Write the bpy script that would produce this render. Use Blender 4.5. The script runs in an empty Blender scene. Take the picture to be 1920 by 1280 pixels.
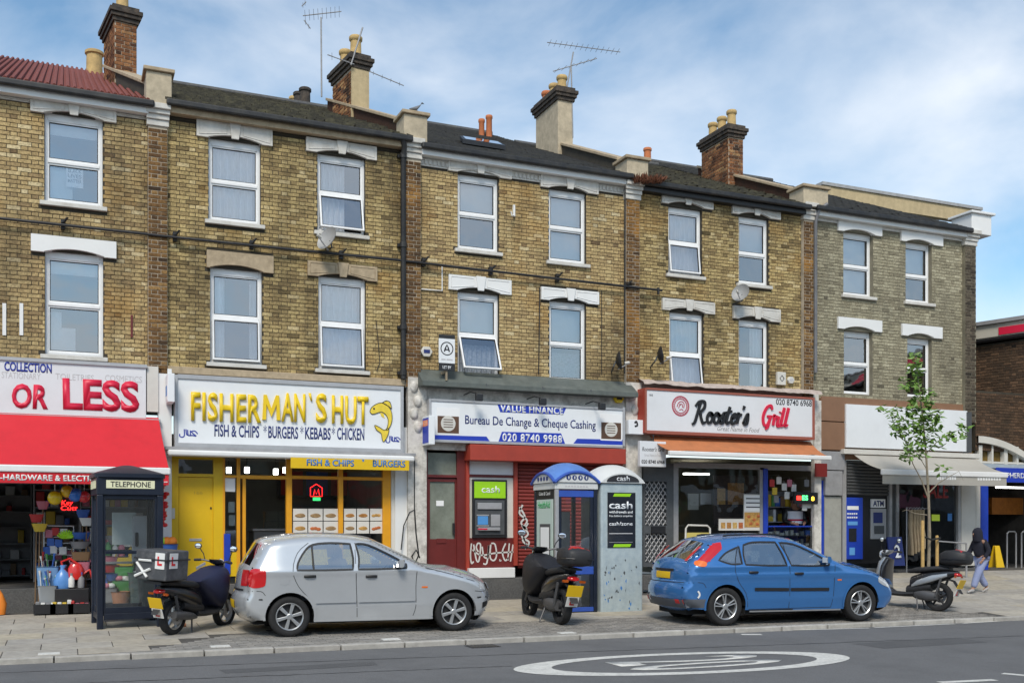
import bpy, bmesh, math, random
from math import sin, cos, tan, atan, atan2, pi, sqrt, radians
from mathutils import Vector, Matrix
random.seed(7)
scene = bpy.context.scene
COL = scene.collection

# ---------------------------------------------------------------- camera
FPX, HY = 1950.0, 985.0            # focal length and horizon row, in pixels of the 1920x1280 photograph
TH = atan(0.4295)                  # the street recedes to the right by this angle
CD, CH = 19.95, 1.66               # camera: metres in front of the house fronts (y = 0), eye height
ST, CT = sin(TH), cos(TH)
cam_d = bpy.data.cameras.new('camera'); cam = bpy.data.objects.new('camera', cam_d); COL.objects.link(cam)
cam.location = (0, -CD, CH); cam.rotation_euler = (pi/2, 0, -TH)
cam_d.sensor_width = 36; cam_d.lens = 36*FPX/1920; cam_d.shift_y = (HY-640)/1920
cam_d.clip_start = 0.1; cam_d.clip_end = 3000
scene.camera = cam

# ---------------------------------------------------------------- sky, sun, exposure
SUN_EL, SUN_AZ = radians(48), radians(-28)     # azimuth measured from the camera's back: the sun stands behind it, to the left
w = bpy.data.worlds.new('World'); scene.world = w; w.use_nodes = True
nt = w.node_tree; nt.nodes.clear()
def wn(t, **k):
    n = nt.nodes.new(t)
    for a, b in k.items(): setattr(n, a, b)
    return n
sky = wn('ShaderNodeTexSky', sky_type='NISHITA', sun_disc=False, sun_elevation=SUN_EL, sun_rotation=pi-SUN_AZ)
sky.air_density = 1.0; sky.dust_density = 0.8; sky.ozone_density = 1.2
tc = wn('ShaderNodeTexCoord')
mp = wn('ShaderNodeMapping'); mp.inputs['Scale'].default_value = (1.0, 1.0, 1.9); mp.inputs['Location'].default_value = (1.7, 2.4, 0.6)
n1 = wn('ShaderNodeTexNoise'); n1.inputs['Scale'].default_value = 3.4; n1.inputs['Detail'].default_value = 8; n1.inputs['Roughness'].default_value = 0.52; n1.inputs['Distortion'].default_value = 0.25
rp = wn('ShaderNodeValToRGB'); rp.color_ramp.elements[0].position = 0.41; rp.color_ramp.elements[1].position = 0.74; rp.color_ramp.elements[1].color = (.8, .8, .8, 1)
sp = wn('ShaderNodeSeparateXYZ')
mr = wn('ShaderNodeMapRange'); mr.inputs['From Min'].default_value = 0.0; mr.inputs['From Max'].default_value = 0.62; mr.inputs['To Min'].default_value = 0.20; mr.inputs['To Max'].default_value = -0.07
ad = wn('ShaderNodeMath', operation='ADD')
mx = wn('ShaderNodeMixRGB'); mx.inputs['Color2'].default_value = (6.3, 6.6, 7.0, 1)
bg = wn('ShaderNodeBackground'); bg.inputs['Strength'].default_value = 0.11
ou = wn('ShaderNodeOutputWorld')
L = nt.links.new
L(tc.outputs['Generated'], mp.inputs['Vector']); L(mp.outputs['Vector'], n1.inputs['Vector'])
L(tc.outputs['Generated'], sp.inputs['Vector']); L(sp.outputs['Z'], mr.inputs['Value'])
L(n1.outputs['Fac'], ad.inputs[0]); L(mr.outputs['Result'], ad.inputs[1]); L(ad.outputs['Value'], rp.inputs['Fac'])
tn = wn('ShaderNodeMixRGB', blend_type='MULTIPLY'); tn.inputs['Fac'].default_value = 1; tn.inputs['Color2'].default_value = (0.95, 1.12, 1.10, 1)
L(sky.outputs['Color'], tn.inputs['Color1']); L(rp.outputs['Color'], mx.inputs['Fac']); L(tn.outputs['Color'], mx.inputs['Color1']); L(mx.outputs['Color'], bg.inputs['Color']); L(bg.outputs['Background'], ou.inputs['Surface'])
sun_d = bpy.data.lights.new('sun', 'SUN'); sun_d.energy = 2.0; sun_d.angle = radians(18); sun_d.color = (1.0, 0.92, 0.80)
sun = bpy.data.objects.new('sun', sun_d); COL.objects.link(sun); sun.location = (-10, -30, 30)
_sd = Vector((sin(SUN_AZ)*cos(SUN_EL), -cos(SUN_AZ)*cos(SUN_EL), sin(SUN_EL)))   # towards the sun
sun.rotation_euler = _sd.to_track_quat('Z', 'Y').to_euler()
vs = scene.view_settings
vs.view_transform = 'Standard'; vs.look = 'None'; vs.gamma = 1.0; vs.exposure = 0.55
scene.cycles.max_bounces = 8; scene.cycles.transparent_max_bounces = 16

# ---------------------------------------------------------------- pixel helpers
def P(px, py, y=0.0):
    """photo pixel -> world point on the vertical plane at depth y (0 = house fronts, negative = towards the street)"""
    t = (px-960)/FPX; lam = (CD+y)/(CT-t*ST)
    return Vector((lam*(ST+t*CT), y, CH+(HY-py)/FPX*lam))
def XW(px, y=0.0): return P(px, HY, y).x
def ZW(px, py, y=0.0): return P(px, py, y).z
def kerb_y(x): return -5.58-0.034*x
def base_z(x):                       # pavement level where it meets the shops' forecourt
    k = min(1, max(0, (x-11.0)/6.0)); k = k*k*(3-2*k)
    return 0.17+0.36*k
def ground_z(x, y):
    k = min(1.0, max(0.0, (y-kerb_y(x))/(-0.6-kerb_y(x))))
    return 0.0+(base_z(x)-0.0)*(0.55*k+0.45*k*k)
def G(px, py):
    """photo pixel -> point on the pavement"""
    z = 0.05; t = (px-960)/FPX
    for _ in range(30):
        lam = FPX*(CH-z)/(py-HY); x = lam*(ST+t*CT); y = lam*(CT-t*ST)-CD
        z = z*0.5+0.5*ground_z(x, y)
    return Vector((x, y, z))
def GR(px, py, z=-0.05):
    t = (px-960)/FPX; lam = FPX*(CH-z)/(py-HY)
    return Vector((lam*(ST+t*CT), lam*(CT-t*ST)-CD, z))

# ---------------------------------------------------------------- materials
MATS = {}
def srgb(*c):
    c = [v/255 for v in c]
    return tuple(v/12.92 if v <= 0.04045 else ((v+0.055)/1.055)**2.4 for v in c)
def mat(name, col=(0.5, 0.5, 0.5), rough=0.6, metal=0.0, noise=0.0, nscale=8.0, dirt=0.0, dscale=1.5, dcol=None, bump=0.0, bscale=60.0, emit=0.0, coat=0.0, spec=0.5, streak=False):
    """principled with fine noise variation (noise) and large weathering patches (dirt)"""
    if name in MATS: return MATS[name]
    m = bpy.data.materials.new(name); m.use_nodes = True; MATS[name] = m
    t = m.node_tree; b = t.nodes['Principled BSDF']
    b.inputs['Roughness'].default_value = rough; b.inputs['Metallic'].default_value = metal
    b.inputs['Specular IOR Level'].default_value = spec; b.inputs['Coat Weight'].default_value = coat; b.inputs['Coat Roughness'].default_value = 0.06
    c4 = (*col, 1); last = None
    geo = t.nodes.new('ShaderNodeTexCoord')
    vec = geo.outputs['Object']
    if noise > 0:
        n = t.nodes.new('ShaderNodeTexNoise'); n.inputs['Scale'].default_value = nscale; n.inputs['Detail'].default_value = 6; n.inputs['Roughness'].default_value = 0.65
        t.links.new(vec, n.inputs['Vector'])
        mrn = t.nodes.new('ShaderNodeMapRange'); mrn.inputs['From Min'].default_value = 0.3; mrn.inputs['From Max'].default_value = 0.7
        mrn.inputs['To Min'].default_value = 1-noise; mrn.inputs['To Max'].default_value = 1+noise*0.6
        t.links.new(n.outputs['Fac'], mrn.inputs['Value'])
        mm = t.nodes.new('ShaderNodeVectorMath'); mm.operation = 'SCALE'; mm.inputs[0].default_value = col
        t.links.new(mrn.outputs['Result'], mm.inputs['Scale']); last = mm.outputs['Vector']
    if dirt > 0:
        n = t.nodes.new('ShaderNodeTexNoise'); n.inputs['Scale'].default_value = dscale; n.inputs['Detail'].default_value = 7; n.inputs['Roughness'].default_value = 0.7
        if streak:
            mpp = t.nodes.new('ShaderNodeMapping'); mpp.inputs['Scale'].default_value = (1, 1, 0.18); t.links.new(vec, mpp.inputs['Vector']); t.links.new(mpp.outputs['Vector'], n.inputs['Vector'])
        else: t.links.new(vec, n.inputs['Vector'])
        r = t.nodes.new('ShaderNodeMapRange'); r.inputs['From Min'].default_value = 0.45; r.inputs['From Max'].default_value = 0.72; r.inputs['To Max'].default_value = dirt
        t.links.new(n.outputs['Fac'], r.inputs['Value'])
        mi = t.nodes.new('ShaderNodeMixRGB'); mi.inputs['Color1'].default_value = c4; mi.inputs['Color2'].default_value = (*(dcol or (0.05, 0.045, 0.035)), 1)
        if last: t.links.new(last, mi.inputs['Color1'])
        t.links.new(r.outputs['Result'], mi.inputs['Fac']); last = mi.outputs['Color']
    if last: t.links.new(last, b.inputs['Base Color'])
    else: b.inputs['Base Color'].default_value = c4
    if bump > 0:
        n = t.nodes.new('ShaderNodeTexNoise'); n.inputs['Scale'].default_value = bscale; n.inputs['Detail'].default_value = 4
        t.links.new(vec, n.inputs['Vector'])
        bm_ = t.nodes.new('ShaderNodeBump'); bm_.inputs['Strength'].default_value = bump; bm_.inputs['Distance'].default_value = 0.02
        t.links.new(n.outputs['Fac'], bm_.inputs['Height']); t.links.new(bm_.outputs['Normal'], b.inputs['Normal'])
    if emit > 0:
        b.inputs['Emission Color'].default_value = c4; b.inputs['Emission Strength'].default_value = emit
    return m
def glass_mat(name, tint=(0.85, 0.9, 0.92), refl=0.2, rough=0.01, body=None, bodymix=0.0):
    if name in MATS: return MATS[name]
    m = bpy.data.materials.new(name); m.use_nodes = True; MATS[name] = m
    t = m.node_tree; t.nodes.clear(); N = t.nodes.new; K = t.links.new
    o = N('ShaderNodeOutputMaterial'); tr = N('ShaderNodeBsdfTransparent'); tr.inputs['Color'].default_value = (*tint, 1)
    gl = N('ShaderNodeBsdfGlossy'); gl.inputs['Roughness'].default_value = rough; gl.inputs['Color'].default_value = (0.95, 0.97, 1.0, 1)
    fr = N('ShaderNodeFresnel'); fr.inputs['IOR'].default_value = 1.5
    ma = N('ShaderNodeMath'); ma.operation = 'MULTIPLY_ADD'; ma.inputs[1].default_value = 1.4; ma.inputs[2].default_value = refl; ma.use_clamp = True
    mi = N('ShaderNodeMixShader'); K(fr.outputs['Fac'], ma.inputs[0]); K(ma.outputs['Value'], mi.inputs['Fac'])
    src = tr.outputs['BSDF']
    if body:
        d = N('ShaderNodeBsdfDiffuse'); d.inputs['Color'].default_value = (*body, 1); m2 = N('ShaderNodeMixShader'); m2.inputs['Fac'].default_value = bodymix
        K(tr.outputs['BSDF'], m2.inputs[1]); K(d.outputs['BSDF'], m2.inputs[2]); src = m2.outputs['Shader']
    tco = N('ShaderNodeTexCoord'); nz = N('ShaderNodeTexNoise'); nz.inputs['Scale'].default_value = 1.3; bu = N('ShaderNodeBump'); bu.inputs['Strength'].default_value = 0.16; bu.inputs['Distance'].default_value = 0.06
    K(tco.outputs['Object'], nz.inputs['Vector']); K(nz.outputs['Fac'], bu.inputs['Height']); K(bu.outputs['Normal'], gl.inputs['Normal'])
    K(src, mi.inputs[1]); K(gl.outputs['BSDF'], mi.inputs[2]); K(mi.outputs['Shader'], o.inputs['Surface'])
    return m
def brick_mat(name, stops, soot=0.5, sootcol=(0.035, 0.028, 0.02), sscale=0.9, stain=None):
    """colour of each brick from its own 'bc' value; soot and stains in patches across the wall"""
    if name in MATS: return MATS[name]
    m = bpy.data.materials.new(name); m.use_nodes = True; MATS[name] = m
    t = m.node_tree; b = t.nodes['Principled BSDF']; b.inputs['Roughness'].default_value = 0.9; b.inputs['Specular IOR Level'].default_value = 0.2
    N = t.nodes.new; K = t.links.new
    at = N('ShaderNodeAttribute'); at.attribute_name = 'bc'
    cr = N('ShaderNodeValToRGB'); e = cr.color_ramp.elements
    e[0].position = stops[0][0]; e[0].color = (*stops[0][1], 1); e[1].position = stops[-1][0]; e[1].color = (*stops[-1][1], 1)
    for p, c in stops[1:-1]: q = e.new(p); q.color = (*c, 1)
    K(at.outputs['Fac'], cr.inputs['Fac'])
    g = N('ShaderNodeNewGeometry')
    n = N('ShaderNodeTexNoise'); n.inputs['Scale'].default_value = sscale; n.inputs['Detail'].default_value = 9; n.inputs['Roughness'].default_value = 0.68
    mps = N('ShaderNodeMapping'); mps.inputs['Scale'].default_value = (1.0, 1.0, 0.45); K(g.outputs['Position'], mps.inputs['Vector']); K(mps.outputs['Vector'], n.inputs['Vector'])
    r = N('ShaderNodeMapRange'); r.inputs['From Min'].default_value = 0.46; r.inputs['From Max'].default_value = 0.68; r.inputs['To Max'].default_value = soot
    K(n.outputs['Fac'], r.inputs['Value'])
    n2 = N('ShaderNodeTexNoise'); n2.inputs['Scale'].default_value = 34; n2.inputs['Detail'].default_value = 5
    K(g.outputs['Position'], n2.inputs['Vector'])
    r2 = N('ShaderNodeMapRange'); r2.inputs['From Min'].default_value = 0.3; r2.inputs['From Max'].default_value = 0.7; r2.inputs['To Min'].default_value = 0.62; r2.inputs['To Max'].default_value = 1.22
    K(n2.outputs['Fac'], r2.inputs['Value'])
    sc = N('ShaderNodeVectorMath'); sc.operation = 'SCALE'; K(cr.outputs['Color'], sc.inputs[0]); K(r2.outputs['Result'], sc.inputs['Scale'])
    mi = N('ShaderNodeMixRGB'); mi.inputs['Color2'].default_value = (*sootcol, 1); K(sc.outputs['Vector'], mi.inputs['Color1']); K(r.outputs['Result'], mi.inputs['Fac'])
    last = mi.outputs['Color']
    if stain:
        n3 = N('ShaderNodeTexNoise'); n3.inputs['Scale'].default_value = 0.8; n3.inputs['Detail'].default_value = 4
        mpp = N('ShaderNodeMapping'); mpp.inputs['Location'].default_value = (5.3, 2.2, 9.1); K(g.outputs['Position'], mpp.inputs['Vector']); K(mpp.outputs['Vector'], n3.inputs['Vector'])
        r3 = N('ShaderNodeMapRange'); r3.inputs['From Min'].default_value = 0.56; r3.inputs['From Max'].default_value = 0.70; r3.inputs['To Max'].default_value = stain[1]
        K(n3.outputs['Fac'], r3.inputs['Value'])
        m3 = N('ShaderNodeMixRGB'); m3.inputs['Color2'].default_value = (*stain[0], 1); K(last, m3.inputs['Color1']); K(r3.outputs['Result'], m3.inputs['Fac']); last = m3.outputs['Color']
    K(last, b.inputs['Base Color'])
    bu = N('ShaderNodeBump'); bu.inputs['Strength'].default_value = 0.5; bu.inputs['Distance'].default_value = 0.01
    K(n2.outputs['Fac'], bu.inputs['Height']); K(bu.outputs['Normal'], b.inputs['Normal'])
    return m

# ---------------------------------------------------------------- objects
def tag(o, label, cat, group=None, kind=None):
    if label: o['label'] = label
    if cat: o['category'] = cat
    if group: o['group'] = group
    if kind: o['kind'] = kind
    return o
def thing(name, label, cat, loc, group=None, local=False, rz=0.0):
    """an Empty at a thing's base; its parts are built in world coordinates unless local"""
    o = bpy.data.objects.new(name, None); COL.objects.link(o); o.empty_display_size = 0.2
    o.location = loc; o.rotation_euler = (0, 0, rz); o['_l'] = 1 if local else 0
    return tag(o, label, cat, group)
def adopt(o, parent):
    if parent is None: return o
    o.parent = parent
    if parent.type == 'EMPTY' and not parent.get('_l'):
        o.matrix_parent_inverse = Matrix.Translation(-Vector(parent.location))
    return o
class MB:
    def __init__(s): s.v = []; s.f = []; s.a = []; s.mi = []; s.cur = 0.5; s.cm = 0
    def add(s, vs_, fs):
        n = len(s.v); s.v.extend([tuple(p) for p in vs_])
        for f in fs: s.f.append(tuple(i+n for i in f)); s.a.append(s.cur); s.mi.append(s.cm)
        return s
    def box(s, x0, x1, y0, y1, z0, z1, M=None):
        if x1 < x0: x0, x1 = x1, x0
        if y1 < y0: y0, y1 = y1, y0
        if z1 < z0: z0, z1 = z1, z0
        p = [Vector(q) for q in ((x0, y0, z0), (x1, y0, z0), (x1, y1, z0), (x0, y1, z0), (x0, y0, z1), (x1, y0, z1), (x1, y1, z1), (x0, y1, z1))]
        if M: p = [M @ q for q in p]
        return s.add(p, ((0, 3, 2, 1), (4, 5, 6, 7), (0, 1, 5, 4), (1, 2, 6, 5), (2, 3, 7, 6), (3, 0, 4, 7)))
    def quad(s, a, b, c, d): return s.add((a, b, c, d), ((0, 1, 2, 3),))
    def poly(s, pts): return s.add(pts, (tuple(range(len(pts))),))
    def prism(s, pts, ax, d0, d1, M=None):
        """2-D outline extruded along axis ax ('y': pts are (x,z); 'x': (y,z); 'z': (x,y)), outline may be concave"""
        from mathutils.geometry import tessellate_polygon
        n = len(pts)
        def mk(p, d):
            q = Vector((p[0], d, p[1])) if ax == 'y' else Vector((d, p[0], p[1])) if ax == 'x' else Vector((p[0], p[1], d))
            return M @ q if M else q
        A = [mk(p, d0) for p in pts]; B = [mk(p, d1) for p in pts]
        tris = tessellate_polygon([[Vector((p[0], p[1], 0)) for p in pts]])
        area = sum(pts[i][0]*pts[(i+1) % n][1]-pts[(i+1) % n][0]*pts[i][1] for i in range(n))
        fs = []
        for t in tris:
            fs.append(t); fs.append(tuple(n+i for i in reversed(t)))
        for i in range(n): j = (i+1) % n; fs.append((i, j, n+j, n+i))
        return s.add(A+B, fs)
    def tube(s, pts, r, n=8, caps=True):
        pts = [Vector(p) for p in pts]; rs = r if isinstance(r, (list, tuple)) else [r]*len(pts)
        V = []; prev = None
        for i, p in enumerate(pts):
            d = (pts[min(i+1, len(pts)-1)]-pts[max(i-1, 0)]).normalized()
            if prev is None: u = d.orthogonal().normalized()
            else:
                u = prev-d*prev.dot(d)
                u = u.normalized() if u.length > 1e-6 else d.orthogonal().normalized()
            prev = u; vv = d.cross(u)
            for k in range(n):
                a = 2*pi*k/n; V.append(p+(u*cos(a)+vv*sin(a))*rs[i])
        F = []
        for i in range(len(pts)-1):
            for k in range(n):
                k2 = (k+1) % n; F.append((i*n+k, i*n+k2, (i+1)*n+k2, (i+1)*n+k))
        if caps: F.append(tuple(range(n-1, -1, -1))); F.append(tuple((len(pts)-1)*n+k for k in range(n)))
        return s.add(V, F)
    def cyl(s, p0, p1, r, n=16, r1=None): return s.tube([p0, p1], [r, r if r1 is None else r1], n)
    def lathe(s, prof, c, ax=(0, 0, 1), n=24):
        """prof: (radius, height) pairs along axis ax from c"""
        ax = Vector(ax).normalized(); u = ax.orthogonal().normalized(); v = ax.cross(u); c = Vector(c); V = []; F = []
        for r, h in prof:
            for k in range(n): a = 2*pi*k/n; V.append(c+ax*h+(u*cos(a)+v*sin(a))*r)
        for i in range(len(prof)-1):
            for k in range(n): k2 = (k+1) % n; F.append((i*n+k, i*n+k2, (i+1)*n+k2, (i+1)*n+k))
        return s.add(V, F)
    def loft(s, secs, n=16, e=2.6, caps=True):
        """secs: (centre, half-width vector, half-height vector); superellipse sections"""
        V = []; F = []
        for c, a, b in secs:
            c, a, b = Vector(c), Vector(a), Vector(b)
            for k in range(n):
                q = 2*pi*k/n; cq, sq = cos(q), sin(q)
                V.append(c+a*(abs(cq)**(2/e)*(1 if cq >= 0 else -1))+b*(abs(sq)**(2/e)*(1 if sq >= 0 else -1)))
        m = len(secs)
        for i in range(m-1):
            for k in range(n): k2 = (k+1) % n; F.append((i*n+k, i*n+k2, (i+1)*n+k2, (i+1)*n+k))
        if caps: F.append(tuple(range(n-1, -1, -1))); F.append(tuple((m-1)*n+k for k in range(n)))
        return s.add(V, F)
    def sphere(s, c, r, nu=16, nv=10, sc=(1, 1, 1)):
        c = Vector(c); V = []; F = []
        for i in range(nv+1):
            a = pi*i/nv
            for k in range(nu): b = 2*pi*k/nu; V.append(c+Vector((r*sc[0]*sin(a)*cos(b), r*sc[1]*sin(a)*sin(b), r*sc[2]*cos(a))))
        for i in range(nv):
            for k in range(nu): k2 = (k+1) % nu; F.append((i*nu+k, (i+1)*nu+k, (i+1)*nu+k2, i*nu+k2))
        return s.add(V, F)
    def mesh(s, name, mats, attr=False):
        me = bpy.data.meshes.new(name); me.from_pydata(s.v, [], s.f)
        for m in (mats if isinstance(mats, (list, tuple)) else [mats]): me.materials.append(m)
        if any(s.mi): me.polygons.foreach_set('material_index', s.mi)
        if attr:
            at = me.attributes.new('bc', 'FLOAT', 'FACE'); at.data.foreach_set('value', s.a)
        me.update(); return me
    def build(s, name, mats, parent=None, smooth=False, attr=False, bevel=0, fix=True, merge=0):
        me = s.mesh(name, mats, attr)
        if fix or merge:
            b = bmesh.new(); b.from_mesh(me)
            if merge: bmesh.ops.remove_doubles(b, verts=b.verts, dist=merge)
            if fix: bmesh.ops.recalc_face_normals(b, faces=b.faces)
            b.to_mesh(me); b.free()
        if smooth:
            me.polygons.foreach_set('use_smooth', [True]*len(me.polygons))
            try: me.set_sharp_from_angle(angle=radians(smooth if smooth is not True else 42))
            except Exception: pass
        o = bpy.data.objects.new(name, me); COL.objects.link(o); adopt(o, parent)
        if bevel:
            md = o.modifiers.new('bevel', 'BEVEL'); md.width = bevel; md.segments = 2; md.limit_method = 'ANGLE'
        return o
def inst(me, name, loc, parent, rot=None):
    o = bpy.data.objects.new(name, me); COL.objects.link(o); o.location = loc
    if rot: o.rotation_euler = rot
    adopt(o, parent); return o
def text(s, mat_, parent, x, z, y, h, w_=None, bold=0.0, shear=0.0, ext=0.004, name='lettering', align='LEFT', M=None, spacing=1.0, size_is_cap=True):
    """lettering standing in a plane facing the street: cap height h, squeezed to width w_"""
    c = bpy.data.curves.new('t', 'FONT'); c.body = s; c.size = 1; c.offset = bold; c.shear = shear; c.extrude = 0; c.resolution_u = 3; c.space_character = spacing
    o = bpy.data.objects.new('t', c); COL.objects.link(o)
    dg = bpy.context.evaluated_depsgraph_get(); dg.update()
    me = bpy.data.meshes.new_from_object(o.evaluated_get(dg)); bpy.data.objects.remove(o); bpy.data.curves.remove(c)
    xs = [v.co.x for v in me.vertices]; ys = [v.co.y for v in me.vertices]
    if not xs: return None
    x0, x1 = min(xs), max(xs); capy = 0.645
    k = h/capy; kx = (w_/(x1-x0)) if w_ else k
    ox = 0 if align == 'LEFT' else -(x1-x0)*kx/2
    b = bmesh.new(); b.from_mesh(me)
    for v in b.verts: v.co = Vector(((v.co.x-x0)*kx+ox, 0.0, v.co.y*k))
    bmesh.ops.remove_doubles(b, verts=b.verts, dist=1e-5)
    r = bmesh.ops.extrude_face_region(b, geom=b.faces[:])
    for e in r['geom']:
        if isinstance(e, bmesh.types.BMVert): e.co.y -= ext
    bmesh.ops.recalc_face_normals(b, faces=b.faces)
    T = M if M else Matrix.Translation((x, y, z))
    b.transform(T); b.to_mesh(me); b.free(); me.materials.clear(); me.materials.append(mat_)
    o = bpy.data.objects.new(name, me); me.name = name; COL.objects.link(o); return adopt(o, parent)
# ================================================================ HOUSES
YB = [(0.0, (0.15, 0.10, 0.055)), (0.2, (0.28, 0.195, 0.10)), (0.5, (0.43, 0.31, 0.15)), (0.8, (0.54, 0.405, 0.20)), (1.0, (0.62, 0.51, 0.31))]
M_brick = brick_mat('yellow_stock_brick', YB, soot=0.72, sscale=0.75, stain=((0.42, 0.22, 0.05), 0.35))
M_brick2 = brick_mat('sooty_stock_brick', [(0.0, (0.085, 0.065, 0.03)), (0.35, (0.30, 0.215, 0.10)), (0.75, (0.49, 0.37, 0.17)), (1.0, (0.60, 0.48, 0.27))], soot=0.7, sscale=0.95, stain=((0.42, 0.22, 0.05), 0.3))
M_brick5 = brick_mat('grey_stock_brick', [(0.0, (0.12, 0.105, 0.075)), (0.35, (0.27, 0.24, 0.165)), (0.75, (0.37, 0.335, 0.235)), (1.0, (0.46, 0.42, 0.30))], soot=0.5, sscale=1.0, sootcol=(0.08, 0.07, 0.055))
M_pier = brick_mat('dark_pier_brick', [(0.0, (0.045, 0.03, 0.02)), (0.4, (0.12, 0.065, 0.03)), (0.75, (0.22, 0.12, 0.045)), (1.0, (0.33, 0.20, 0.08))], soot=0.6, sscale=1.3, stain=((0.42, 0.20, 0.04), 0.55))
M_pier5 = brick_mat('black_pier_brick', [(0.0, (0.03, 0.025, 0.022)), (0.5, (0.075, 0.06, 0.045)), (1.0, (0.16, 0.13, 0.095))], soot=0.3)
M_red = brick_mat('red_chimney_brick', [(0.0, (0.06, 0.03, 0.02)), (0.4, (0.20, 0.085, 0.04)), (0.8, (0.33, 0.15, 0.065)), (1.0, (0.45, 0.26, 0.12))], soot=0.7, sscale=2.2)
M_mortar = mat('sooty_mortar', (0.05, 0.042, 0.03), 0.95, noise=0.3, nscale=5)
M_mortar_l = mat('pale_mortar', (0.20, 0.18, 0.13), 0.95, noise=0.3, nscale=5)
M_mortar_w = mat('white_pointing', (0.42, 0.36, 0.28), 0.95, noise=0.35, nscale=5)
M_stone = mat('painted_stone', (0.60, 0.58, 0.54), 0.75, noise=0.12, nscale=6, dirt=0.35, dscale=4, dcol=(0.24, 0.20, 0.14))
M_stone_b = mat('sandstone', (0.42, 0.33, 0.22), 0.85, noise=0.2, nscale=9, dirt=0.45, dscale=5, dcol=(0.16, 0.12, 0.07))
M_white = mat('white_paint', (0.76, 0.76, 0.75), 0.55, noise=0.05, nscale=5, dirt=0.18, dscale=2.5, dcol=(0.35, 0.33, 0.29))
M_upvc = mat('white_upvc', (0.80, 0.80, 0.80), 0.35, noise=0.04, nscale=4, dirt=0.12, dscale=6, dcol=(0.4, 0.39, 0.36))
M_black = mat('black_paint', (0.012, 0.012, 0.014), 0.45, noise=0.3, nscale=10)
M_gutter = mat('gutter_black', (0.014, 0.014, 0.016), 0.5, noise=0.4, nscale=6, dirt=0.3, dscale=4, dcol=(0.10, 0.09, 0.07))
M_rubber = mat('black_rubber', (0.015, 0.015, 0.016), 0.75)
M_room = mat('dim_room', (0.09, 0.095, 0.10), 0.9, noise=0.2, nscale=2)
M_curtain = mat('white_curtain', (0.84, 0.85, 0.86), 0.9, noise=0.06, nscale=5)
M_blind = mat('pale_blind', (0.74, 0.78, 0.78), 0.9, noise=0.05, nscale=3)
M_lace = mat('grey_lace', (0.33, 0.36, 0.40), 0.9, noise=0.5, nscale=22)
M_glass = glass_mat('window_glass', tint=(.96, .97, .98), refl=0.27)
M_slate = mat('slate', (0.075, 0.075, 0.078), 0.75, noise=0.35, nscale=14, dirt=0.4, dscale=3, dcol=(0.16, 0.15, 0.11))
M_moss = mat('mossy_slate', (0.085, 0.078, 0.062), 0.9, noise=0.5, nscale=12, dirt=0.75, dscale=5, dcol=(0.22, 0.20, 0.12))
M_rust = mat('rust_red_sheet', (0.22, 0.055, 0.035), 0.7, noise=0.35, nscale=7, dirt=0.4, dscale=3, dcol=(0.09, 0.03, 0.02))
M_lead = mat('lead_flashing', (0.36, 0.36, 0.36), 0.6, noise=0.25, nscale=6)
M_render = mat('cream_render', (0.52, 0.41, 0.24), 0.9, noise=0.15, nscale=7, dirt=0.35, dscale=2.2, dcol=(0.22, 0.17, 0.10), streak=True)
M_render2 = mat('grey_render', (0.50, 0.42, 0.30), 0.9, noise=0.2, nscale=7, dirt=0.45, dscale=2.5, dcol=(0.15, 0.13, 0.10))
M_pot = mat('buff_clay_pot', (0.52, 0.36, 0.15), 0.85, noise=0.2, nscale=8, dirt=0.4, dscale=5, dcol=(0.12, 0.09, 0.06))
M_potr = mat('terracotta_pot', (0.50, 0.16, 0.06), 0.8, noise=0.15, nscale=8)
M_wood = mat('weathered_wood', (0.36, 0.29, 0.20), 0.8, noise=0.25, nscale=9, dirt=0.4, dscale=3, dcol=(0.10, 0.08, 0.05))

BRICKS = {}
def brick_mesh(mat_, L_, key, yd):
    """eight shared variants of one chamfered brick, each with its own colour value"""
    k = (mat_.name, key)
    if k not in BRICKS:
        out = []
        for i in range(10):
            mb = MB(); rnd = random.Random(hash(key) % 1000+i*17); mb.cur = (i+0.5)/10
            add_brick(mb, -L_/2, L_/2, -0.0325, 0.0325, 0.0, yd, rnd)
            out.append(mb.mesh('brick', mat_, attr=True))
        BRICKS[k] = out
    return BRICKS[k]
def add_brick(mb, x0, x1, z0, z1, y, yd, rnd):
    j = lambda a: rnd.uniform(-a, a)
    c = min(0.006, (x1-x0)*0.2); f = y-yd+j(0.003)
    a = [(x0+j(.002), z0+j(.002)), (x1+j(.002), z0+j(.002)), (x1+j(.002), z1+j(.002)), (x0+j(.002), z1+j(.002))]
    ins = [(c, c), (-c, c), (-c, -c), (c, -c)]
    V = [(p[0], y+0.002, p[1]) for p in a]+[(p[0], f+0.004, p[1]) for p in a]+[(p[0]+q[0], f+j(.0015), p[1]+q[1]) for p, q in zip(a, ins)]
    F = [(8, 9, 10, 11)]
    for i in range(4):
        k = (i+1) % 4; F.append((i, k, 4+k, 4+i)); F.append((4+i, 4+k, 8+k, 8+i))
    mb.add(V, F)
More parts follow.
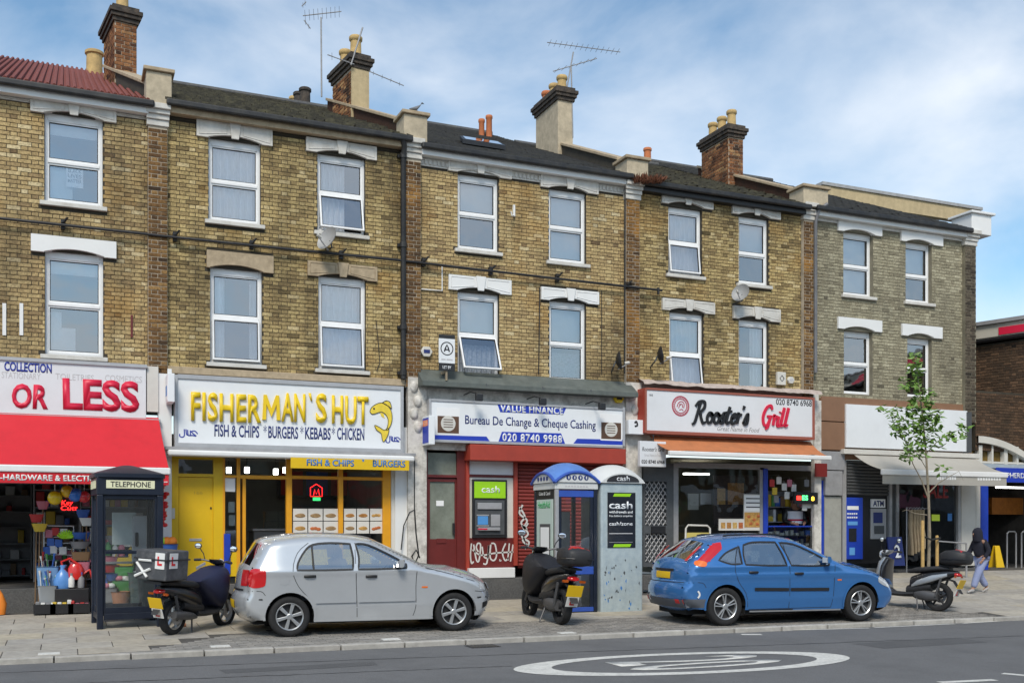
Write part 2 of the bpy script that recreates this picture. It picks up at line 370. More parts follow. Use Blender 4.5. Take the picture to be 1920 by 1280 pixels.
def lay_bricks(parent, mat_, x0, x1, z0, z1, holes, y=0.0, yd=0.009, nmax=300, seed=1, phase=0.0, cut=None):
    """Flemish bond between x0..x1, z0..z1 on the plane y; the nearest full bricks are single objects, the others one mesh"""
    rnd = random.Random(seed); singles = []; rest = MB(); CO = 0.075
    k = 0; z = z0
    while z+0.07 <= z1:
        zb, zt = z+0.005, z+0.070; x = x0-0.34+phase+(0.169 if k % 2 else 0.0); head = False
        bl = [(h[0], h[1]) for h in holes if h[2] < zt-0.004 and h[3] > zb+0.004]
        while x < x1:
            Lb = 0.1025 if head else 0.215
            segs = [(max(x, x0), min(x+Lb, x1))]
            for b0, b1 in bl:
                ns = []
                for s0, s1 in segs:
                    if b1 <= s0 or b0 >= s1: ns.append((s0, s1)); continue
                    if b0 > s0: ns.append((s0, b0))
                    if b1 < s1: ns.append((b1, s1))
                segs = ns
            for s0, s1 in segs:
                if s1-s0 < 0.025: continue
                if cut and cut((s0+s1)/2, (zb+zt)/2): continue
                cv = min(0.999, max(0, rnd.gauss(0.58, 0.19)))
                if s1-s0 > Lb-0.002 and not head: singles.append(((s0+s1)/2, (zb+zt)/2, cv))
                else: rest.cur = cv; add_brick(rest, s0, s1, zb, zt, y, yd, rnd)
            x += Lb+0.010; head = not head
        z += CO; k += 1
    singles.sort(key=lambda q: (q[0])**2+CD**2+(q[1]-CH)**2)
    ms = brick_mesh(mat_, 0.215, 's', yd)
    for q in singles[:nmax]: inst(ms[int(q[2]*10)], 'brick', (q[0], y, q[1]), parent)
    for q in singles[nmax:]:
        rest.cur = q[2]; add_brick(rest, q[0]-0.1075, q[0]+0.1075, q[1]-0.0325, q[1]+0.0325, y, yd, rnd)
    if rest.f:
        o = rest.build('bricks', mat_, parent, attr=True, fix=False); o['kind'] = 'stuff'

def wall_panel(mb, x0, x1, z0, z1, holes, y=0.0, depth=0.22):
    xs = sorted(set([x0, x1]+[min(max(h[i], x0), x1) for h in holes for i in (0, 1)]))
    zs = sorted(set([z0, z1]+[min(max(h[i], z0), z1) for h in holes for i in (2, 3)]))
    for i in range(len(xs)-1):
        for j in range(len(zs)-1):
            cx, cz = (xs[i]+xs[i+1])/2, (zs[j]+zs[j+1])/2
            if any(h[0] < cx < h[1] and h[2] < cz < h[3] for h in holes): continue
            mb.quad((xs[i], y, zs[j]), (xs[i+1], y, zs[j]), (xs[i+1], y, zs[j+1]), (xs[i], y, zs[j+1]))
    for a, b, c, d in holes:
        e = y+depth
        mb.quad((a, y, c), (a, y, d), (a, e, d), (a, e, c)); mb.quad((b, y, c), (b, e, c), (b, e, d), (b, y, d))
        mb.quad((a, y, d), (b, y, d), (b, e, d), (a, e, d)); mb.quad((a, y, c), (a, e, c), (b, e, c), (b, y, c))

def curtain_mesh(mb, x0, x1, z0, z1, y, waves, amp=0.05, taper=0.0):
    n = max(16, int(waves*8)); V = []; F = []
    for j in range(5):
        for i in range(n+1):
            u = i/n; v = j/4; xx = x0+(x1-x0)*(u*(1-taper*(1-v)))
            V.append((xx, y+amp*sin(2*pi*waves*u+0.7*sin(3*u))*(0.7+0.3*v), z0+(z1-z0)*v))
    for j in range(4):
        for i in range(n): a = j*(n+1)+i; F.append((a, a+1, a+n+2, a+n+1))
    mb.add(V, F)

def window(house, xl, xr, yt, ym, yb, lintel=None, sill=True, inside='curtain', tilt=0.0, frame=0.055, lmat=None, style='upvc', key=True, sash_top=0.0, inner=None):
    """xl..xr, top/transom/bottom rows measured at the left edge; lintel=(xl,xr,top,bottom)"""
    x0, x1 = XW(xl), XW(xr); z1, zm, z0 = ZW(xl, yt), ZW(xl, ym), ZW(xl, yb)
    yf = 0.075 if style == 'upvc' else 0.11
    mb = MB(); f = frame; d0, d1 = yf, yf+0.07
    top = z1+0.06
    mb.box(x0+.002, x0+f, d0, d1, z0, top); mb.box(x1-f, x1-.002, d0, d1, z0, top)
    mb.box(x0+f, x1-f, d0+.001, d1-.001, z0+.001, z0+f); mb.box(x0+f, x1-f, d0+.001, d1-.001, z1-f*1.3, top-.001)
    mb.box(x0+f, x1-f, d0-.004, d1, zm-f*0.5, zm+f*0.5)
    fr = mb.build('window', M_upvc, house, bevel=0.006)
    # upper sash
    def sash(a, b, c, d, yy, t, parent_name):
        m = MB(); w_ = 0.035; H_ = d-c
        R = Matrix.Translation((0, yy, d)) @ Matrix.Rotation(-t, 4, 'X') if t else Matrix.Translation((0, yy, d))
        m.box(a, a+w_, -.02, .025, -H_, 0, R); m.box(b-w_, b, -.02, .025, -H_, 0, R)
        m.box(a+w_, b-w_, -.019, .024, -H_, -H_+w_, R); m.box(a+w_, b-w_, -.019, .024, -w_, 0, R)
        m.build('sash', M_upvc, fr, bevel=0.004)
        g = MB(); q = [R @ Vector(p) for p in ((a+w_*.6, .004, -H_+w_*.6), (b-w_*.6, .004, -H_+w_*.6), (b-w_*.6, .004, -w_*.6), (a+w_*.6, .004, -w_*.6))]
        g.poly(q); g.build('pane', M_glass, fr, fix=False)
        k = MB(); e = 0.012
        k.box(a+w_-.001, a+w_+e, -.012, .012, -H_+w_, -w_, R); k.box(b-w_-e, b-w_+.001, -.012, .012, -H_+w_, -w_, R)
        k.box(a+w_+e, b-w_-e, -.011, .011, -w_-e, -w_, R); k.box(a+w_+e, b-w_-e, -.011, .011, -H_+w_, -H_+w_+e, R)
        k.build('glazing_seal', M_rubber, fr)
    sash(x0+f*.8, x1-f*.8, zm+f*.45, z1-f*1.1, d0+.035, sash_top, 'u')
    sash(x0+f*.8, x1-f*.8, z0+f*.8, zm-f*.45, d0+(.035 if not tilt else -.012), tilt, 'l')
    if sill:
        s = MB(); sh = 0.085; ex = 0.07
        s.box(x0-ex, x1+ex, -.075, .10, z0-sh, z0-.012); s.build('sill', M_stone, fr, bevel=0.008)
    if lintel:
        la, lb, lt, lbm = lintel; a, b = XW(la), XW(lb); zt, zb = ZW(la, lt), ZW(la, lbm)
        pts = [(a, zb), (x0-.01, zb)]
        rise = 0.075; n = 10
        for i in range(n+1):
            u = i/n; pts.append((x0-.01+(x1-x0+.02)*u, zb+0.012+rise*(1-(2*u-1)**2)))
        pts += [(x1+.01, zb), (b, zb), (b, zt), (a, zt)]
        m = MB(); m.prism(pts, 'y', -.066, .06); lm = lmat or M_stone; lo = m.build('lintel', lm, fr, bevel=0.006)
        if key:
            k = MB(); xc = (a+b)/2; kw = 0.11
            k.prism([(xc-kw*.6, zb+.02), (xc+kw*.6, zb+.02), (xc+kw, zt+.012), (xc-kw, zt+.012)], 'y', -.095, -.06)
            k.build('keystone', lm, fr, bevel=0.008)
            for s_ in (-1, 1):           # sunk panels either side of the keystone, framed by a raised bead
                e0, e1 = (a+.05, xc-kw-.04) if s_ < 0 else (xc+kw+.04, b-.05)
                lo0 = zb+.045 if s_ < 0 else zb+.11; lo1 = zb+.11 if s_ < 0 else zb+.045
                q = [(e0, lo0), (e1, lo1), (e1, zt-.04), (e0, zt-.04)]; bd = MB()
                bd.tube([(p[0], -.067, p[1]) for p in q+q[:1]], .009, 5, caps=False); bd.build('bead', lm, fr)
    # what stands behind the glass
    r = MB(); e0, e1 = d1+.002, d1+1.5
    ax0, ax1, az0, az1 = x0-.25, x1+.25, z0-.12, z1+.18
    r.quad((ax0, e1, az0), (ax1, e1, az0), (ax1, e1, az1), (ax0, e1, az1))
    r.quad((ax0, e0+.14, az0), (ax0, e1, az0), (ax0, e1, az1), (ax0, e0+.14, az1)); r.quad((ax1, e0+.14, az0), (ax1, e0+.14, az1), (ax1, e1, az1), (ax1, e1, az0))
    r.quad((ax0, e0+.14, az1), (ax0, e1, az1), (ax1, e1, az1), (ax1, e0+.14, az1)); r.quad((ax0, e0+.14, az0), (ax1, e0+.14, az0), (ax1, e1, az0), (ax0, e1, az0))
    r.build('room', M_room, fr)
    yc = d1+.07; w_ = x1-x0
    m = MB()
    if inside == 'curtain':
        curtain_mesh(m, x0-.02, x0+w_*.62, z0, z1+.1, yc, 6, .05); m.build('curtain', M_curtain, fr, smooth=True)
    elif inside == 'both':
        curtain_mesh(m, x0-.02, x1+.02, z0, z1+.1, yc, 8, .05); m.build('curtain', M_curtain, fr, smooth=True)
    elif inside == 'sides':
        curtain_mesh(m, x0-.02, x0+w_*.3, z0, z1+.1, yc, 3, .03); curtain_mesh(m, x1-w_*.22, x1+.02, z0, z1+.1, yc, 3, .03); m.build('curtain', M_curtain, fr, smooth=True)
    elif inside == 'right':
        curtain_mesh(m, x1-w_*.45, x1+.02, z0, z1+.1, yc, 4, .03); m.build('curtain', M_curtain, fr, smooth=True)
    elif inside == 'blind':
        m.box(x0-.02, x1+.02, yc, yc+.01, zm-(zm-z0)*.0, z1+.1); m.build('blind', M_blind, fr)
    elif inside == 'blindfull':
        m.box(x0-.02, x1+.02, yc, yc+.01, z0, z1+.1); m.build('blind', M_blind, fr)
    elif inside == 'halfblind':
        m.box(x0-.02, x1+.02, yc, yc+.01, z1-(z1-zm)*.35, z1+.1); m.build('blind', M_blind, fr)
    elif inside == 'lace':
        curtain_mesh(m, x0-.02, x1+.02, z0, z0+(zm-z0)*.8, yc, 9, .02); m.build('net_curtain', M_lace, fr, smooth=True)
        m = MB(); m.box(x0-.02, x1+.02, yc+.05, yc+.06, zm, z1+.1); m.build('blind', M_blind, fr)
    return fr, (x0, x1, z0, z1)

def hole_of(xl, xr, yt, yb): return (XW(xl), XW(xr), ZW(xl, yb)-.0, ZW(xl, yt)+.05)

def pier(house, pl, pr, z0, z1, bm_, mort, y=-0.10, stone=True, seed=3):
    x0, x1 = XW(pl), XW(pr); m = MB(); m.box(x0, x1, y, .05, z0, z1)
    p = m.build('pilaster', mort, house)
    lay_bricks(p, bm_, x0+.004, x1-.004, z0, z1, [], y=y, yd=.007, nmax=400, seed=seed)
    if stone:
        s = MB(); zc = z1
        for k, (dz, dy) in enumerate(((0, .03), (.11, .06), (.20, .10), (.28, .15))):
            s.box(x0-.02-dy*.2, x1+.02+dy*.2, y-dy, .05, zc+dz, zc+dz+(.11, .09, .08, .10)[k]-.002)
        s.build('corbel_stone', M_stone, p, bevel=0.01)
    return p
def eave_solve(px, py, ze, slope):
    """ridge depth at which a roof of this slope shows its top at the given pixel"""
    best = None
    for i in range(20, 800):
        r = i*.01; z = ze+slope*(r+.2); e = abs(P(px, py, r).z-z)
        if best is None or e < best[0]: best = (e, r, z)
    return best[1], best[2]
def slates(house, parent, x0, x1, ze, zr, yr, m_, seed, jit=.012, wd=.26):
    rnd = random.Random(seed); mb = MB(); n = int(sqrt((yr+.2)**2+(zr-ze)**2)/.17); ye = -.2
    for i in range(n):
        u0, u1 = i/n, (i+1.35)/n
        x = x0+(wd/2 if i % 2 else 0)-wd/2
        while x < x1:
            a, b = max(x+.003, x0), min(x+wd-.003, x1)
            if b-a > .04:
                h = .014+rnd.uniform(0, jit); k = rnd.uniform(-jit, jit)
                pa = Vector((a, ye+(yr-ye)*u0, ze+(zr-ze)*u0)); pb = Vector((a, ye+(yr-ye)*u1, ze+(zr-ze)*u1))
                nn = Vector((0, -(zr-ze), (yr-ye))).normalized()
                dx = Vector((b-a, 0, 0)); V = [pa+nn*(h+.006), pa+dx+nn*(h+.006+k*.5), pb+dx+nn*.006, pb+nn*.006, pa+nn*.001, pa+dx+nn*.001]
                mb.add(V, ((0, 1, 2, 3), (4, 5, 1, 0)))
            x += wd
    o = mb.build('slates', m_, parent, fix=False); o['kind'] = 'stuff'

HOUSES = []
def house(label, wl, wr, zb, zt, windows, pr, bm_, mort, roof, seed, walls_open=None, pm=None, pmort=None, name='terraced_house'):
    """wl..wr: wall in pixels; pr: pilaster pixels at its right end; roof: dict"""
    x0, x1 = XW(wl), XW(wr)
    h = thing(name, label, 'house', (x0, 0, base_z(x0)), 'terraced houses over the shops')
    frames = []; holes = []; blocks = []
    for wd in windows:
        fr, (a, b, c, d) = window(h, *wd['r'], **{k: v for k, v in wd.items() if k != 'r'})
        holes.append((a, b, c, d+.05)); frames.append(fr)
        if wd.get('lintel'):
            la, lb, lt, lbm = wd['lintel']; blocks.append((XW(la), XW(lb), ZW(la, lbm), ZW(la, lt)))
        if wd.get('sill', True): blocks.append((a-.07, b+.07, c-.085, c))
    m = MB(); wall_panel(m, x0, x1, zb, zt, holes)
    wall = m.build('wall', mort, h, fix=False)
    lay_bricks(wall, bm_, x0+.004, x1-.004, zb, zt, holes+blocks, seed=seed, nmax=300)
    # shell behind: party walls and back, so that the house is a closed volume
    s = MB(); xe = XW(pr[1]); b0 = base_z(x0)-.1; yb = 7.5
    s.quad((x0, .05, zb), (x0, yb, zb), (x0, yb, zt), (x0, .05, zt)); s.quad((xe, .05, zb), (xe, .05, zt), (xe, yb, zt), (xe, yb, zb))
    s.quad((x0, yb, zb), (xe, yb, zb), (xe, yb, zt), (x0, yb, zt)); s.quad((x0, .05, zt), (xe, .05, zt), (xe, yb, zt), (x0, yb, zt))
    s.quad((x0, .05, zb), (xe, .05, zb), (xe, yb, zb), (x0, yb, zb))
    s.build('rear_wall', mort, h, fix=False)
    pier(h, pr[0], pr[1], zb, roof.get('pz', zt-.12), pm or M_pier, pmort or M_mortar_w, seed=seed+50)
    # roof
    ze = ZW(wr, roof['gut'], -.25); sl = roof.get('slope', .45)
    yr, zr = eave_solve(roof['ridge'][0], roof['ridge'][1], ze, sl)
    m = MB(); rx0, rx1 = x0-.05, XW(pr[0])+.12
    m.quad((rx0, -.2, ze), (rx1, -.2, ze), (rx1, yr, zr), (rx0, yr, zr)); m.quad((rx0, yr, zr), (rx1, yr, zr), (rx1, 7.5, ze+.2), (rx0, 7.5, ze+.2))
    rf = m.build('roof', roof['mat'], h, fix=False)
    if roof.get('kind', 'slate') == 'slate':
        slates(h, rf, rx0, rx1, ze, zr, yr, roof['mat'], seed, jit=roof.get('jit', .012))
        rg = MB(); rg.tube([(rx0, yr, zr+.03), (rx1, yr, zr+.03)], .09, 8); rg.build('ridge_tile', M_slate, rf)
    # gutter and boards under the eave
    g = MB(); zg = ze-.02; g.box(rx0+.02, rx1-.02, -.30, -.20, zg-.10, zg+.02); gu = g.build('gutter', M_gutter, h, bevel=.03)
    f = MB(); f.box(x0, XW(pr[0]), -.19, .03, zg-.20, zg-.03); f.build('fascia_board', roof.get('fascia', M_stone_b), h, bevel=.006)
    if roof.get('cornice'):
        f = MB(); zc = zt; f.box(x0, XW(pr[0])-.005, -.03, .04, zc-.005, zg-.205)
        n = int((XW(pr[0])-x0)/.09)
        for i in range(n): xx = x0+i*.09; f.box(xx+.015, xx+.06, -.052, -.03, zc+.03, zg-.24)
        f.build('cornice', roof.get('cmat', M_stone), h)
    else:
        f = MB(); f.box(x0, XW(pr[0])-.005, -.02, .04, zt-.005, zg-.205); f.build('cornice', mort, h)
    HOUSES.append((h, wall, x0, xe, ze, yr, zr))
    return h, frames, ze, yr, zr

CU = {'inside': 'curtain'}
# --- first house, above the pound shop
h1, fr1, ze1, yr1, zr1 = house('yellow brick house with rust red roof above the or less shop', -70, 277, 4.42, ZW(150, 207), [
    dict(r=(83, 193, 214, 298, 376), lintel=(57, 218, 177, 210), inside='halfblind'),
    dict(r=(84, 194, 474, 567, 663), lintel=(58, 218, 439, 471), inside='halfblind', key=False, lmat=M_white)],
    (277, 313), M_brick, M_mortar, dict(gut=187, ridge=(60, 113), mat=M_rust, kind='sheet', fascia=M_white, cornice=True, cmat=M_stone), 11)
h2, fr2, ze2, yr2, zr2 = house('sooty yellow brick house with mossy slate roof above the fish and chip shop', 313, 758, 4.42, ZW(340, 226), [
    dict(r=(391, 489, 262, 337, 411), lintel=(368, 510, 222, 256), inside='both'),
    dict(r=(595, 685, 291, 359, 432), lintel=(573, 705, 258, 284), inside='curtain', tilt=radians(13)),
    dict(r=(394, 492, 505, 592, 678), lintel=(387, 512, 469, 502), inside='sides', lmat=M_stone_b, key=False, tilt=radians(4)),
    dict(r=(597, 686, 521, 605, 690), lintel=(576, 706, 489, 517), inside='both', lmat=M_stone_b, tilt=radians(6))],
    (758, 786), M_brick2, M_mortar, dict(gut=253, ridge=(400, 172), mat=M_moss, jit=.05, fascia=M_stone_b), 12)
h3, fr3, ze3, yr3, zr3 = house('yellow brick house with white eave board above the bureau de change', 786, 1170, 4.35, ZW(800, 312), [
    dict(r=(858, 935, 329, 398, 465), lintel=(839, 958, 296, 321), inside='blind'),
    dict(r=(1029, 1099, 357, 424, 488), lintel=(1012, 1120, 326, 351), inside='blindfull'),
    dict(r=(858, 936, 550, 626, 702), lintel=(840, 957, 515, 543), inside='lace', tilt=radians(24), sill=False, lmat=M_white),
    dict(r=(1030, 1099, 567, 643, 712), lintel=(1013, 1121, 538, 562), inside='lace', sill=False, lmat=M_white)],
    (1170, 1195), M_brick, M_mortar, dict(gut=324, ridge=(850, 241), mat=M_slate, fascia=M_white, cornice=True), 13)
h4, fr4, ze4, yr4, zr4 = house('sooty brick house with black eave above the grill restaurant', 1195, 1502, 4.35, ZW(1215, 362), [
    dict(r=(1253, 1316, 390, 452, 512), lintel=(1239, 1335, 359, 381), inside='both', tilt=radians(7)),
    dict(r=(1385, 1441, 408, 473, 530), lintel=(1371, 1461, 379, 401), inside='blind'),
    dict(r=(1255, 1319, 588, 662, 724), lintel=(1240, 1338, 559, 581), inside='both', tilt=radians(9), sill=False, lmat=M_stone),
    dict(r=(1385, 1441, 602, 672, 733), lintel=(1373, 1461, 573, 597), inside='right', sill=False)],
    (1502, 1520), M_brick2, M_mortar, dict(gut=381, ridge=(1225, 311), mat=M_moss, jit=.03, fascia=M_black), 14)
h5, fr5, ze5, yr5, zr5 = house('grey brick end house with white lintel band above the shop with grey awning', 1520, 1804, 4.3, ZW(1530, 413), [
    dict(r=(1581, 1637, 436, 496, 551), lintel=(1569, 1651, 408, 433), inside='blindfull', style='sash', key=False, lmat=M_white),
    dict(r=(1698, 1747, 455, 514, 564), lintel=(1687, 1765, 432, 452), inside='blind', style='sash', key=False, lmat=M_white),
    dict(r=(1582, 1636, 622, 680, 737), lintel=(1569, 1651, 594, 616), inside='none', style='sash', key=False, sill=False, lmat=M_white),
    dict(r=(1701, 1747, 635, 690, 743), lintel=(1689, 1764, 607, 629), inside='none', style='sash', key=False, sill=False, lmat=M_white)],
    (1804, 1824), M_brick5, M_mortar_l, dict(gut=425, ridge=(1560, 359), mat=M_slate, fascia=M_white, cornice=True, cmat=M_white), 15, pm=M_pier5, pmort=M_mortar_l)

# corrugated sheet ridges on the first roof
rf1 = [o for o in h1.children if o.name.startswith('roof')][0]
mb = MB(); x = XW(-70)
while x < XW(277)+.1:
    q = [(x, -.24, ze1+.005), (x, yr1, zr1+.012)]; mb.tube(q, .035, 6); x += .11
mb.build('corrugation', M_rust, rf1)

# --- party-wall parapets, blocks over the pilasters, chimney stacks
def party(house_, plx, prx, ze, skew, length, sl=.45, block_top=None, bmat=M_render2, wallmat=M_mortar, up=.38, cop=True):
    xc = (XW(plx)+XW(prx))/2; w_ = .17; d = Vector((-sin(skew), cos(skew), 0)); n = Vector((cos(skew), sin(skew), 0))
    m = MB(); o = Vector((xc, .32, 0))
    p0, p1 = o, o+d*length; zb0, zb1 = ze-.1, ze-.1+sl*length; zt0, zt1 = ze+.1+up, ze+.1+up+sl*length
    V = []
    for p, b, t in ((p0, zb0, zt0), (p1, zb1, zt1)):
        for sgn in (-1, 1):
            for z in (b, t): q = p+n*sgn*w_; V.append((q.x, q.y, z))
    m.add(V, ((0, 1, 3, 2), (4, 6, 7, 5), (0, 4, 5, 1), (2, 3, 7, 6), (1, 5, 7, 3)))
    pw = m.build('parapet', wallmat, house_)
    if cop:
        m = MB(); V = []
        for p, t in ((p0, zt0), (p1, zt1)):
            for sgn in (-1, 1):
                for z in (t+.003, t+.07): q = p+n*sgn*(w_+.05); V.append((q.x, q.y, z))
        m.add(V, ((0, 1, 3, 2), (4, 6, 7, 5), (0, 4, 5, 1), (2, 3, 7, 6), (1, 5, 7, 3), (0, 2, 6, 4))); m.build('coping', M_stone_b, pw, bevel=.01)
    b = MB(); xa, xb = XW(plx)-.02, XW(prx)+.04; zt = ze+block_top
    b.box(xa, xb, -.20, .34, ze-.10, zt); bo = b.build('end_block', bmat, house_, bevel=.015)
    c = MB(); c.box(xa-.05, xb+.05, -.25, .38, zt+.002, zt+.07); c.build('cap', M_stone_b, bo, bevel=.012)
party(h1, 275, 316, ze1, radians(8), 4.2, block_top=.55)
party(h2, 754, 792, ze2, radians(8), 4.0, block_top=.45, wallmat=M_red)
party(h3, 1169, 1204, ze3, 0, 4.0, block_top=.35)
party(h4, 1498, 1540, ze4, 0, 4.2, block_top=.42, wallmat=M_red)
b = MB(); xa, xb = XW(1812), XW(1838); b.box(xa, xb+.2, -.18, .5, ze5-.1, ze5+.42); bo = b.build('end_block', M_white, h5, bevel=.02)
b = MB(); b.box(xa-.06, xb+.28, -.24, .56, ze5+.42, ze5+.48); b.build('cap', M_white, bo, bevel=.01)
# cream parapet of the roof extension behind the slates of the end house
m = MB(); ya = yr5+.05; m.box(XW(1543, ya), XW(1808, ya)+.8, ya, ya+.25, zr5-.3, P(1543, 347, ya).z); pp = m.build('parapet', M_render, h5)
m = MB(); m.box(XW(1543, ya)-.05, XW(1808, ya)+.85, ya-.05, ya+.3, P(1543, 347, ya).z+.002, P(1543, 341, ya).z); m.build('coping', M_lead, pp)

def chimney(house_, pxl, pxr, pyt, pyb, y0, depth, skew, brick, side_render, front_render, pots, corb=.34, up=0, left=None):
    """front face pxl..pxr at depth y0, its corbel top at row pyt"""
    x0, x1 = XW(pxl, y0), XW(pxr, y0); z0, z1 = ZW(pxl, pyb, y0)-.5, ZW(pxl, pyt, y0); w_ = x1-x0
    M = Matrix.Translation((x0, y0, 0)) @ Matrix.Rotation(skew, 4, 'Z')
    m = MB(); zc = z1-corb; m.box(0, w_, 0, depth, z0, zc, M)
    st = m.build('chimney_stack', M_mortar_w if brick else front_render, house_)
    if brick:
        k = 0; z = z0+.005; rnd = random.Random(int(pxl)); fb = MB(); A = Matrix.Rotation(-pi/2, 4, 'Z')
        for face in range(2):
            if face == 0 and front_render: continue
            if face == 1 and side_render: continue
            W = w_ if face == 0 else depth; k = 0; z = z0+.005
            F = M if face == 0 else M @ Matrix.Translation((0, depth, 0)) @ Matrix.Rotation(-pi/2, 4, 'Z')
            while z+.066 < zc:
                x = -.2+(.17 if k % 2 else 0); hd = False
                while x < W:
                    Lb = .1025 if hd else .215; a, b = max(x, .003), min(x+Lb, W-.003)
                    if b-a > .03:
                        t = MB(); t.cur = min(.99, max(0, rnd.gauss(.5, .28))); add_brick(t, a, b, z, z+.065, 0, .010, rnd)
                        me = t.mesh('brick', M_red, attr=True); me.transform(F)
                        o = bpy.data.objects.new('brick', me); COL.objects.link(o); adopt(o, st)
                    x += Lb+.01; hd = not hd
                z += .075; k += 1
    if brick and front_render:
        m = MB(); m.box(-.012, w_+.012, -.02, .03, z0, zc-.002, M); m.build('render_coat', front_render, st)
    for i, (o_, h_) in enumerate(((.04, .09), (.08, .08), (.11, .09), (.05, .08))):
        m = MB(); zz = zc+sum((.09, .08, .09, .08)[:i]); m.box(-o_, w_+o_, -o_, depth+o_, zz+.001, zz+h_, M); m.build('corbel_course', M_cap, st, bevel=.008)
    for (u, v, r, h_, pm_) in pots:
        c = M @ Vector((w_*u, depth*v, z1-.01)); m = MB()
        m.lathe([(r*1.12, 0), (r*1.12, .05), (r*.98, .09), (r*.92, h_-.12), (r*1.15, h_-.09), (r*1.18, h_-.03), (r*1.02, h_), (r*.75, h_), (r*.72, h_-.2)], c, n=16); m.build('chimney_pot', pm_, st, smooth=True)
    return st, M, w_, z1
M_cap = mat('sooty_cap', (0.05, 0.042, 0.036), .9, noise=.5, nscale=12, dirt=.35, dscale=6, dcol=(.2, .14, .09))
c1 = chimney(h1, 215, 257, 8, 150, 3.2, 1.2, radians(8), True, None, None, [(.5, .3, .13, .5, M_pot)])
c2 = chimney(h2, 660, 692, 98, 215, 2.7, 1.15, radians(8), True, None, M_render, [(.5, .22, .13, .5, M_pot), (.5, .75, .13, .42, M_pot)])
c3 = chimney(h3, 1046, 1074, 168, 285, 3.2, 1.3, 0, False, None, M_render2, [(.5, .15, .12, .45, M_pot), (.5, .5, .12, .42, M_pot), (.5, .84, .12, .40, M_potr)], corb=.25)
c4 = chimney(h4, 1366, 1393, 232, 330, 2.8, 1.25, 0, True, None, None, [(.5, .15, .12, .45, M_pot), (.5, .5, .12, .43, M_pot), (.5, .84, .12, .42, M_pot)])
# pots of stacks farther back that only peep over the ridges
def far_pot(house_, px, pyt, pyb, y, r, pm_):
    z0, z1 = ZW(px, pyb, y)-.4, ZW(px, pyt, y); h_ = z1-z0; m = MB()
    m.lathe([(r*1.1, 0), (r, h_*.3), (r*.95, h_-.1), (r*1.15, h_-.08), (r*1.15, h_-.02), (r, h_), (r*.7, h_), (r*.7, h_-.2)], (XW(px, y), y, z0), n=14); m.build('chimney_pot', pm_, house_, smooth=True)
far_pot(h1, 177, 97, 130, 7.2, .19, M_pot); far_pot(h2, 572, 166, 196, 7, .14, M_cap); far_pot(h2, 560, 174, 196, 7.8, .13, M_cap); far_pot(h2, 551, 182, 196, 8.6, .12, M_pot)
far_pot(h3, 917, 217, 250, 6.5, .085, M_potr); far_pot(h3, 903, 224, 250, 6.6, .08, M_potr); far_pot(h4, 1214, 278, 300, 7, .11, M_potr)
# skylight on the third roof, flashing strips
m = MB(); sl = .45
def roofpt(px, y, ze, up=.05): return Vector((XW(px, y), y, ze+sl*(y+.2)+up))
q = [roofpt(868, 1.0, ze3), roofpt(948, 1.0, ze3), roofpt(938, 2.2, ze3), roofpt(862, 2.2, ze3)]
m.add(q+[p+Vector((0, 0, .09)) for p in q], ((0, 1, 5, 4), (1, 2, 6, 5), (2, 3, 7, 6), (3, 0, 4, 7), (4, 5, 6, 7))); sk = m.build('skylight', M_black, h3)
m = MB(); cq = sum((p for p in q), Vector())/4+Vector((0, 0, .10)); m.poly([cq+(p+Vector((0, 0, .10))-cq)*.86 for p in q]); m.build('pane', M_glass, sk, fix=False)
# sandstone string course over the chip shop, papers in the first house's lower window
m = MB(); zs = ZW(320, 687); m.box(XW(313)+.005, XW(757), -.09, .03, zs-.13, zs); m.build('string_course', M_stone_b, h2, bevel=.01)
m = MB(); q = P(90, 655, .2); m.box(q.x, q.x+.45, .19, .22, q.z-.05, q.z+.40); m.box(q.x, q.x+.22, .225, .24, q.z-.05, q.z+.68); m.build('paper_stack', M_curtain, fr1[1])
m = MB(); q = P(90, 372, .2); m.box(q.x, q.x+.40, .19, .21, q.z-.05, q.z+.55); m.build('paper_sheet', M_blind, fr1[0])
# poster in the first window
pm = mat('paper', (.8, .8, .8), .8); ink = mat('black_ink', (.02, .02, .025), .7)
a, b = P(124, 312, .125), P(156, 354, .125); m = MB(); m.box(a.x, b.x, .118, .12, b.z, a.z); po = m.build('poster', pm, fr1[0])
for i, s in enumerate(('BLACK', 'LIVES', 'MATTER')): text(s, ink, fr1[0], a.x+.03, a.z-.10-.09*i, .1175, .06, (b.x-a.x)*.8, bold=.01, ext=.001)
# black rainwater pipe between second and third house
m = MB(); xp, z1 = XW(752.5), ZW(752, 268); m.tube([(xp-.05, -.24, z1), (xp, -.20, z1-.12), (xp, -.13, z1-.35), (xp, -.13, ZW(752, 712))], .055, 12); dp = m.build('rainwater_pipe', M_gutter, h2, smooth=True)
for py in (296, 462, 615, 700): m = MB(); z = ZW(752, py); m.cyl((xp, -.13, z-.05), (xp, -.13, z+.05), .072, 12); m.box(xp-.1, xp+.1, -.09, -.02, z-.03, z+.03); m.build('pipe_collar', M_gutter, dp)
m = MB(); xp = XW(1523); m.tube([(XW(1538), -.25, ZW(1538, 388)), (xp, -.22, ZW(1523, 400)), (xp, -.12, ZW(1523, 420)), (xp, -.12, ZW(1523, 700))], .042, 10); m.build('rainwater_pipe', mat('grey_pipe', (.16, .16, .17), .5, noise=.2), h5, smooth=True)
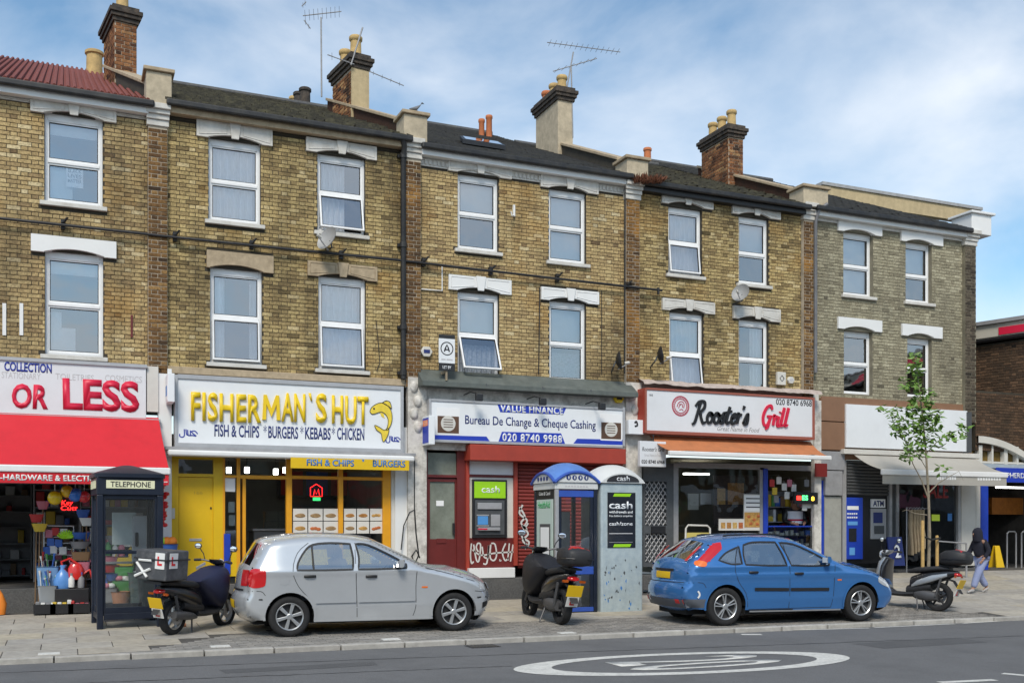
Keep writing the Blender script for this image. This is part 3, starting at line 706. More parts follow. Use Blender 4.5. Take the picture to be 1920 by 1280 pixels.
# ================================================================ GROUND
def ground_mat(name, col, nscale, amt, rough=.9, speck=0.0, patch=0.0, pcol=(.1, .1, .1), pscale=.6):
    return mat(name, col, rough, noise=amt, nscale=nscale, dirt=patch, dscale=pscale, dcol=pcol, bump=.25, bscale=90)
M_asph = ground_mat('asphalt', (.135, .135, .137), 55, .28, patch=.7, pcol=(.085, .085, .086), pscale=.9)
M_asph2 = ground_mat('worn_asphalt', (.10, .098, .095), 40, .35, patch=.6, pcol=(.16, .15, .14), pscale=1.2)
M_earth = ground_mat('far_ground', (.12, .12, .11), 3, .3)
M_paint = mat('road_paint', (.62, .61, .57), .8, noise=.18, nscale=30, dirt=.5, dscale=9, dcol=(.22, .22, .21))
def slab_mat(name, cols, dcol):
    m = mat(name, cols[0], .88, noise=.22, nscale=7, dirt=.4, dscale=2.3, dcol=dcol, bump=.2, bscale=70)
    t = m.node_tree; oi = t.nodes.new('ShaderNodeObjectInfo'); cr = t.nodes.new('ShaderNodeValToRGB'); e = cr.color_ramp.elements
    cr.color_ramp.interpolation = 'LINEAR'; e[0].color = (*cols[0], 1); e[1].color = (*cols[-1], 1)
    for i, c in enumerate(cols[1:-1]): q = e.new((i+1)/(len(cols)-1)); q.color = (*c, 1)
    t.links.new(oi.outputs['Random'], cr.inputs['Fac'])
    vm = [n for n in t.nodes if n.type == 'VECT_MATH'][0]; t.links.new(cr.outputs['Color'], vm.inputs[0])
    g = t.nodes.new('ShaderNodeNewGeometry')
    for n in t.nodes:
        if n.type == 'TEX_NOISE': t.links.new(g.outputs['Position'], n.inputs['Vector'])
    return m
M_slab = slab_mat('paving_slab', [(.35, .32, .275), (.41, .36, .27), (.33, .31, .28), (.44, .40, .33)], (.19, .175, .155))
M_paver = slab_mat('block_paver', [(.24, .225, .205), (.30, .28, .25), (.21, .20, .185), (.33, .31, .28)], (.08, .075, .07))
M_kerb = slab_mat('granite_kerb', [(.42, .40, .36), (.36, .34, .31), (.48, .46, .42)], (.2, .19, .17))
M_joint = mat('sandy_joint', (.085, .078, .07), .95, noise=.4, nscale=15)

def struct(o): o['kind'] = 'structure'; return o
m = MB(); m.quad((-900, -900, -.35), (900, -900, -.35), (900, 900, -.35), (-900, 900, -.35)); struct(m.build('ground', M_earth, None, fix=False))
ROADZ = -.06
m = MB(); xs = [-60, -20, -6, 0, 6, 12, 18, 26, 60, 120]
for a, b in zip(xs[:-1], xs[1:]):
    m.quad((a, kerb_y(a)-9.5, ROADZ), (b, kerb_y(b)-9.5, ROADZ), (b, kerb_y(b)-.1, ROADZ), (a, kerb_y(a)-.1, ROADZ))
road = struct(m.build('road', M_asph, None, fix=False))
m = MB()
for a, b in zip(xs[:-1], xs[1:]): m.box(a, b, 0, .01, 0, .01) if False else m.quad((a, kerb_y(a)-30, .04), (b, kerb_y(b)-30, .04), (b, kerb_y(b)-9.4, .04), (a, kerb_y(a)-9.4, .04))
struct(m.build('far_side_pavement', M_asph2, None, fix=False))
# pavement bed (joints) following the fall of the street
m = MB(); nx, ny = 70, 14; x0_, x1_ = -7.0, 33.0; V = []; F = []
for i in range(nx+1):
    x = x0_+(x1_-x0_)*i/nx
    for j in range(ny+1):
        y = kerb_y(x)+.02+(0.3-kerb_y(x))*j/ny; V.append((x, y, ground_z(x, y)-.008))
for i in range(nx):
    for j in range(ny): a = i*(ny+1)+j; F.append((a, a+ny+1, a+ny+2, a+1))
m.add(V, F); pave = struct(m.build('pavement', M_joint, None, fix=False, smooth=True))
def plate(parent, name, pts, mat_, th=.012):
    """thin stone lying on the pavement, its corners on the slope"""
    c = Vector((sum(p[0] for p in pts)/len(pts), sum(p[1] for p in pts)/len(pts), 0)); c.z = ground_z(c.x, c.y)
    m_ = MB(); n = len(pts); T = [(p[0]-c.x, p[1]-c.y, ground_z(p[0], p[1])-c.z) for p in pts]; I = [(q[0]*.985, q[1]*.985, q[2]+.002) for q in T]
    m_.add([(q[0], q[1], q[2]-th) for q in T]+[(q[0], q[1], q[2]-.001) for q in T]+I, [(2*n+3, 2*n+2, 2*n+1, 2*n)[::-1]]+[(i, (i+1) % n, n+(i+1) % n, n+i) for i in range(n)]+[(n+i, n+(i+1) % n, 2*n+(i+1) % n, 2*n+i) for i in range(n)])
    o = bpy.data.objects.new(name, m_.mesh(name, mat_)); COL.objects.link(o); o.location = c; adopt(o, parent); return o
# kerb stones
x = -6.5; i = 0
while x < 32:
    Lk = .91; g = .008; w_ = .15
    m = MB(); a, b = x+g, x+Lk-g
    zt = .012
    m.box(a, b, 0, w_, ROADZ-.1, zt); k = m.build('kerb_stone', M_kerb, pave, bevel=.012)
    k.location = (0, kerb_y((a+b)/2)-.10, 0); k.rotation_euler = (0, 0, 0)
    x += Lk; i += 1
# paving slabs; a strip of block pavers where the cars stand
rnd = random.Random(5)
PVX0, PVX1 = 0.35, 15.5
def strip_in(x): return kerb_y(x)+(1.95 if x > 2.6 else 1.95*max(0, (x-PVX0)/(2.6-PVX0)))
row_y = -0.62; r = 0
while row_y > -6.6:
    dy = .6; x = -6.6+(.45 if r % 2 else 0)
    while x < 31:
        L_ = .9; a, b = x+.006, x+L_-.006; y1, y0 = row_y-.006, row_y-dy+.006; xc = (a+b)/2
        lim = kerb_y(xc)+.06
        if PVX0 < xc < PVX1: lim = strip_in(xc)
        y0c = max(y0, lim)
        if y1-y0c > .12: plate(pave, 'paving_slab', [(a, y0c), (b, y0c), (b, y1), (a, y1)], M_slab)
        x += L_
    row_y -= dy; r += 1
pv = []; y = 0
for r in range(19):
    x = PVX0+(.1 if r % 2 else 0)
    while x < PVX1:
        yk = kerb_y(x)+.065+r*.104
        if yk+.1 < strip_in(x)+.02: pv.append((x, yk))
        x += .206
cd = lambda q: (q[0])**2+(q[1]+CD)**2
pv.sort(key=cd)
pm_mesh = MB(); pm_mesh.box(.002, .199, .002, .099, -.02, .004); pmm = pm_mesh.mesh('paver', M_paver)
for q in pv[:300]: inst(pmm, 'paver', (q[0], q[1], ground_z(q[0]+.1, q[1]+.05)-.004+rnd.uniform(-.002, .002)), pave)
rest = MB()
for q in pv[300:]: z = ground_z(q[0]+.1, q[1]+.05)-.004+rnd.uniform(-.002, .002); rest.box(q[0]+.002, q[0]+.199, q[1]+.002, q[1]+.099, z-.02, z+.004)
M_paver2 = brick_mat('block_paver_mass', [(0, (.21, .20, .185)), (.5, (.28, .26, .235)), (1, (.33, .31, .28))], soot=.4, sootcol=(.08, .075, .07), sscale=1.5)
rr = random.Random(2); rest.a = [v for v in [rr.random() for _ in range(len(rest.a)//6)] for _ in range(6)]
o = rest.build('pavers', M_paver2, pave, attr=True, fix=False); o['kind'] = 'stuff'
# dark step at the foot of the shops
m = MB()
for a, b in ((-3.0, XW(322)), (XW(322), XW(800)), (XW(800), XW(1200)), (XW(1200), XW(1585)), (XW(1585), XW(1830))):
    m.box(a+.003, b-.003, -.14, .4, base_z((a+b)/2)-.15, .575)
struct(m.build('shop_step', M_asph2, None, bevel=.01))
# pale paint marks of the parking bay, litter flag stones
for px, py in ((413, 1211), (733, 1198), (1063, 1186), (92, 1225)):
    c = G(px, py); plate(pave, 'bay_marker', [(c.x-.13, c.y-.09), (c.x+.13, c.y-.09), (c.x+.13, c.y+.09), (c.x-.13, c.y+.09)], M_paint).location.z += .006
# road marking: ring and 20
A, B = GR(966, 1257, ROADZ), GR(1581, 1228, ROADZ); T, Bm = GR(1300, 1219.5, ROADZ), GR(1230, 1267, ROADZ)
c = (A+B)/2; ra = (B-A).length/2; rb = abs(T.y-Bm.y)/2; ang = atan2(B.y-A.y, B.x-A.x)
m = MB(); n = 72; V = []
for k in range(n):
    q = 2*pi*k/n
    for e, s_ in ((0, 1), (1, 1)):
        ex, ey = (ra, rb) if e == 0 else (ra*.79, rb*.80)
        X, Y = ex*cos(q), ey*sin(q); V.append((c.x+X*cos(ang)-Y*sin(ang), c.y+X*sin(ang)+Y*cos(ang), ROADZ+.004))
m.add(V, [(2*k, 2*((k+1) % n), 2*((k+1) % n)+1, 2*k+1) for k in range(n)])
mk = m.build('roundel_ring', M_paint, road, fix=False)
Mx = Matrix.Translation((c.x-ra*.40, c.y+rb*.47, ROADZ+.0035)) @ Matrix(((0, 0, 1, 0), (-1, 0, 0, 0), (0, -1, 0, 0), (0, 0, 0, 1)))
text('20', M_paint, road, 0, 0, 0, ra*.86, rb*.98, ext=.001, M=Mx, bold=.012, name='roundel_number')
# centre-line dashes and edge dashes
def dash(a, b, w_=.1):
    m_ = MB(); d = (b-a).normalized(); n_ = Vector((-d.y, d.x, 0))*w_/2; u = Vector((0, 0, .004)); m_.quad(a-n_+u, b-n_+u, b+n_+u, a+n_+u); m_.build('lane_dash', M_paint, road, fix=True)
dash(GR(1762, 1279, ROADZ), GR(1866, 1274, ROADZ), .12); dash(GR(1880, 1262, ROADZ), GR(1990, 1272, ROADZ), .12); dash(GR(1390, 1189, ROADZ), GR(1428, 1189, ROADZ), .16)
a0 = GR(1762, 1279, ROADZ); a1 = GR(1866, 1274, ROADZ)
for k in range(1, 5): dash(a0+Vector((4.2*k, -.14*k, 0)), a1+Vector((4.2*k, -.14*k, 0)), .12)
for p, q in (((1400, 1183), (1630, 1177)), ((1640, 1176), (1790, 1169)), ((1805, 1168), (1925, 1161))):
    dash(GR(p[0], p[1], ROADZ), GR(q[0], q[1], ROADZ), .07)

# repairs in the carriageway, tar seams, a gully grate and a manhole cover
M_patch = ground_mat('newer_asphalt', (.085, .085, .087), 70, .3, patch=.4, pcol=(.12, .12, .12), pscale=2); M_tar = mat('tar_seam', (.025, .025, .027), .55, noise=.3, nscale=20); rnd = random.Random(6)
def wob(pts, w_): return [Vector((p[0]+rnd.uniform(-w_, w_), p[1]+rnd.uniform(-w_, w_), ROADZ+.002)) for p in pts]
for (a, b) in (((420, 1262), (700, 1240)), ((1655, 1215), (1790, 1195))):
    A_, B_ = GR(*a, ROADZ), GR(*b, ROADZ); q = [(A_.x, A_.y), ((A_.x+B_.x)/2, A_.y-.02), (B_.x, A_.y), (B_.x, B_.y), ((A_.x+B_.x)/2, B_.y), (A_.x, B_.y)]; m = MB(); m.poly(wob(q, .03)); m.build('road_patch', M_patch, road, fix=False)
for (a, b) in (((-40, 1262), (1960, 1190)), ((100, 1282), (960, 1248))):
    A_, B_ = GR(*a, ROADZ), GR(*b, ROADZ); V = []; n = 90
    for i in range(n+1): p = A_.lerp(B_, i/n); o_ = rnd.uniform(-.02, .02); k = rnd.uniform(.006, .016); V += [(p.x, p.y+o_-k, ROADZ+.003), (p.x, p.y+o_+k, ROADZ+.003)]
    m = MB(); m.add(V, [(2*i, 2*i+2, 2*i+3, 2*i+1) for i in range(n)]); m.build('tar_seam', M_tar, road, fix=False)
g = GR(905, 1211, ROADZ); m = MB(); m.box(g.x-.22, g.x+.22, g.y-.16, g.y+.16, ROADZ, ROADZ+.006)
gr_ = m.build('gully_grate', M_tar, road)
for k in range(8): m = MB(); x = g.x-.19+k*.052; m.box(x, x+.028, g.y-.14, g.y+.14, ROADZ+.0062, ROADZ+.014); m.build('grate_bar', M_joint, gr_)
# ================================================================ SHOPS
def bx(mb, pl, pr, pt, pb, yf, yb, M=None):
    """box whose front face (at depth yf) covers the photo rectangle, rows read at the left edge"""
    mb.box(XW(pl, yf), XW(pr, yf), yf, yb, ZW(pl, pb, yf), ZW(pl, pt, yf)); return mb
def part(name, mat_, parent, rects, yf, yb, bevel=0):
    m_ = MB()
    for r in rects: bx(m_, *r, yf, yb)
    return m_.build(name, mat_, parent, bevel=bevel)
def pane(parent, pl, pr, pt, pb, y, mat_=None):
    m_ = MB(); x0, x1, z0, z1 = XW(pl, y), XW(pr, y), ZW(pl, pb, y), ZW(pl, pt, y)
    m_.quad((x0, y, z0), (x1, y, z0), (x1, y, z1), (x0, y, z1)); return m_.build('pane', mat_ or M_shopglass, parent, fix=False)
def ptext(s, mat_, parent, pl, pr, pt, pb, y, **k):
    x = XW(pl, y); return text(s, mat_, parent, x, ZW(pl, pb, y), y, ZW(pl, pt, y)-ZW(pl, pb, y), XW(pr, y)-x, **k)
def room(parent, x0, x1, z0, z1, y0, y1, mat_, name='shop_interior'):
    m_ = MB()
    m_.quad((x0, y1, z0), (x1, y1, z0), (x1, y1, z1), (x0, y1, z1)); m_.quad((x0, y0, z0), (x0, y1, z0), (x0, y1, z1), (x0, y0, z1)); m_.quad((x1, y0, z0), (x1, y0, z1), (x1, y1, z1), (x1, y1, z0))
    m_.quad((x0, y0, z1), (x0, y1, z1), (x1, y1, z1), (x1, y0, z1)); m_.quad((x0, y0, z0), (x1, y0, z0), (x1, y1, z0), (x0, y1, z0)); return m_.build(name, mat_, parent, fix=False)
def stroke(mb, pts, r, y, ext, n=6):
    """flat brush stroke along points (x, z) or (x, z, width factor), facing the street"""
    P_ = [(p[0], p[1], p[2] if len(p) > 2 else 1.0) for p in pts]; S = []
    for i in range(len(P_)-1):
        p0, p1, p2, p3 = P_[max(i-1, 0)], P_[i], P_[i+1], P_[min(i+2, len(P_)-1)]
        for k in range(n):
            t = k/n; S.append(tuple(.5*((2*p1[j])+(-p0[j]+p2[j])*t+(2*p0[j]-5*p1[j]+4*p2[j]-p3[j])*t*t+(-p0[j]+3*p1[j]-3*p2[j]+p3[j])*t**3) for j in range(3)))
    S.append(P_[-1]); Lf = []; Rt = []
    for i, s in enumerate(S):
        a, b = S[max(i-1, 0)], S[min(i+1, len(S)-1)]; dx, dz = b[0]-a[0], b[1]-a[1]; l = sqrt(dx*dx+dz*dz) or 1; nx_, nz = -dz/l*r*s[2], dx/l*r*s[2]
        Lf.append((s[0]+nx_, s[1]+nz)); Rt.append((s[0]-nx_, s[1]-nz))
    V = []
    for l, q in zip(Lf, Rt): V += [(l[0], y-ext, l[1]), (q[0], y-ext, q[1]), (l[0], y, l[1]), (q[0], y, q[1])]
    F = [(0, 1, 3, 2)]; m_ = len(Lf)
    for i in range(m_-1):
        a = 4*i; b = a+4; F += [(a, b, b+1, a+1), (a, a+2, b+2, b), (a+1, b+1, b+3, a+3)]
    a = 4*(m_-1); F.append((a, a+2, a+3, a+1)); mb.add(V, F)

M_shopglass = glass_mat('shop_glass', tint=(.88, .92, .92), refl=.06)
M_sign = mat('sign_white', (.70, .71, .73), .4, noise=.03, nscale=3, dirt=.15, dscale=1.6, dcol=(.45, .44, .42))
M_signw = mat('sign_bright', (.76, .78, .80), .45, noise=.03, nscale=3, dirt=.12, dscale=2, dcol=(.5, .5, .5))
M_blueink = mat('blue_ink', (.015, .035, .30), .5); M_redink = mat('red_ink', (.62, .012, .05), .45); M_navy = mat('navy_ink', (.02, .035, .16), .5)
M_yellow = mat('yellow_letter', (.82, .56, .01), .4, noise=.04); M_faint = mat('faint_ink', (.50, .49, .50), .6)
M_redcloth = mat('red_awning_cloth', (.60, .010, .022), .7, noise=.16, nscale=2.2, dirt=.3, dscale=2.2, dcol=(.42, .012, .02), bump=.35, bscale=3.5)
M_orange = mat('orange_awning_cloth', (.48, .17, .065), .8, noise=.15, nscale=4, dirt=.45, dscale=2.5, dcol=(.30, .13, .06))
M_greycloth = mat('grey_awning_cloth', (.40, .38, .34), .85, noise=.1, nscale=4, dirt=.3, dscale=2, dcol=(.25, .23, .2))
M_ydoor = mat('yellow_paint', (.72, .46, .005), .42, noise=.05, nscale=4, dirt=.12, dscale=2.5, dcol=(.45, .28, .02))
M_amber = mat('amber_frame_paint', (.74, .33, .01), .45, noise=.08, nscale=6)
M_maroon = mat('maroon_paint', (.14, .018, .016), .45, noise=.12, nscale=5, dirt=.2, dscale=3, dcol=(.08, .02, .015))
M_redpaint = mat('red_oxide_paint', (.36, .045, .025), .5, noise=.1, nscale=5, dirt=.2, dscale=2, dcol=(.2, .03, .02), streak=True)
M_shut = mat('red_shutter', (.22, .028, .02), .5, noise=.15, nscale=5, dirt=.25, dscale=2, dcol=(.16, .03, .02))
M_grey = mat('grey_metal', (.30, .30, .31), .5, noise=.15, nscale=6, dirt=.2, dscale=4, dcol=(.15, .14, .13))
M_dgrey = mat('dark_grey_metal', (.075, .08, .085), .5, noise=.2, nscale=6)
M_alu = mat('aluminium', (.46, .46, .47), .4, metal=.4, noise=.1, nscale=6)
M_peel = mat('peeling_white_render', (.66, .63, .58), .9, noise=.2, nscale=5, dirt=.7, dscale=4.5, dcol=(.14, .12, .10), bump=.6, bscale=9)
M_bluepaint = mat('blue_paint', (.012, .05, .42), .4, noise=.1, nscale=6)
M_cream = mat('cream_panel', (.62, .60, .55), .6, noise=.06, nscale=5, dirt=.2, dscale=3, dcol=(.4, .38, .34))
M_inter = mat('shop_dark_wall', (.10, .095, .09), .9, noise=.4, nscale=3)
M_inter2 = mat('shop_pale_wall', (.28, .29, .27), .8, noise=.2, nscale=2)
M_frost = mat('frosted_glass', (.20, .22, .18), .25, noise=.25, nscale=3, dirt=.2, dscale=6, dcol=(.3, .32, .3))
M_lamp = mat('lamp_white', (1, .97, .9), .5, emit=6.0)
M_plastic_black = mat('black_plastic', (.018, .018, .02), .4)

# ---------------------------------------------------------------- shop 1: the pound shop
fs = thing('shop_fascia', 'white shop fascia reading or less in red over the red awning', 'sign', (XW(100), -.16, ZW(100, 775, -.16)))
YF = -.16
part('fascia_panel', M_sign, fs, [(-80, 274, 669, 771)], YF, .04, .01)
part('frame_rail', M_alu, fs, [(-80, 276, 663, 669.5), (-80, 301, 771, 777)], YF-.03, .03)
part('end_panel', M_cream, fs, [(275.5, 297, 686, 771)], YF+.03, .03)
ptext('COLLECTION', M_blueink, fs, 8, 97, 679, 694, YF, bold=.03, ext=.006)
ptext('STATIONARY', M_faint, fs, 3, 76, 697, 708, YF, ext=.003); ptext('TOILETRIES', M_faint, fs, 104, 176, 700, 711, YF, ext=.003); ptext('COSMETICS', M_faint, fs, 197, 266, 703, 714, YF, ext=.003)
ptext('OR', M_redink, fs, 22, 90, 723, 762, YF, bold=.035, ext=.012, shear=.06); ptext('LESS', M_redink, fs, 117, 261, 714, 764, YF, bold=.035, ext=.012, shear=-.02)
aw = thing('shop_awning', 'bright red shop awning lettered hardware and electrical houseware', 'awning', (XW(150), -.7, ZW(150, 890, -1.2)))
yt, yf_ = -.14, -1.25; xa, xb0, xb1 = XW(-90, yt), XW(297, yt), XW(316, yf_); zt_, zb_ = ZW(200, 779, yt), ZW(200, 874, yf_)
m = MB(); n = 24
for k in range(n):
    u0, u1 = k/n, (k+1)/n
    def ap(u, v): sag = -.05*sin(pi*v)*(1+.3*sin(u*9)); return Vector((xa+(xb0-xa)*u+(xb1-xb0)*u*v, yt+(yf_-yt)*v, zt_+(zb_-zt_)*v+sag*.5))
    for j in range(6): m.quad(ap(u0, j/6), ap(u1, j/6), ap(u1, (j+1)/6), ap(u0, (j+1)/6))
m.build('cloth', M_redcloth, aw, smooth=True, fix=False, merge=.001)
m = MB(); m.box(xa, xb1+.03, yf_-.06, yf_+.05, zb_-.12, zb_-.005); m.build('front_bar', M_white, aw, bevel=.02)
m = MB(); m.box(xa, xb1, yf_-.035, yf_-.025, zb_-.30, zb_-.12); va = m.build('valance', M_redcloth, aw)
zv = zb_-.255; X0 = XW(6, yf_-.04); text('HARDWARE & ELECTRICAL HOUSEWARE...', M_white, aw, X0, zv, yf_-.036, .085, XW(314, yf_)-X0, bold=.03, ext=.004)
text('-', M_white, aw, XW(0, yf_-.04), zv, yf_-.036, .085, .04, bold=.02, ext=.004)
for x in (xb1-.05,): m = MB(); m.tube([(xb0-.06, -.1, zt_-.55), (x, yf_+.05, zb_-.06)], .018, 6); m.build('awning_arm', M_alu, aw)
sf = part('shopfront', M_white, h1, [(297, 322, 690, 1100)], -.10, .1)
part('door_head', M_dgrey, sf, [(-80, 297, 780, 905)], .02, .12)
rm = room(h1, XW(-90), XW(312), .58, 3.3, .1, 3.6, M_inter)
rnd = random.Random(21)
GOODS = [mat('goods_%s' % n_, c_, .6) for n_, c_ in (('red', (.45, .03, .03)), ('blue', (.04, .12, .42)), ('green', (.08, .30, .08)), ('white', (.62, .62, .6)), ('yellow', (.6, .42, .04)), ('pink', (.5, .16, .22)), ('grey', (.2, .2, .21)), ('brown', (.2, .12, .06)))]
def shelf_unit(x0, x1, y, z0, z1, rows, label, seed, depth=.35, fill=.9, owner=None):
    """a display shelf; the goods on it are too dim and small to tell apart, they stay a mass"""
    r_ = random.Random(seed); t = thing('display_shelf', label, 'shelf', ((x0+x1)/2, y, z0), None); m_ = MB()
    m_.box(x0, x0+.03, y, y+depth, z0, z1); m_.box(x1-.03, x1, y, y+depth, z0, z1); m_.box(x0+.03, x1-.03, y+depth-.02, y+depth, z0, z1)
    m_.build('frame', M_grey, t); g = {}
    for k in range(rows):
        zz = z0+.08+(z1-z0-.1)*k/rows; s = MB(); s.box(x0+.03, x1-.03, y, y+depth-.02, zz-.02, zz); s.build('shelf_board', M_grey, t); x = x0+.05
        while x < x1-.12:
            w_ = r_.uniform(.06, .18); hh = r_.uniform(.08, (z1-z0-.1)/rows-.04)
            if r_.random() < fill and x+w_ < x1-.04: g.setdefault(r_.randrange(8), []).append((x, x+w_-.01, y+.02, y+.2, zz+.001, zz+hh))
            x += w_
    for ci, bs in g.items():
        s = MB()
        for b_ in bs: s.box(*b_)
        o_ = s.build('shelf_goods', GOODS[ci], t, bevel=.01); o_['kind'] = 'stuff'
    return t
shelf_unit(XW(-20, 2.9), XW(60, 2.9), 2.9, .6, 2.6, 6, 'dim shelf of small goods deep inside the hardware shop', 1, fill=.55); shelf_unit(XW(62, 1.6), XW(150, 1.6), 1.6, .6, 2.7, 6, 'shelf packed with boxed goods behind the wire rack of the hardware shop', 2); shelf_unit(XW(150), XW(290), .9, .6, 2.7, 6, 'tall shelf of goods behind the dark telephone box', 3)

# ---------------------------------------------------------------- shop 2: fish and chips
sg = thing('shop_fascia', 'white lightbox fascia with yellow letters and a yellow fish', 'sign', (XW(540), -.2, ZW(540, 840, -.2)))
YF = -.24
part('lightbox', M_signw, sg, [(333, 752, 708, 830)], YF, .02)
part('frame', M_alu, sg, [(328, 333.5, 702, 838), (751.5, 757, 724, 850), (333.5, 751.5, 701, 709), (333.5, 751.5, 829, 837)], YF-.025, .02, .004)
ptext('FISHER', M_yellow, sg, 358, 489, 739, 786, YF, bold=.022, ext=.045, spacing=1.06); ptext('AN', M_yellow, sg, 527.5, 572, 741, 788, YF, bold=.022, ext=.045, spacing=1.04)
_x, _w, _z, _h = XW(491.5, YF), XW(525, YF)-XW(491.5, YF), ZW(494, 786.5, YF), ZW(494, 740, YF)-ZW(494, 786.5, YF); m = MB()
m.prism([(_x+_w*a, _z+_h*b) for a, b in ((0, 0), (.2, 0), (.22, .62), (.5, .12), (.78, .62), (.8, 0), (1, 0), (.93, 1), (.76, 1), (.5, .45), (.24, 1), (.07, 1))], 'y', YF-.045, YF); m.build('lettering', M_yellow, sg)
ptext('`', M_yellow, sg, 578, 585, 739, 789, YF, bold=.02, ext=.03); ptext('S', M_yellow, sg, 592, 612, 742, 790, YF, bold=.02, ext=.045); ptext('HUT', M_yellow, sg, 622, 690, 745, 792, YF, bold=.02, ext=.045, spacing=1.06)
ptext('FISH & CHIPS', M_navy, sg, 402, 486, 797, 817, YF, bold=.02, ext=.004); ptext('*', M_navy, sg, 494, 500, 799, 819, YF, ext=.004); ptext('BURGERS', M_navy, sg, 503, 559, 800, 820, YF, bold=.02, ext=.004); ptext('*', M_navy, sg, 563, 569, 801, 821, YF, ext=.004)
ptext('KEBABS', M_navy, sg, 572, 620, 802, 822, YF, bold=.02, ext=.004); ptext('*', M_navy, sg, 622, 628, 803, 823, YF, ext=.004); ptext('CHICKEN', M_navy, sg, 632, 683, 803, 823, YF, bold=.02, ext=.004)
def halal(px, py, s):
    m_ = MB(); x, z = XW(px, YF), ZW(px, py, YF); k = s
    for pts in ([(32, 3), (27, 8), (21, 7), (24, 3), (29, -1), (22, 0), (19, 0), (19, 9)], [(19, 0), (15, 0), (14, 10)], [(15, 0), (12, 2), (11, 11)], [(8, 11), (8, -1), (4, -4), (0, -2), (0, 2)]):
        stroke(m_, [(x+p[0]*k, z+p[1]*k) for p in pts], .010, YF, .004)
    m_.build('lettering', M_blueink, sg)
halal(337, 815, .0098); halal(724, 826, .0090)
# the fish: body, fins, tail
m = MB(); fxy = lambda px, py: (XW(px, YF), ZW(px, py, YF))
body = [(693, 771), (697, 763), (706, 757), (716, 755), (726, 760), (733, 770), (735, 783), (733, 795), (728, 804), (724, 806), (727, 796), (727, 785), (722, 776), (714, 772), (704, 775), (697, 776)]
fin = [(716, 755), (724, 751), (731, 754), (734, 766), (729, 762)]; fin2 = [(712, 773), (719, 775), (721, 784), (715, 780)]
tail = [(726, 802), (720, 806), (710, 800), (702, 797), (706, 806), (714, 812), (716, 822), (719, 828), (726, 818), (729, 806)]
m.prism([fxy(*p) for p in body], 'y', YF-.012, YF); m.prism([fxy(*p) for p in tail], 'y', YF-.010, YF); m.prism([fxy(*p) for p in fin], 'y', YF-.009, YF); m.prism([fxy(*p) for p in fin2], 'y', YF-.009, YF)
m.build('fish_emblem', mat('fish_yellow', (.80, .60, .05), .5, noise=.2, nscale=8), sg)
m = MB()
for q in (body, tail, fin): stroke(m, [fxy(*p) for p in q+q[:1]], .006, YF-.012, .003, 3)
m.sphere((fxy(701, 766)[0], YF-.013, fxy(701, 766)[1]), .02, 8, 6, (1, .3, 1)); m.build('fish_outline', ink, sg)
aw = thing('shop_awning', 'rolled white awning box with a yellow fish and chips valance', 'awning', (XW(545), -.5, ZW(545, 860, -.5)))
y = -.52; m = MB(); bx(m, 315, 778, 842, 853, y, -.24); m.build('cassette', M_white, aw, bevel=.03); m = MB(); bx(m, 310, 780, 836, 842, -.3, 0); m.build('cover_board', M_grey, aw)
m = MB(); bx(m, 545, 767, 857, 877, y, y+.012); m.build('valance', M_ydoor, aw)
M_ltb = mat('light_blue_ink', (.05, .20, .50), .6)
ptext('FISH & CHIPS', M_ltb, aw, 575, 664, 861, 872, y, bold=.03, ext=.003); ptext("'", M_ltb, aw, 679, 683, 862, 873, y, ext=.003); ptext('BURGERS', M_ltb, aw, 699, 760, 863, 874, y, bold=.03, ext=.003)
y = 0.0
sf = part('shopfront', M_ydoor, h2, [(322, 335, 852, 1088), (400, 418, 856, 1090), (335, 400, 853, 860), (335, 400, 887, 893), (418, 446, 1035, 1080)], y, .12)
part('window_frame', M_amber, sf, [(418, 422, 858, 1086), (444, 450.5, 858, 1090), (455, 461, 897, 1090), (537, 547.5, 858, 1090), (635, 643.5, 860, 1090), (718, 733, 862, 1090), (450.5, 537, 890, 897), (547.5, 635, 891, 897), (643.5, 718, 893, 899), (422, 444, 890, 895)], y-.01, .10, .004)
dr = part('door', M_ydoor, sf, [(335.5, 399.5, 893.5, 1087)], .035, .09, .004); dr['label'] = 'plain yellow street door with letter slot'
part('letter_slot', M_alu, dr, [(355, 378, 1009, 1014)], .025, .04, .003); part('intercom', M_cream, sf, [(322.5, 328, 952, 972)], -.03, 0, .004); part('door_lock', M_plastic_black, dr, [(394, 397, 950, 954)], .025, .04)
ptext('166', mat('worn_digits', (.50, .33, .02), .5), dr, 364, 380, 921, 926, .034, ext=.003)
pane(sf, 335, 400, 860, 887, .06); pane(sf, 422, 444, 860, 1036, .05); pane(sf, 450, 537, 860, 891, .05); pane(sf, 547, 635, 862, 1030, .05); pane(sf, 643, 718, 864, 1032, .05)
part('blue_board', M_bluepaint, sf, [(420, 432, 1000, 1076)], -.03, -.012, .003); part('notice', pm, sf, [(419, 441, 895, 921)], .03, .036)
part('menu_notice', M_cream, sf, [(428, 440, 940, 960), (429, 441, 965, 985)], .055, .058)
part('stall_riser', M_ydoor, sf, [(547, 718, 1030, 1092)], .0, .08, .004); part('side_pier', M_white, sf, [(741, 797, 800, 1092)], -.05, .10); part('corner_trim', M_cream, sf, [(733.5, 741, 858, 1092)], .0, .1)
room(h2, XW(322), XW(742), .58, 3.35, .13, 4.2, M_inter2)
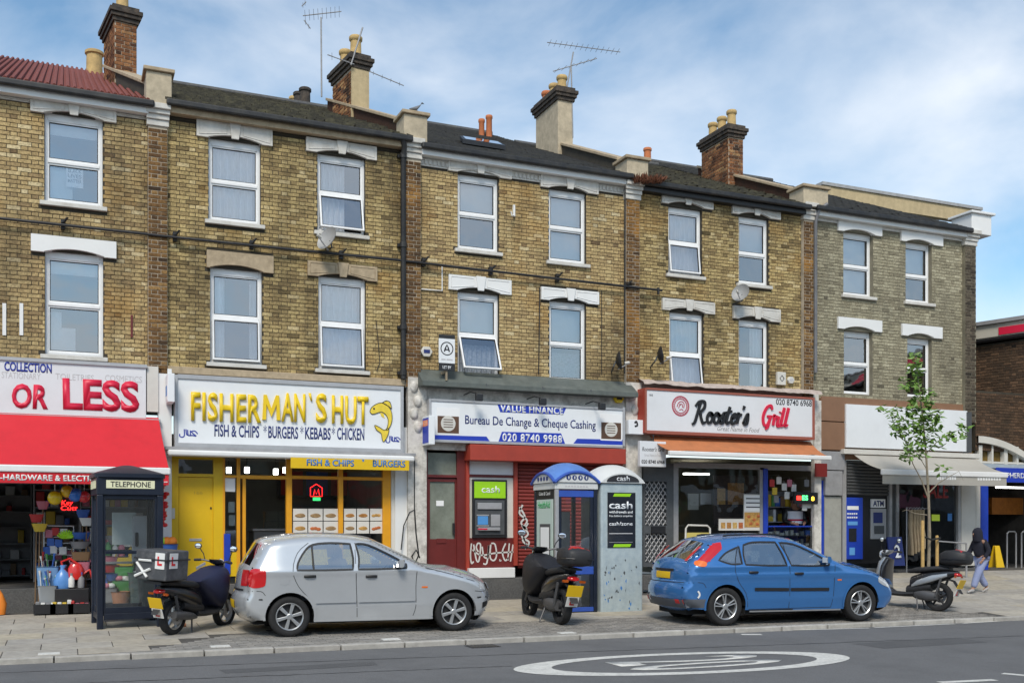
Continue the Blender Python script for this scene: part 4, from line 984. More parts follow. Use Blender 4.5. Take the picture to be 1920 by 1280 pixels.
# menu boards: each picture is a card with its dish
DISH = [(.55, .30, .08), (.45, .20, .05), (.60, .38, .12), (.50, .14, .04), (.35, .22, .10)]; M_card = mat('menu_card', (.66, .63, .58), .5)
DM = [mat('dish_%d' % i, c_, .6, noise=.4, nscale=18) for i, c_ in enumerate(DISH)]; rnd = random.Random(3)
for (pa, pb_) in ((548.5, 634.5), (644, 717.5)):
    W = (pb_-pa)/3
    for r_ in range(2):
        for c_ in range(3):
            a, b = pa+W*c_+.9, pa+W*(c_+1)-.9; t_, bt = 953+24*r_, 975.5+24*r_; tn = part('menu_card', M_card, sf, [(a, b, t_, bt)], .036, .042)
            m = MB(); xc, zc = XW((a+b)/2, .036), ZW(a, (t_+bt)/2+2, .036); w_ = (XW(b, .036)-XW(a, .036))*.38
            if rnd.random() < .6: m.sphere((xc, .034, zc), w_, 12, 6, (1, .05, .38)); m.sphere((xc+w_*.1, .031, zc+.02), w_*.7, 10, 6, (1, .05, .35))
            else:
                for k in range(3): m.sphere((xc+(k-1)*w_*.55, .033, zc+rnd.uniform(-.02, .02)), w_*.45, 10, 6, (1, .1, .7))
            m.build('dish_picture', DM[rnd.randrange(5)], sf, smooth=True)
# inside: counter, fryer range, lamps, neon in the window
ct = thing('serving_counter', 'stainless serving counter inside the fish and chip shop', 'counter', (XW(560), 1.6, .58)); m = MB(); m.box(XW(500), XW(735), 1.5, 2.1, .585, 1.55); m.build('body', M_grey, ct, bevel=.02); m = MB(); m.box(XW(500)-.03, XW(735)+.03, 1.45, 2.15, 1.552, 1.60); m.build('top', M_alu, ct, bevel=.01); m = MB(); m.box(XW(520), XW(700), 1.55, 1.6, 1.60, 1.95); m.build('glass_case', M_shopglass, ct)
mb_ = thing('menu_lightbox', 'dim red and blue menu lightbox on the back wall of the fish shop', 'menu board', (XW(640), 3.9, 2.4)); m = MB(); m.box(XW(520, 3.9), XW(720, 3.9), 3.9, 4.0, 2.3, 2.95); m.build('box', M_dgrey, mb_)
for k in range(4): m = MB(); q = XW(520, 3.9)+.08+k*.58; m.box(q, q+.5, 3.88, 3.9, 2.36, 2.9); m.build('panel', [GOODS[0], GOODS[1], GOODS[0], GOODS[7]][k], mb_)
for px, py in ((429, 881), (463, 881), (517, 884), (535, 881)):
    c = P(px, py, 1.2); l = thing('pendant_lamp', 'small square white ceiling lamp lit inside the fish and chip shop', 'lamp', c, 'lamps inside the fish and chip shop'); m = MB(); m.box(c.x-.045, c.x+.045, 1.16, 1.24, c.z-.06, c.z+.06); m.build('shade', M_lamp, l, bevel=.01); m = MB(); m.cyl((c.x, 1.2, c.z+.06), (c.x, 1.2, 3.34), .008, 6); m.build('cord', M_black, l)
M_neonr = mat('neon_red', (1, .02, .02), .5, emit=2.2); M_neong = mat('neon_green', (.05, .8, .2), .5, emit=1.2)
ne = thing('neon_sign', 'small red neon house outline hanging in the chip shop window', 'neon sign', P(593, 930, .12)); m = MB(); q = [P(*p, .12) for p in ((582, 930), (582, 914), (593, 907), (604, 914), (604, 930), (582, 930))]; m.tube(q, .008, 6); m.tube([P(588, 928, .12), P(590, 917, .12), P(593, 926, .12), P(597, 916, .12), P(599, 928, .12)], .007, 6); m.build('tube', M_neonr, ne); m = MB(); bx(m, 587, 601, 932, 938, .11, .13); m.build('tube_base', M_neong, ne)

# ---------------------------------------------------------------- shop 3: bureau de change
YF = -.26
part('render_band', M_peel, h3, [(788, 1172, 706, 842)], -.06, .02)
part('side_pier', M_peel, h3, [(765, 800, 706, 1085)], -.12, .02); part('side_pier', M_peel, h3, [(1174, 1203, 716, 1060)], -.12, .02)
for i, (px, py, rr_) in enumerate(((776, 725, 9), (783, 752, 8), (776, 775, 9), (784, 800, 7), (1186, 740, 8), (1190, 768, 8), (1184, 800, 7))):
    c = P(px, py, -.12); m = MB(); m.sphere(c, .09, 10, 8, (1, .7, 1.3)); m.build('broken_moulding', M_peel, h3, smooth=True)
m = MB(); zt_, zb_ = ZW(790, 692, 0), ZW(790, 716, -.38); xa, xb = XW(786, -.2), XW(1188, -.2)
m.add([(xa, .0, zt_), (xb, .0, zt_), (xb, -.40, zb_+.03), (xa, -.40, zb_+.03), (xa, -.40, zb_-.06), (xb, -.40, zb_-.06), (xb, 0, zb_-.06), (xa, 0, zb_-.06)], ((0, 1, 2, 3), (3, 2, 5, 4), (4, 5, 6, 7), (0, 3, 4, 7), (1, 6, 5, 2)))
cr_ = m.build('lead_roof', mat('lead_sheet', (.10, .115, .105), .6, noise=.25, nscale=5, dirt=.3, dscale=3, dcol=(.2, .2, .18)), h3)
for px in (905, 1010, 1100): m = MB(); x = XW(px, -.2); m.box(x-.012, x+.012, -.405, -.004, zb_+.0, zb_+.04); m.build('lead_roll', M_dgrey, cr_)
sg = thing('shop_fascia', 'white and blue bureau de change fascia with a phone number in a blue banner', 'sign', (XW(990), YF, ZW(990, 832, YF)))
part('panel', M_signw, sg, [(809, 1168, 751, 823)], YF, -.07); part('frame', M_alu, sg, [(805, 809, 747, 828), (1168, 1172.5, 763, 836), (809, 1168, 747, 751.3), (809, 1168, 823, 828)], YF-.02, -.07, .004)
def flat(name, mat_, parent, pts, y, ext): m_ = MB(); m_.prism([(XW(p[0], y), ZW(p[0], p[1], y)) for p in pts], 'y', y-ext, y); return m_.build(name, mat_, parent)
M_royal = mat('royal_blue', (.015, .045, .42), .45)
flat('banner', M_royal, sg, [(932, 755.5), (1063, 761), (1056, 777), (938, 772.5)], YF, .003); flat('banner', M_royal, sg, [(941, 809), (1052, 812), (1060, 833), (934, 829)], YF, .003)
flat('stripe', M_royal, sg, [(811, 815), (912, 818), (919, 828), (811, 825)], YF, .003); flat('stripe', M_royal, sg, [(1082, 822), (1167, 824), (1167, 834), (1075, 831)], YF, .003)
ptext('VALUE FINANCE', M_signw, sg, 938, 1056, 759, 771, YF-.003, bold=.035, ext=.003, spacing=1.1); ptext('Bureau De Change & Cheque Cashing', M_navy, sg, 872, 1117, 779, 794, YF, bold=.012, ext=.003); ptext('020 8740 9988', M_signw, sg, 942, 1054, 813, 826, YF-.003, bold=.03, ext=.003, spacing=1.15)
M_brown = mat('brown_print', (.11, .055, .03), .5, noise=.3, nscale=10)
for (a, b, t_, bt) in ((819, 862, 763, 814), (1126, 1166, 775, 825)):
    part('coin_panel', pm, sg, [(a, b, t_, bt)], YF-.004, YF); part('coin_backing', M_brown, sg, [(a+1.5, b-1.5, t_+16, bt-3)], YF-.007, YF-.004)
    c = P((a+b)/2, (t_+bt)/2+5, YF-.008); m = MB(); m.lathe([(0, .0), (.155, 0), (.16, .006), (.16, .008)], c, ax=(0, 1, 0), n=28); m.build('coin', M_cream, sg)
    m = MB()
    for k in range(4): m.box(c.x-.10, c.x+.10, YF-.011, YF-.008, c.z-.08+k*.05, c.z-.065+k*.05)
    m.build('coin_lines', M_brown, sg)
def floodlight(px, py, lab):
    c = P(px, py, -.10); t = thing('floodlight', lab, 'floodlight', c, 'floodlights over the bureau sign'); m_ = MB(); m_.tube([c, c+Vector((.05, -.25, .03)), c+Vector((.12, -.42, -.02))], .012, 6); m_.build('arm', M_black, t); m_ = MB(); e = c+Vector((.15, -.45, -.10)); m_.box(e.x-.075, e.x+.075, e.y-.05, e.y+.04, e.z-.07, e.z+.07); m_.build('head', M_plastic_black, t, bevel=.015); m_ = MB(); m_.box(e.x-.06, e.x+.06, e.y+.041, e.y+.045, e.z-.05, e.z+.05); m_.build('lens', M_frost, t)
floodlight(870, 740, 'small black floodlight above the words bureau de'); floodlight(988, 748, 'small black floodlight above the value finance banner'); floodlight(1098, 757, 'small black floodlight above the words cheque cashing')
y = .02
sf = part('shopfront', M_maroon, h3, [(797, 802, 846, 1070), (857, 875, 840, 1070), (802, 857, 889, 894), (880, 965, 888.5, 894), (880, 965, 1008, 1064)], y, .14)
part('corner_post', M_redpaint, sf, [(874.5, 880.5, 840, 1070), (964.5, 971, 862, 1060)], y-.06, .1, .006)
dr = part('door', M_maroon, sf, [(802, 857, 896, 902), (802, 806, 902, 1066), (853, 857, 902, 1066), (806, 853, 1010, 1066)], y+.04, .11); dr['label'] = 'maroon door with greenish frosted glass'
pane(dr, 806, 853, 902, 1010, y+.07, M_frost); pane(sf, 802, 857, 848, 889, y+.06, M_frost); part('notice', pm, dr, [(818, 832, 938, 948)], y+.06, y+.068); part('door_handle', M_plastic_black, dr, [(849.5, 853, 980, 1001)], y+.0, y+.05, .006); part('letter_box', M_maroon, dr, [(819, 837, 1009, 1018)], y+.025, y+.045, .004)
part('upper_panel', M_signw, sf, [(880.5, 964.5, 861, 888.5)], y+.01, .1); part('atm_surround', M_cream, sf, [(880.5, 964.5, 894, 1008)], y+.01, .1); part('plinth', M_white, sf, [(880, 966, 1065, 1084)], -.15, .06, .01)
bxo = part('shutter_box', M_redpaint, sf, [(882, 1174, 832, 862)], -.34, .05, .012)
at = thing('cash_machine', 'black wall cash machine with green header set in the cream panel', 'cash machine', P(918, 1008, 0))
y = -.03
part('surround', M_plastic_black, at, [(886, 951, 898, 1008)], y, y+.05, .008); part('header', mat('lime_green', (.28, .56, .01), .4, emit=.08), at, [(889.5, 948, 902, 933)], y-.012, y, .004); ptext('cash', M_signw, at, 903, 937, 911, 923, y-.012, bold=.008, ext=.004)
part('face', M_dgrey, at, [(891, 946, 937, 1002)], y-.01, y, .004); part('brow', M_alu, at, [(896, 941, 942, 954)], y-.04, y-.01, .006); part('display', mat('atm_screen', (.05, .16, .34), .2, emit=.5), at, [(896, 915, 967, 983)], y-.022, y-.01); part('bezel', M_alu, at, [(894, 917, 964, 966.5), (894, 917, 984, 986)], y-.025, y-.01); part('card_slot', M_alu, at, [(921, 938, 964, 986)], y-.03, y-.01, .006); part('keypad', M_alu, at, [(898, 938, 988, 994)], y-.07, y-.01, .006); part('red_strip', M_redink, at, [(896, 914, 990, 992.5)], y-.075, y-.07)
# graffiti under the machine
m = MB(); gy = .018; M_chalk = mat('white_marker', (.6, .58, .55), .7)
def gpt(l, y_): return [(XW(p[0], y_), ZW(p[0], p[1], y_)) for p in l]
for l in ([(884, 1018), (882, 1040), (884, 1055), (888, 1052)], [(888, 1020), (893, 1048), (898, 1050), (901, 1022), (896, 1018), (893, 1026), (897, 1034)], [(904, 1024), (907, 1042), (914, 1044), (916, 1022), (913, 1054), (906, 1056)], [(920, 1020), (919, 1044), (926, 1050), (931, 1040), (928, 1020), (921, 1018)], [(938, 1048), (937, 1050), (940, 1050)], [(948, 1018), (942, 1034), (947, 1050), (954, 1044)], [(955, 1018), (952, 1050)], [(962, 1020), (957, 1052)], [(886, 1030), (902, 1040), (930, 1036), (963, 1034)]): stroke(m, gpt(l, gy), .016, gy, .002)
m.build('graffiti', M_chalk, sf)
# roller shutter, slat by slat
xa, xb = XW(971.5, .06), XW(1170, .06); zt_, zb_ = ZW(971, 862, .06), ZW(971, 1062, .06); n = int((zt_-zb_)/.077); sl_ = MB()
for k in range(10): a = pi*(k/9-.5); sl_.v.append((0, -.018*cos(a), .034*sin(a))); sl_.v.append((xb-xa, -.018*cos(a), .034*sin(a)))
for k in range(9): sl_.f.append((2*k, 2*k+1, 2*k+3, 2*k+2)); sl_.a.append(0); sl_.mi.append(0)
slm = sl_.mesh('slat', M_shut); slm.polygons.foreach_set('use_smooth', [True]*9); shb = part('roller_shutter', M_maroon, h3, [(971.5, 1170, 862, 1064)], .075, .1)
for k in range(n): inst(slm, 'slat', (xa, .06, zt_-.04-k*.077), shb)
m = MB()
for l in ([(974, 950), (984, 968), (977, 980), (988, 992)], [(980, 946), (974, 962), (988, 975), (980, 990)], [(978, 984), (990, 1000), (980, 1012), (990, 1022)], [(990, 980), (978, 1004), (992, 1016), (984, 1028)]): stroke(m, gpt(l, .035), .02, .035, .002)
m.build('graffiti', M_chalk, shb); part('shutter_guide', M_shut, shb, [(1165, 1171, 862, 1060)], .02, .12)
room(h3, XW(797), XW(1172), .58, 3.3, .15, 1.5, M_inter)

# ---------------------------------------------------------------- shop 4: grill
part('render_band', M_cream, h4, [(1197, 1535, 712, 850)], -.05, .02)
part('side_pier', M_peel, h4, [(1527, 1540, 750, 1060)], -.1, .02)
m = MB(); rnd = random.Random(8); xa, xb = XW(1200, -.2), XW(1532, -.2); zt_ = ZW(1200, 713, 0); V = []; n = 40
for i in range(n+1):
    x = xa+(xb-xa)*i/n
    for (yy, zz) in ((0, .02), (-.15, 0), (-.34, -.06), (-.40, -.12)): V.append((x, yy+rnd.uniform(-.012, .012), zt_+zz+rnd.uniform(-.018, .018)))
m.add(V, [(i*4+j, (i+1)*4+j, (i+1)*4+j+1, i*4+j+1) for i in range(n) for j in range(3)]); m.build('roof_felt', mat('torn_felt', (.46, .38, .34), .9, noise=.25, nscale=8, dirt=.4, dscale=5, dcol=(.2, .17, .15)), h4)
YF = -.42
sg = thing('shop_fascia', 'white lightbox fascia with black and red script and a round rooster emblem', 'sign', (XW(1365), YF, ZW(1365, 815, YF)))
part('lightbox', M_sign, sg, [(1213, 1524, 730, 806)], YF, -.06); part('frame', mat('red_brown_trim', (.30, .09, .06), .5), sg, [(1210, 1213, 727, 811), (1524, 1528, 745, 824), (1213, 1524, 726, 730.3), (1213, 1524, 806, 812)], YF-.02, -.06, .004); part('end_cheek', M_redpaint, sg, [(1207.5, 1209.8, 727, 811)], YF+.02, -.06)
ptext('020 8740 6968', ink, sg, 1455, 1522, 748, 758, YF, bold=.012, ext=.003); ptext('166', ink, sg, 1217, 1224, 738, 742, YF, ext=.003)
def script(px0, py0, k, glyphs, r, mat_, ext):
    """brush lettering: glyph strokes in units of x-height"""
    m_ = MB(); x = XW(px0, YF); z = ZW(px0, py0, YF)
    for ox, strokes_ in glyphs:
        for s_ in strokes_: ext += .0009; stroke(m_, [(x+(ox+p[0]+.18*p[1])*k, z+p[1]*k, p[2] if len(p) > 2 else 1) for p in s_], r, YF, ext)
    return m_.build('lettering', mat_, sg)
o_ = [[(.55, .85), (.25, .95), (.05, .5), (.2, .05), (.5, .05), (.68, .5), (.5, .9), (.42, .7), (.8, .78, .6)]]
s_ = [[(-.05, .1, .5), (.3, .9), (.42, .95, .8), (.45, .4), (.35, .02), (.05, .12), (.1, .25, .6)]]
t_g = [[(.35, 1.6), (.2, .6), (.2, .1), (.42, .05), (.6, .25, .6)], [(-.05, 1.05, .8), (.3, 1.1), (.65, 1.2, .8)]]
e_ = [[(.05, .45, .7), (.4, .6), (.5, .85), (.3, .95), (.08, .6), (.12, .15), (.35, .02), (.65, .3, .6)]]
r_g = [[(.0, .9, .8), (.12, 1.0), (.1, .05)], [(.1, .55), (.3, .9), (.5, .85, .8)]]
R_ = [[(.35, 1.85), (.2, 1.0), (.02, .0), (-.25, -.2, .8)], [(-.15, 1.5, .8), (.2, 1.95), (.75, 1.95), (.85, 1.45), (.55, 1.05), (.25, 1.0)], [(.45, 1.0), (.65, .4), (.95, -.05), (1.25, .1, .6)]]
G_ = [[(1.0, 1.55, .9), (.75, 1.95), (.3, 1.7), (.05, .9), (.25, .1), (.65, .05), (.85, .5), (.9, .85)], [(.5, .9, .8), (.95, .88), (1.1, .8, .7)], [(.88, .8), (.75, -.1), (.5, -.35, .7)]]
i_ = [[(.1, .95), (.05, .1), (.28, .02), (.4, .2, .6)], [(.2, 1.3), (.22, 1.38)]]
l_ = [[(.2, 1.8), (.05, .3), (.12, .05), (.4, .15, .6)]]
kx = .235
script(1299, 791, kx, [(0.15, R_), (1.42, o_), (2.18, o_), (2.92, s_), (3.5, t_g), (4.15, e_), (4.82, r_g), (5.38, [[(.1, 1.75), (.02, 1.4, .6)]]), (5.62, s_)], .031, mat('black_sign_letter', (.01, .01, .011), .5), .03)
script(1427, 797, kx, [(0, G_), (1.25, r_g), (1.78, i_), (2.2, l_), (2.7, l_)], .032, M_redink, .03)
ptext('Great Name in Food', mat('grey_ink', (.25, .25, .25), .6), sg, 1345, 1424, 799, 807, YF, shear=.3, ext=.002)
c = P(1276, 761, YF); m = MB(); m.lathe([(.20, 0), (.225, .004), (.225, .0)], c+Vector((0, -.004, 0)), ax=(0, 1, 0), n=32); m.lathe([(.145, 0), (.150, .002), (.160, .002), (.165, 0)], c+Vector((0, -.004, 0)), ax=(0, 1, 0), n=32)
V = []
for k in range(28): a = 2*pi*k/28; m.box(-.010, .010, -.004, 0, -.014, .014, Matrix.Translation(c+Vector((.185*cos(a), 0, .185*sin(a)))) @ Matrix.Rotation(-a, 4, 'Y'))
for l in ([(-.09, -.02), (-.05, .07), (.03, .10), (.09, .05), (.08, -.04)], [(-.05, -.05), (-.02, .02), (.04, .04), (.05, -.03)], [(-.03, -.09), (.03, -.07), (.07, -.10)], [(-.02, .06), (-.01, .01)]): stroke(m, [(c.x+p[0], c.z+p[1]) for p in l], .010, YF, .004)
m.build('round_emblem', mat('emblem_red', (.42, .06, .09), .5), sg)
aw = thing('shop_awning', 'faded orange awning half rolled out over the grill window', 'awning', (XW(1390), -.6, ZW(1390, 860, -.9)))
y0_, y1_ = -.20, -.95; A_ = [P(1217, 818, y0_), P(1519, 826, y0_), P(1552, 853, y1_), P(1255, 845, y1_)]
A_[0].z = A_[1].z = (A_[0].z+A_[1].z)/2; A_[2].z = A_[3].z = (A_[2].z+A_[3].z)/2; m = MB(); n = 20
for i in range(n):
    for j in range(5):
        def q_(u, v): p = A_[0].lerp(A_[1], u).lerp(A_[3].lerp(A_[2], u), v); p.z -= .05*sin(pi*v)+.012*sin(u*40)*v; return p
        m.quad(q_(i/n, j/5), q_((i+1)/n, j/5), q_((i+1)/n, (j+1)/5), q_(i/n, (j+1)/5))
m.build('cloth', M_orange, aw, smooth=True, fix=False, merge=.001)
m = MB(); m.box(A_[3].x-.02, A_[2].x+.08, y1_-.05, y1_+.04, A_[2].z-.10, A_[2].z-.005); m.build('front_bar', M_white, aw, bevel=.02)
for u in (.06, .94): p = A_[0].lerp(A_[1], u); q = A_[3].lerp(A_[2], u); m = MB(); m.tube([p+Vector((0, .1, -.15)), q+Vector((0, .0, -.06))], .02, 6); m.build('awning_arm', M_alu, aw)
ps = thing('projecting_sign', 'small white sign of the grill restaurant hung beside its mesh gate', 'sign', P(1225, 872, -.5)); y = -.5
m = MB(); bx(m, 1200, 1249, 826, 874, y, y+.10); m.build('box', M_sign, ps, bevel=.008); ptext("Rooster's Grill", ink, ps, 1204, 1246, 838, 845, y, shear=.2, ext=.003); ptext('Great Name in Food', M_faint, ps, 1208, 1240, 850, 855, y, ext=.003); ptext('020 8740 6968', ink, ps, 1203, 1246, 862, 868, y, bold=.02, ext=.003); m = MB(); m.tube([P(1225, 826, y+.05), P(1225, 815, y+.05), P(1225, 815, -.05)], .012, 6); m.build('bracket', M_black, ps)
y = .03
sf = part('shopfront', M_grey, h4, [(1263, 1272, 868, 1060), (1272, 1538, 866, 876), (1425, 1432, 876, 1060)], y, .12)
part('blue_post', M_bluepaint, sf, [(1432, 1440, 878, 1060)], y-.03, .1, .004); part('blue_post', M_bluepaint, sf, [(1534, 1546, 900, 1066)], y-.03, .1, .004); part('grey_pier', mat('grey_pier_paint', (.33, .33, .30), .8, noise=.15, nscale=5), sf, [(1546, 1577, 930, 1066)], -.02, .1); part('pier_box', M_grey, sf, [(1540, 1584, 845, 880), (1548, 1580, 882, 928)], -.08, .1, .01)
part('sign_plate', mat('dark_red_plate', (.18, .015, .012), .5), sf, [(1529, 1551, 868, 893)], -.25, -.22); part('brown_panel', M_brown2 if 'M_brown2' in globals() else mat('brown_panel', (.24, .13, .075), .5, noise=.1, nscale=4), sf, [(1540, 1584, 745, 788), (1540, 1584, 790, 842)], -.09, .02, .004)
pane(sf, 1272, 1425, 876, 1034, .07)
part('stall_riser', M_grey, sf, [(1272, 1432, 1034, 1062)], y, .1)
# diamond mesh gate
gt = part('mesh_gate', M_dgrey, h4, [(1206, 1210, 868, 1062), (1250, 1263, 868, 1062), (1210, 1250, 868, 902), (1210, 1250, 985, 1000), (1210, 1250, 1054, 1062)], .0, .06); m = MB()
for (t_, bt) in ((902, 985), (1000, 1054)):
    x0, x1, z0, z1 = XW(1210, .03), XW(1250, .03), ZW(1210, bt, .03), ZW(1210, t_, .03); px_, pz_ = .115, .16
    for sg_ in (-1, 1):
        c0 = -3.0
        while c0 < 3.0:
            pts = []
            for s_i in range(61):
                z = z0+(z1-z0)*s_i/60; x = x0+c0+sg_*(z-z0)*px_/pz_
                if x0 <= x <= x1: pts.append((x, .03+sg_*.006, z))
            if len(pts) > 1: m.tube([pts[0], pts[-1]], .011, 5)
            c0 += px_
m.build('diamond_mesh', M_alu, gt); part('lock_box', M_black, gt, [(1222, 1248, 986, 999)], -.03, .0); m = MB(); bx(m, 1206, 1263, 868, 1062, .14, .16); m.build('door', M_dgrey, gt)
room(h4, XW(1263), XW(1546), .58, 3.2, .13, 3.4, mat('grill_wall', (.26, .24, .17), .8, noise=.2, nscale=2))
part('ceiling_lamp', M_lamp, h4, [(1285, 1330, 886, 889)], 1.0, 1.1)
# things seen in the grill window
def pic(name, label, cat, mats, pl, pr, pt, pb, y, extra=None, group=None):
    t = thing(name, label, cat, P((pl+pr)/2, pb, y), group); part('board', mats, t, [(pl, pr, pt, pb)], y, y+.02, .003)
    if extra: extra(t, y)
    return t
pic('menu_poster', 'dark burger poster on the rear screen of the grill window', 'poster', mat('poster_dark', (.06, .03, .02), .5, noise=.5, nscale=9), 1338, 1420, 890, 985, .5, lambda t, y: (part('picture', DM[1], t, [(1365, 1395, 905, 945)], y-.01, y), part('picture', DM[0], t, [(1345, 1360, 915, 945)], y-.01, y)))
def pizza(t, y):
    part('header', pm, t, [(1396, 1429, 928, 958)], y-.006, y); part('picture', DM[0], t, [(1396, 1429, 960, 988)], y-.006, y)
    for k in range(3): part('print', ink, t, [(1399, 1426, 933+k*8, 935+k*8)], y-.01, y-.006)
    m_ = MB()
    for (px, py) in ((1404, 968), (1414, 974), (1422, 967), (1408, 981), (1420, 982)): c_ = P(px, py, y-.01); m_.sphere(c_, .05, 8, 6, (1, .2, .7))
    m_.build('dish_picture', DM[3], t)
pic('menu_poster', 'white pizza menu poster fixed low in the grill window', 'poster', M_card, 1395, 1430, 926, 994, .045, pizza)
pic('menu_poster', 'pale wide kebab menu strip along the foot of the grill window', 'poster', M_card, 1348, 1395, 972, 994, .048, lambda t, y: [part('dish_picture', DM[i % 5], t, [(1352+i*11, 1360+i*11, 979, 990)], y-.004, y) for i in range(4)])
pic('notice_board', 'cream notice sheets on the side wall of the grill', 'notice', pm, 1314, 1334, 924, 945, .9, None); pic('notice_board', 'tall framed menu sheet on the side wall of the grill', 'notice', M_cream, 1290, 1310, 925, 955, .9, None)
t = thing('wooden_chair', 'brown wooden chair inside the grill window', 'chair', (XW(1312, .8), .8, .6)); x = XW(1312, .8); m = MB()
m.box(x-.22, x+.22, .6, 1.02, 1.02, 1.06); m.build('seat', GOODS[7], t, bevel=.01)
for sx in (-1, 1):
    for sy in (.63, .98): m = MB(); m.box(x+sx*.2-.02, x+sx*.2+.02, sy-.02, sy+.02, .585, 1.02 if sy < .8 else 1.55); m.build('leg', GOODS[7], t)
for z in (1.25, 1.42): m = MB(); m.box(x-.18, x+.18, .97, 1.0, z, z+.08); m.build('back_rail', GOODS[7], t)
t = thing('a_frame_barrier', 'cream tubular barrier behind the blue car', 'barrier', (XW(1312, -.4), -.4, .58)); m = MB(); m.tube([P(1285, 1030, -.4), P(1286, 990, -.4), P(1290, 984, -.4), P(1326, 985, -.4), P(1331, 990, -.4), P(1332, 1030, -.4)], .022, 8); m.build('frame', M_cream, t, smooth=True); m = MB(); bx(m, 1287, 1330, 998, 1020, -.39, -.37); m.build('panel', mat('pale_yellow', (.55, .45, .12), .6), t)
# phone-accessory kiosk
shelf_unit(XW(1441, .5), XW(1534, .5), .55, .6, 2.5, 5, 'back shelf of boxed gadgets in the blue kiosk', 31)
t = thing('display_counter', 'glass display counter of phone accessories in the blue kiosk', 'counter', (XW(1488), .1, .58)); m = MB(); x0, x1 = XW(1441), XW(1533); m.box(x0, x1, -.02, .35, .585, .62); m.box(x0, x1, -.02, .35, 1.62, 1.66); m.box(x0, x1, .33, .35, .62, 1.62); m.build('frame', M_bluepaint, t); rnd = random.Random(4)
for k in range(4):
    z = .68+k*.25; s = MB(); s.box(x0+.01, x1-.01, 0, .33, z-.015, z); s.build('shelf_board', M_dgrey, t)
    for j in range(9):
        xx = x0+.06+j*(x1-x0-.1)/9; s = MB(); a = rnd.uniform(.05, .09); s.box(xx, xx+a*1.5, .02, .12, z+.001, z+rnd.uniform(.06, .17)); s.build('gadget_box', GOODS[rnd.choice((3, 3, 6, 1, 3))], t, bevel=.008)
m = MB(); m.quad((x0, -.025, .6), (x1, -.025, .6), (x1, -.025, 1.64), (x0, -.025, 1.64)); m.build('pane', M_shopglass, t, fix=False)
for i, (px, py, c_) in enumerate(((1452, 920, 4), (1447, 905, 0), (1460, 900, 3), (1470, 912, 3), (1480, 905, 5), (1488, 914, 3), (1455, 935, 6), (1475, 928, 3), (1517, 945, 3), (1524, 930, 1), (1508, 950, 3), (1512, 905, 6))):
    c = P(px, py, .02); t = thing('hanging_packet', 'small packet hanging from a hook in the blue kiosk', 'packet', c, 'packets hanging in the kiosk'); s = MB(); s.box(c.x-.07, c.x+.07, .0, .03, c.z-.09, c.z+.08); s.build('pack', GOODS[c_], t, bevel=.01); s = MB(); s.tube([(c.x, .015, c.z+.08), (c.x, .015, c.z+.13), (c.x, .4, c.z+.13)], .004, 5); s.build('hook', M_alu, t)
t = thing('led_sign', 'black scrolling sign with red and green lights hung in the kiosk', 'led sign', P(1508, 940, -.1)); m = MB(); bx(m, 1490, 1534, 922, 944, -.12, -.06); m.build('box', M_plastic_black, t, bevel=.01)
M_ledr = mat('led_red', (1, .03, .02), .5, emit=2.5); M_ledg = mat('led_green', (.1, 1, .25), .5, emit=2.0); M_ledy = mat('led_yellow', (1, .6, .05), .5, emit=2.0)
ptext('ES', M_ledg, t, 1504, 1515, 929, 937, -.121, bold=.03, ext=.002); ptext('8', M_ledy, t, 1521, 1527, 931, 938, -.121, bold=.03, ext=.002); part('led_block', M_ledr, t, [(1494, 1502, 929, 937)], -.124, -.12)

# ---------------------------------------------------------------- shop 5: clothes shop with cash machines
YF = -.14
part('render_band', M_brown2 if 'M_brown2' in globals() else MATS['brown_panel'], h5, [(1540, 1822, 742, 860)], -.03, .02)
sg = thing('shop_fascia', 'blank white shop fascia behind the young tree', 'sign', (XW(1700), YF, ZW(1700, 850, YF))); part('panel', M_signw, sg, [(1587, 1814, 757, 838)], YF, -.04, .006); part('base_rail', M_cream, sg, [(1583, 1838, 841, 850)], YF-.06, -.03, .006)
part('corner_boards', M_dgrey, sg, [(1815, 1822, 772, 848)], YF-.05, -.03)
aw = thing('shop_awning', 'grey canvas awning with pale valance behind the young tree', 'awning', (XW(1740), -.8, ZW(1740, 900, -1.1)))
y0_, y1_ = -.16, -1.15; z0 = ZW(1600, 852, y0_); z1 = ZW(1656, 880, y1_); xa, xb, xc_, xd = XW(1601, y0_), XW(1829, y0_), XW(1886, y1_), XW(1654, y1_); m = MB(); n = 16
def q2(u, v): return Vector(((xa+(xb-xa)*u)*(1-v)+(xd+(xc_-xd)*u)*v, y0_+(y1_-y0_)*v, z0+(z1-z0)*v-.05*sin(pi*v)))
for i in range(n):
    for j in range(5): m.quad(q2(i/n, j/5), q2((i+1)/n, j/5), q2((i+1)/n, (j+1)/5), q2(i/n, (j+1)/5))
m.build('cloth', M_greycloth, aw, smooth=True, fix=False, merge=.001)
m = MB(); m.box(xd-.02, xc_+.03, y1_-.05, y1_+.04, z1-.12, z1+.01); m.build('front_bar', M_white, aw, bevel=.02); m = MB(); m.box(xd, xc_, y1_-.02, y1_-.01, z1-.33, z1-.12); m.build('valance', M_greycloth, aw); part('worn_print', M_white, aw, [(1757+k*4.6, 1760.5+k*4.6, 893, 899) for k in range(8)]+[(1833+k*5, 1836.5+k*5, 895, 900) for k in range(9)], y1_-.023, y1_-.02)
y = .02
sf = part('shopfront', M_alu, h5, [(1580, 1587, 860, 1056), (1668, 1673, 905, 1052), (1681, 1686, 905, 1052), (1797, 1803, 900, 1058)], y-.03, .12); part('end_wall', M_cream, sf, [(1803, 1836, 860, 1060)], -.03, .12); part('backing', M_dgrey, sf, [(1673, 1681, 905, 1052)], y, .1)
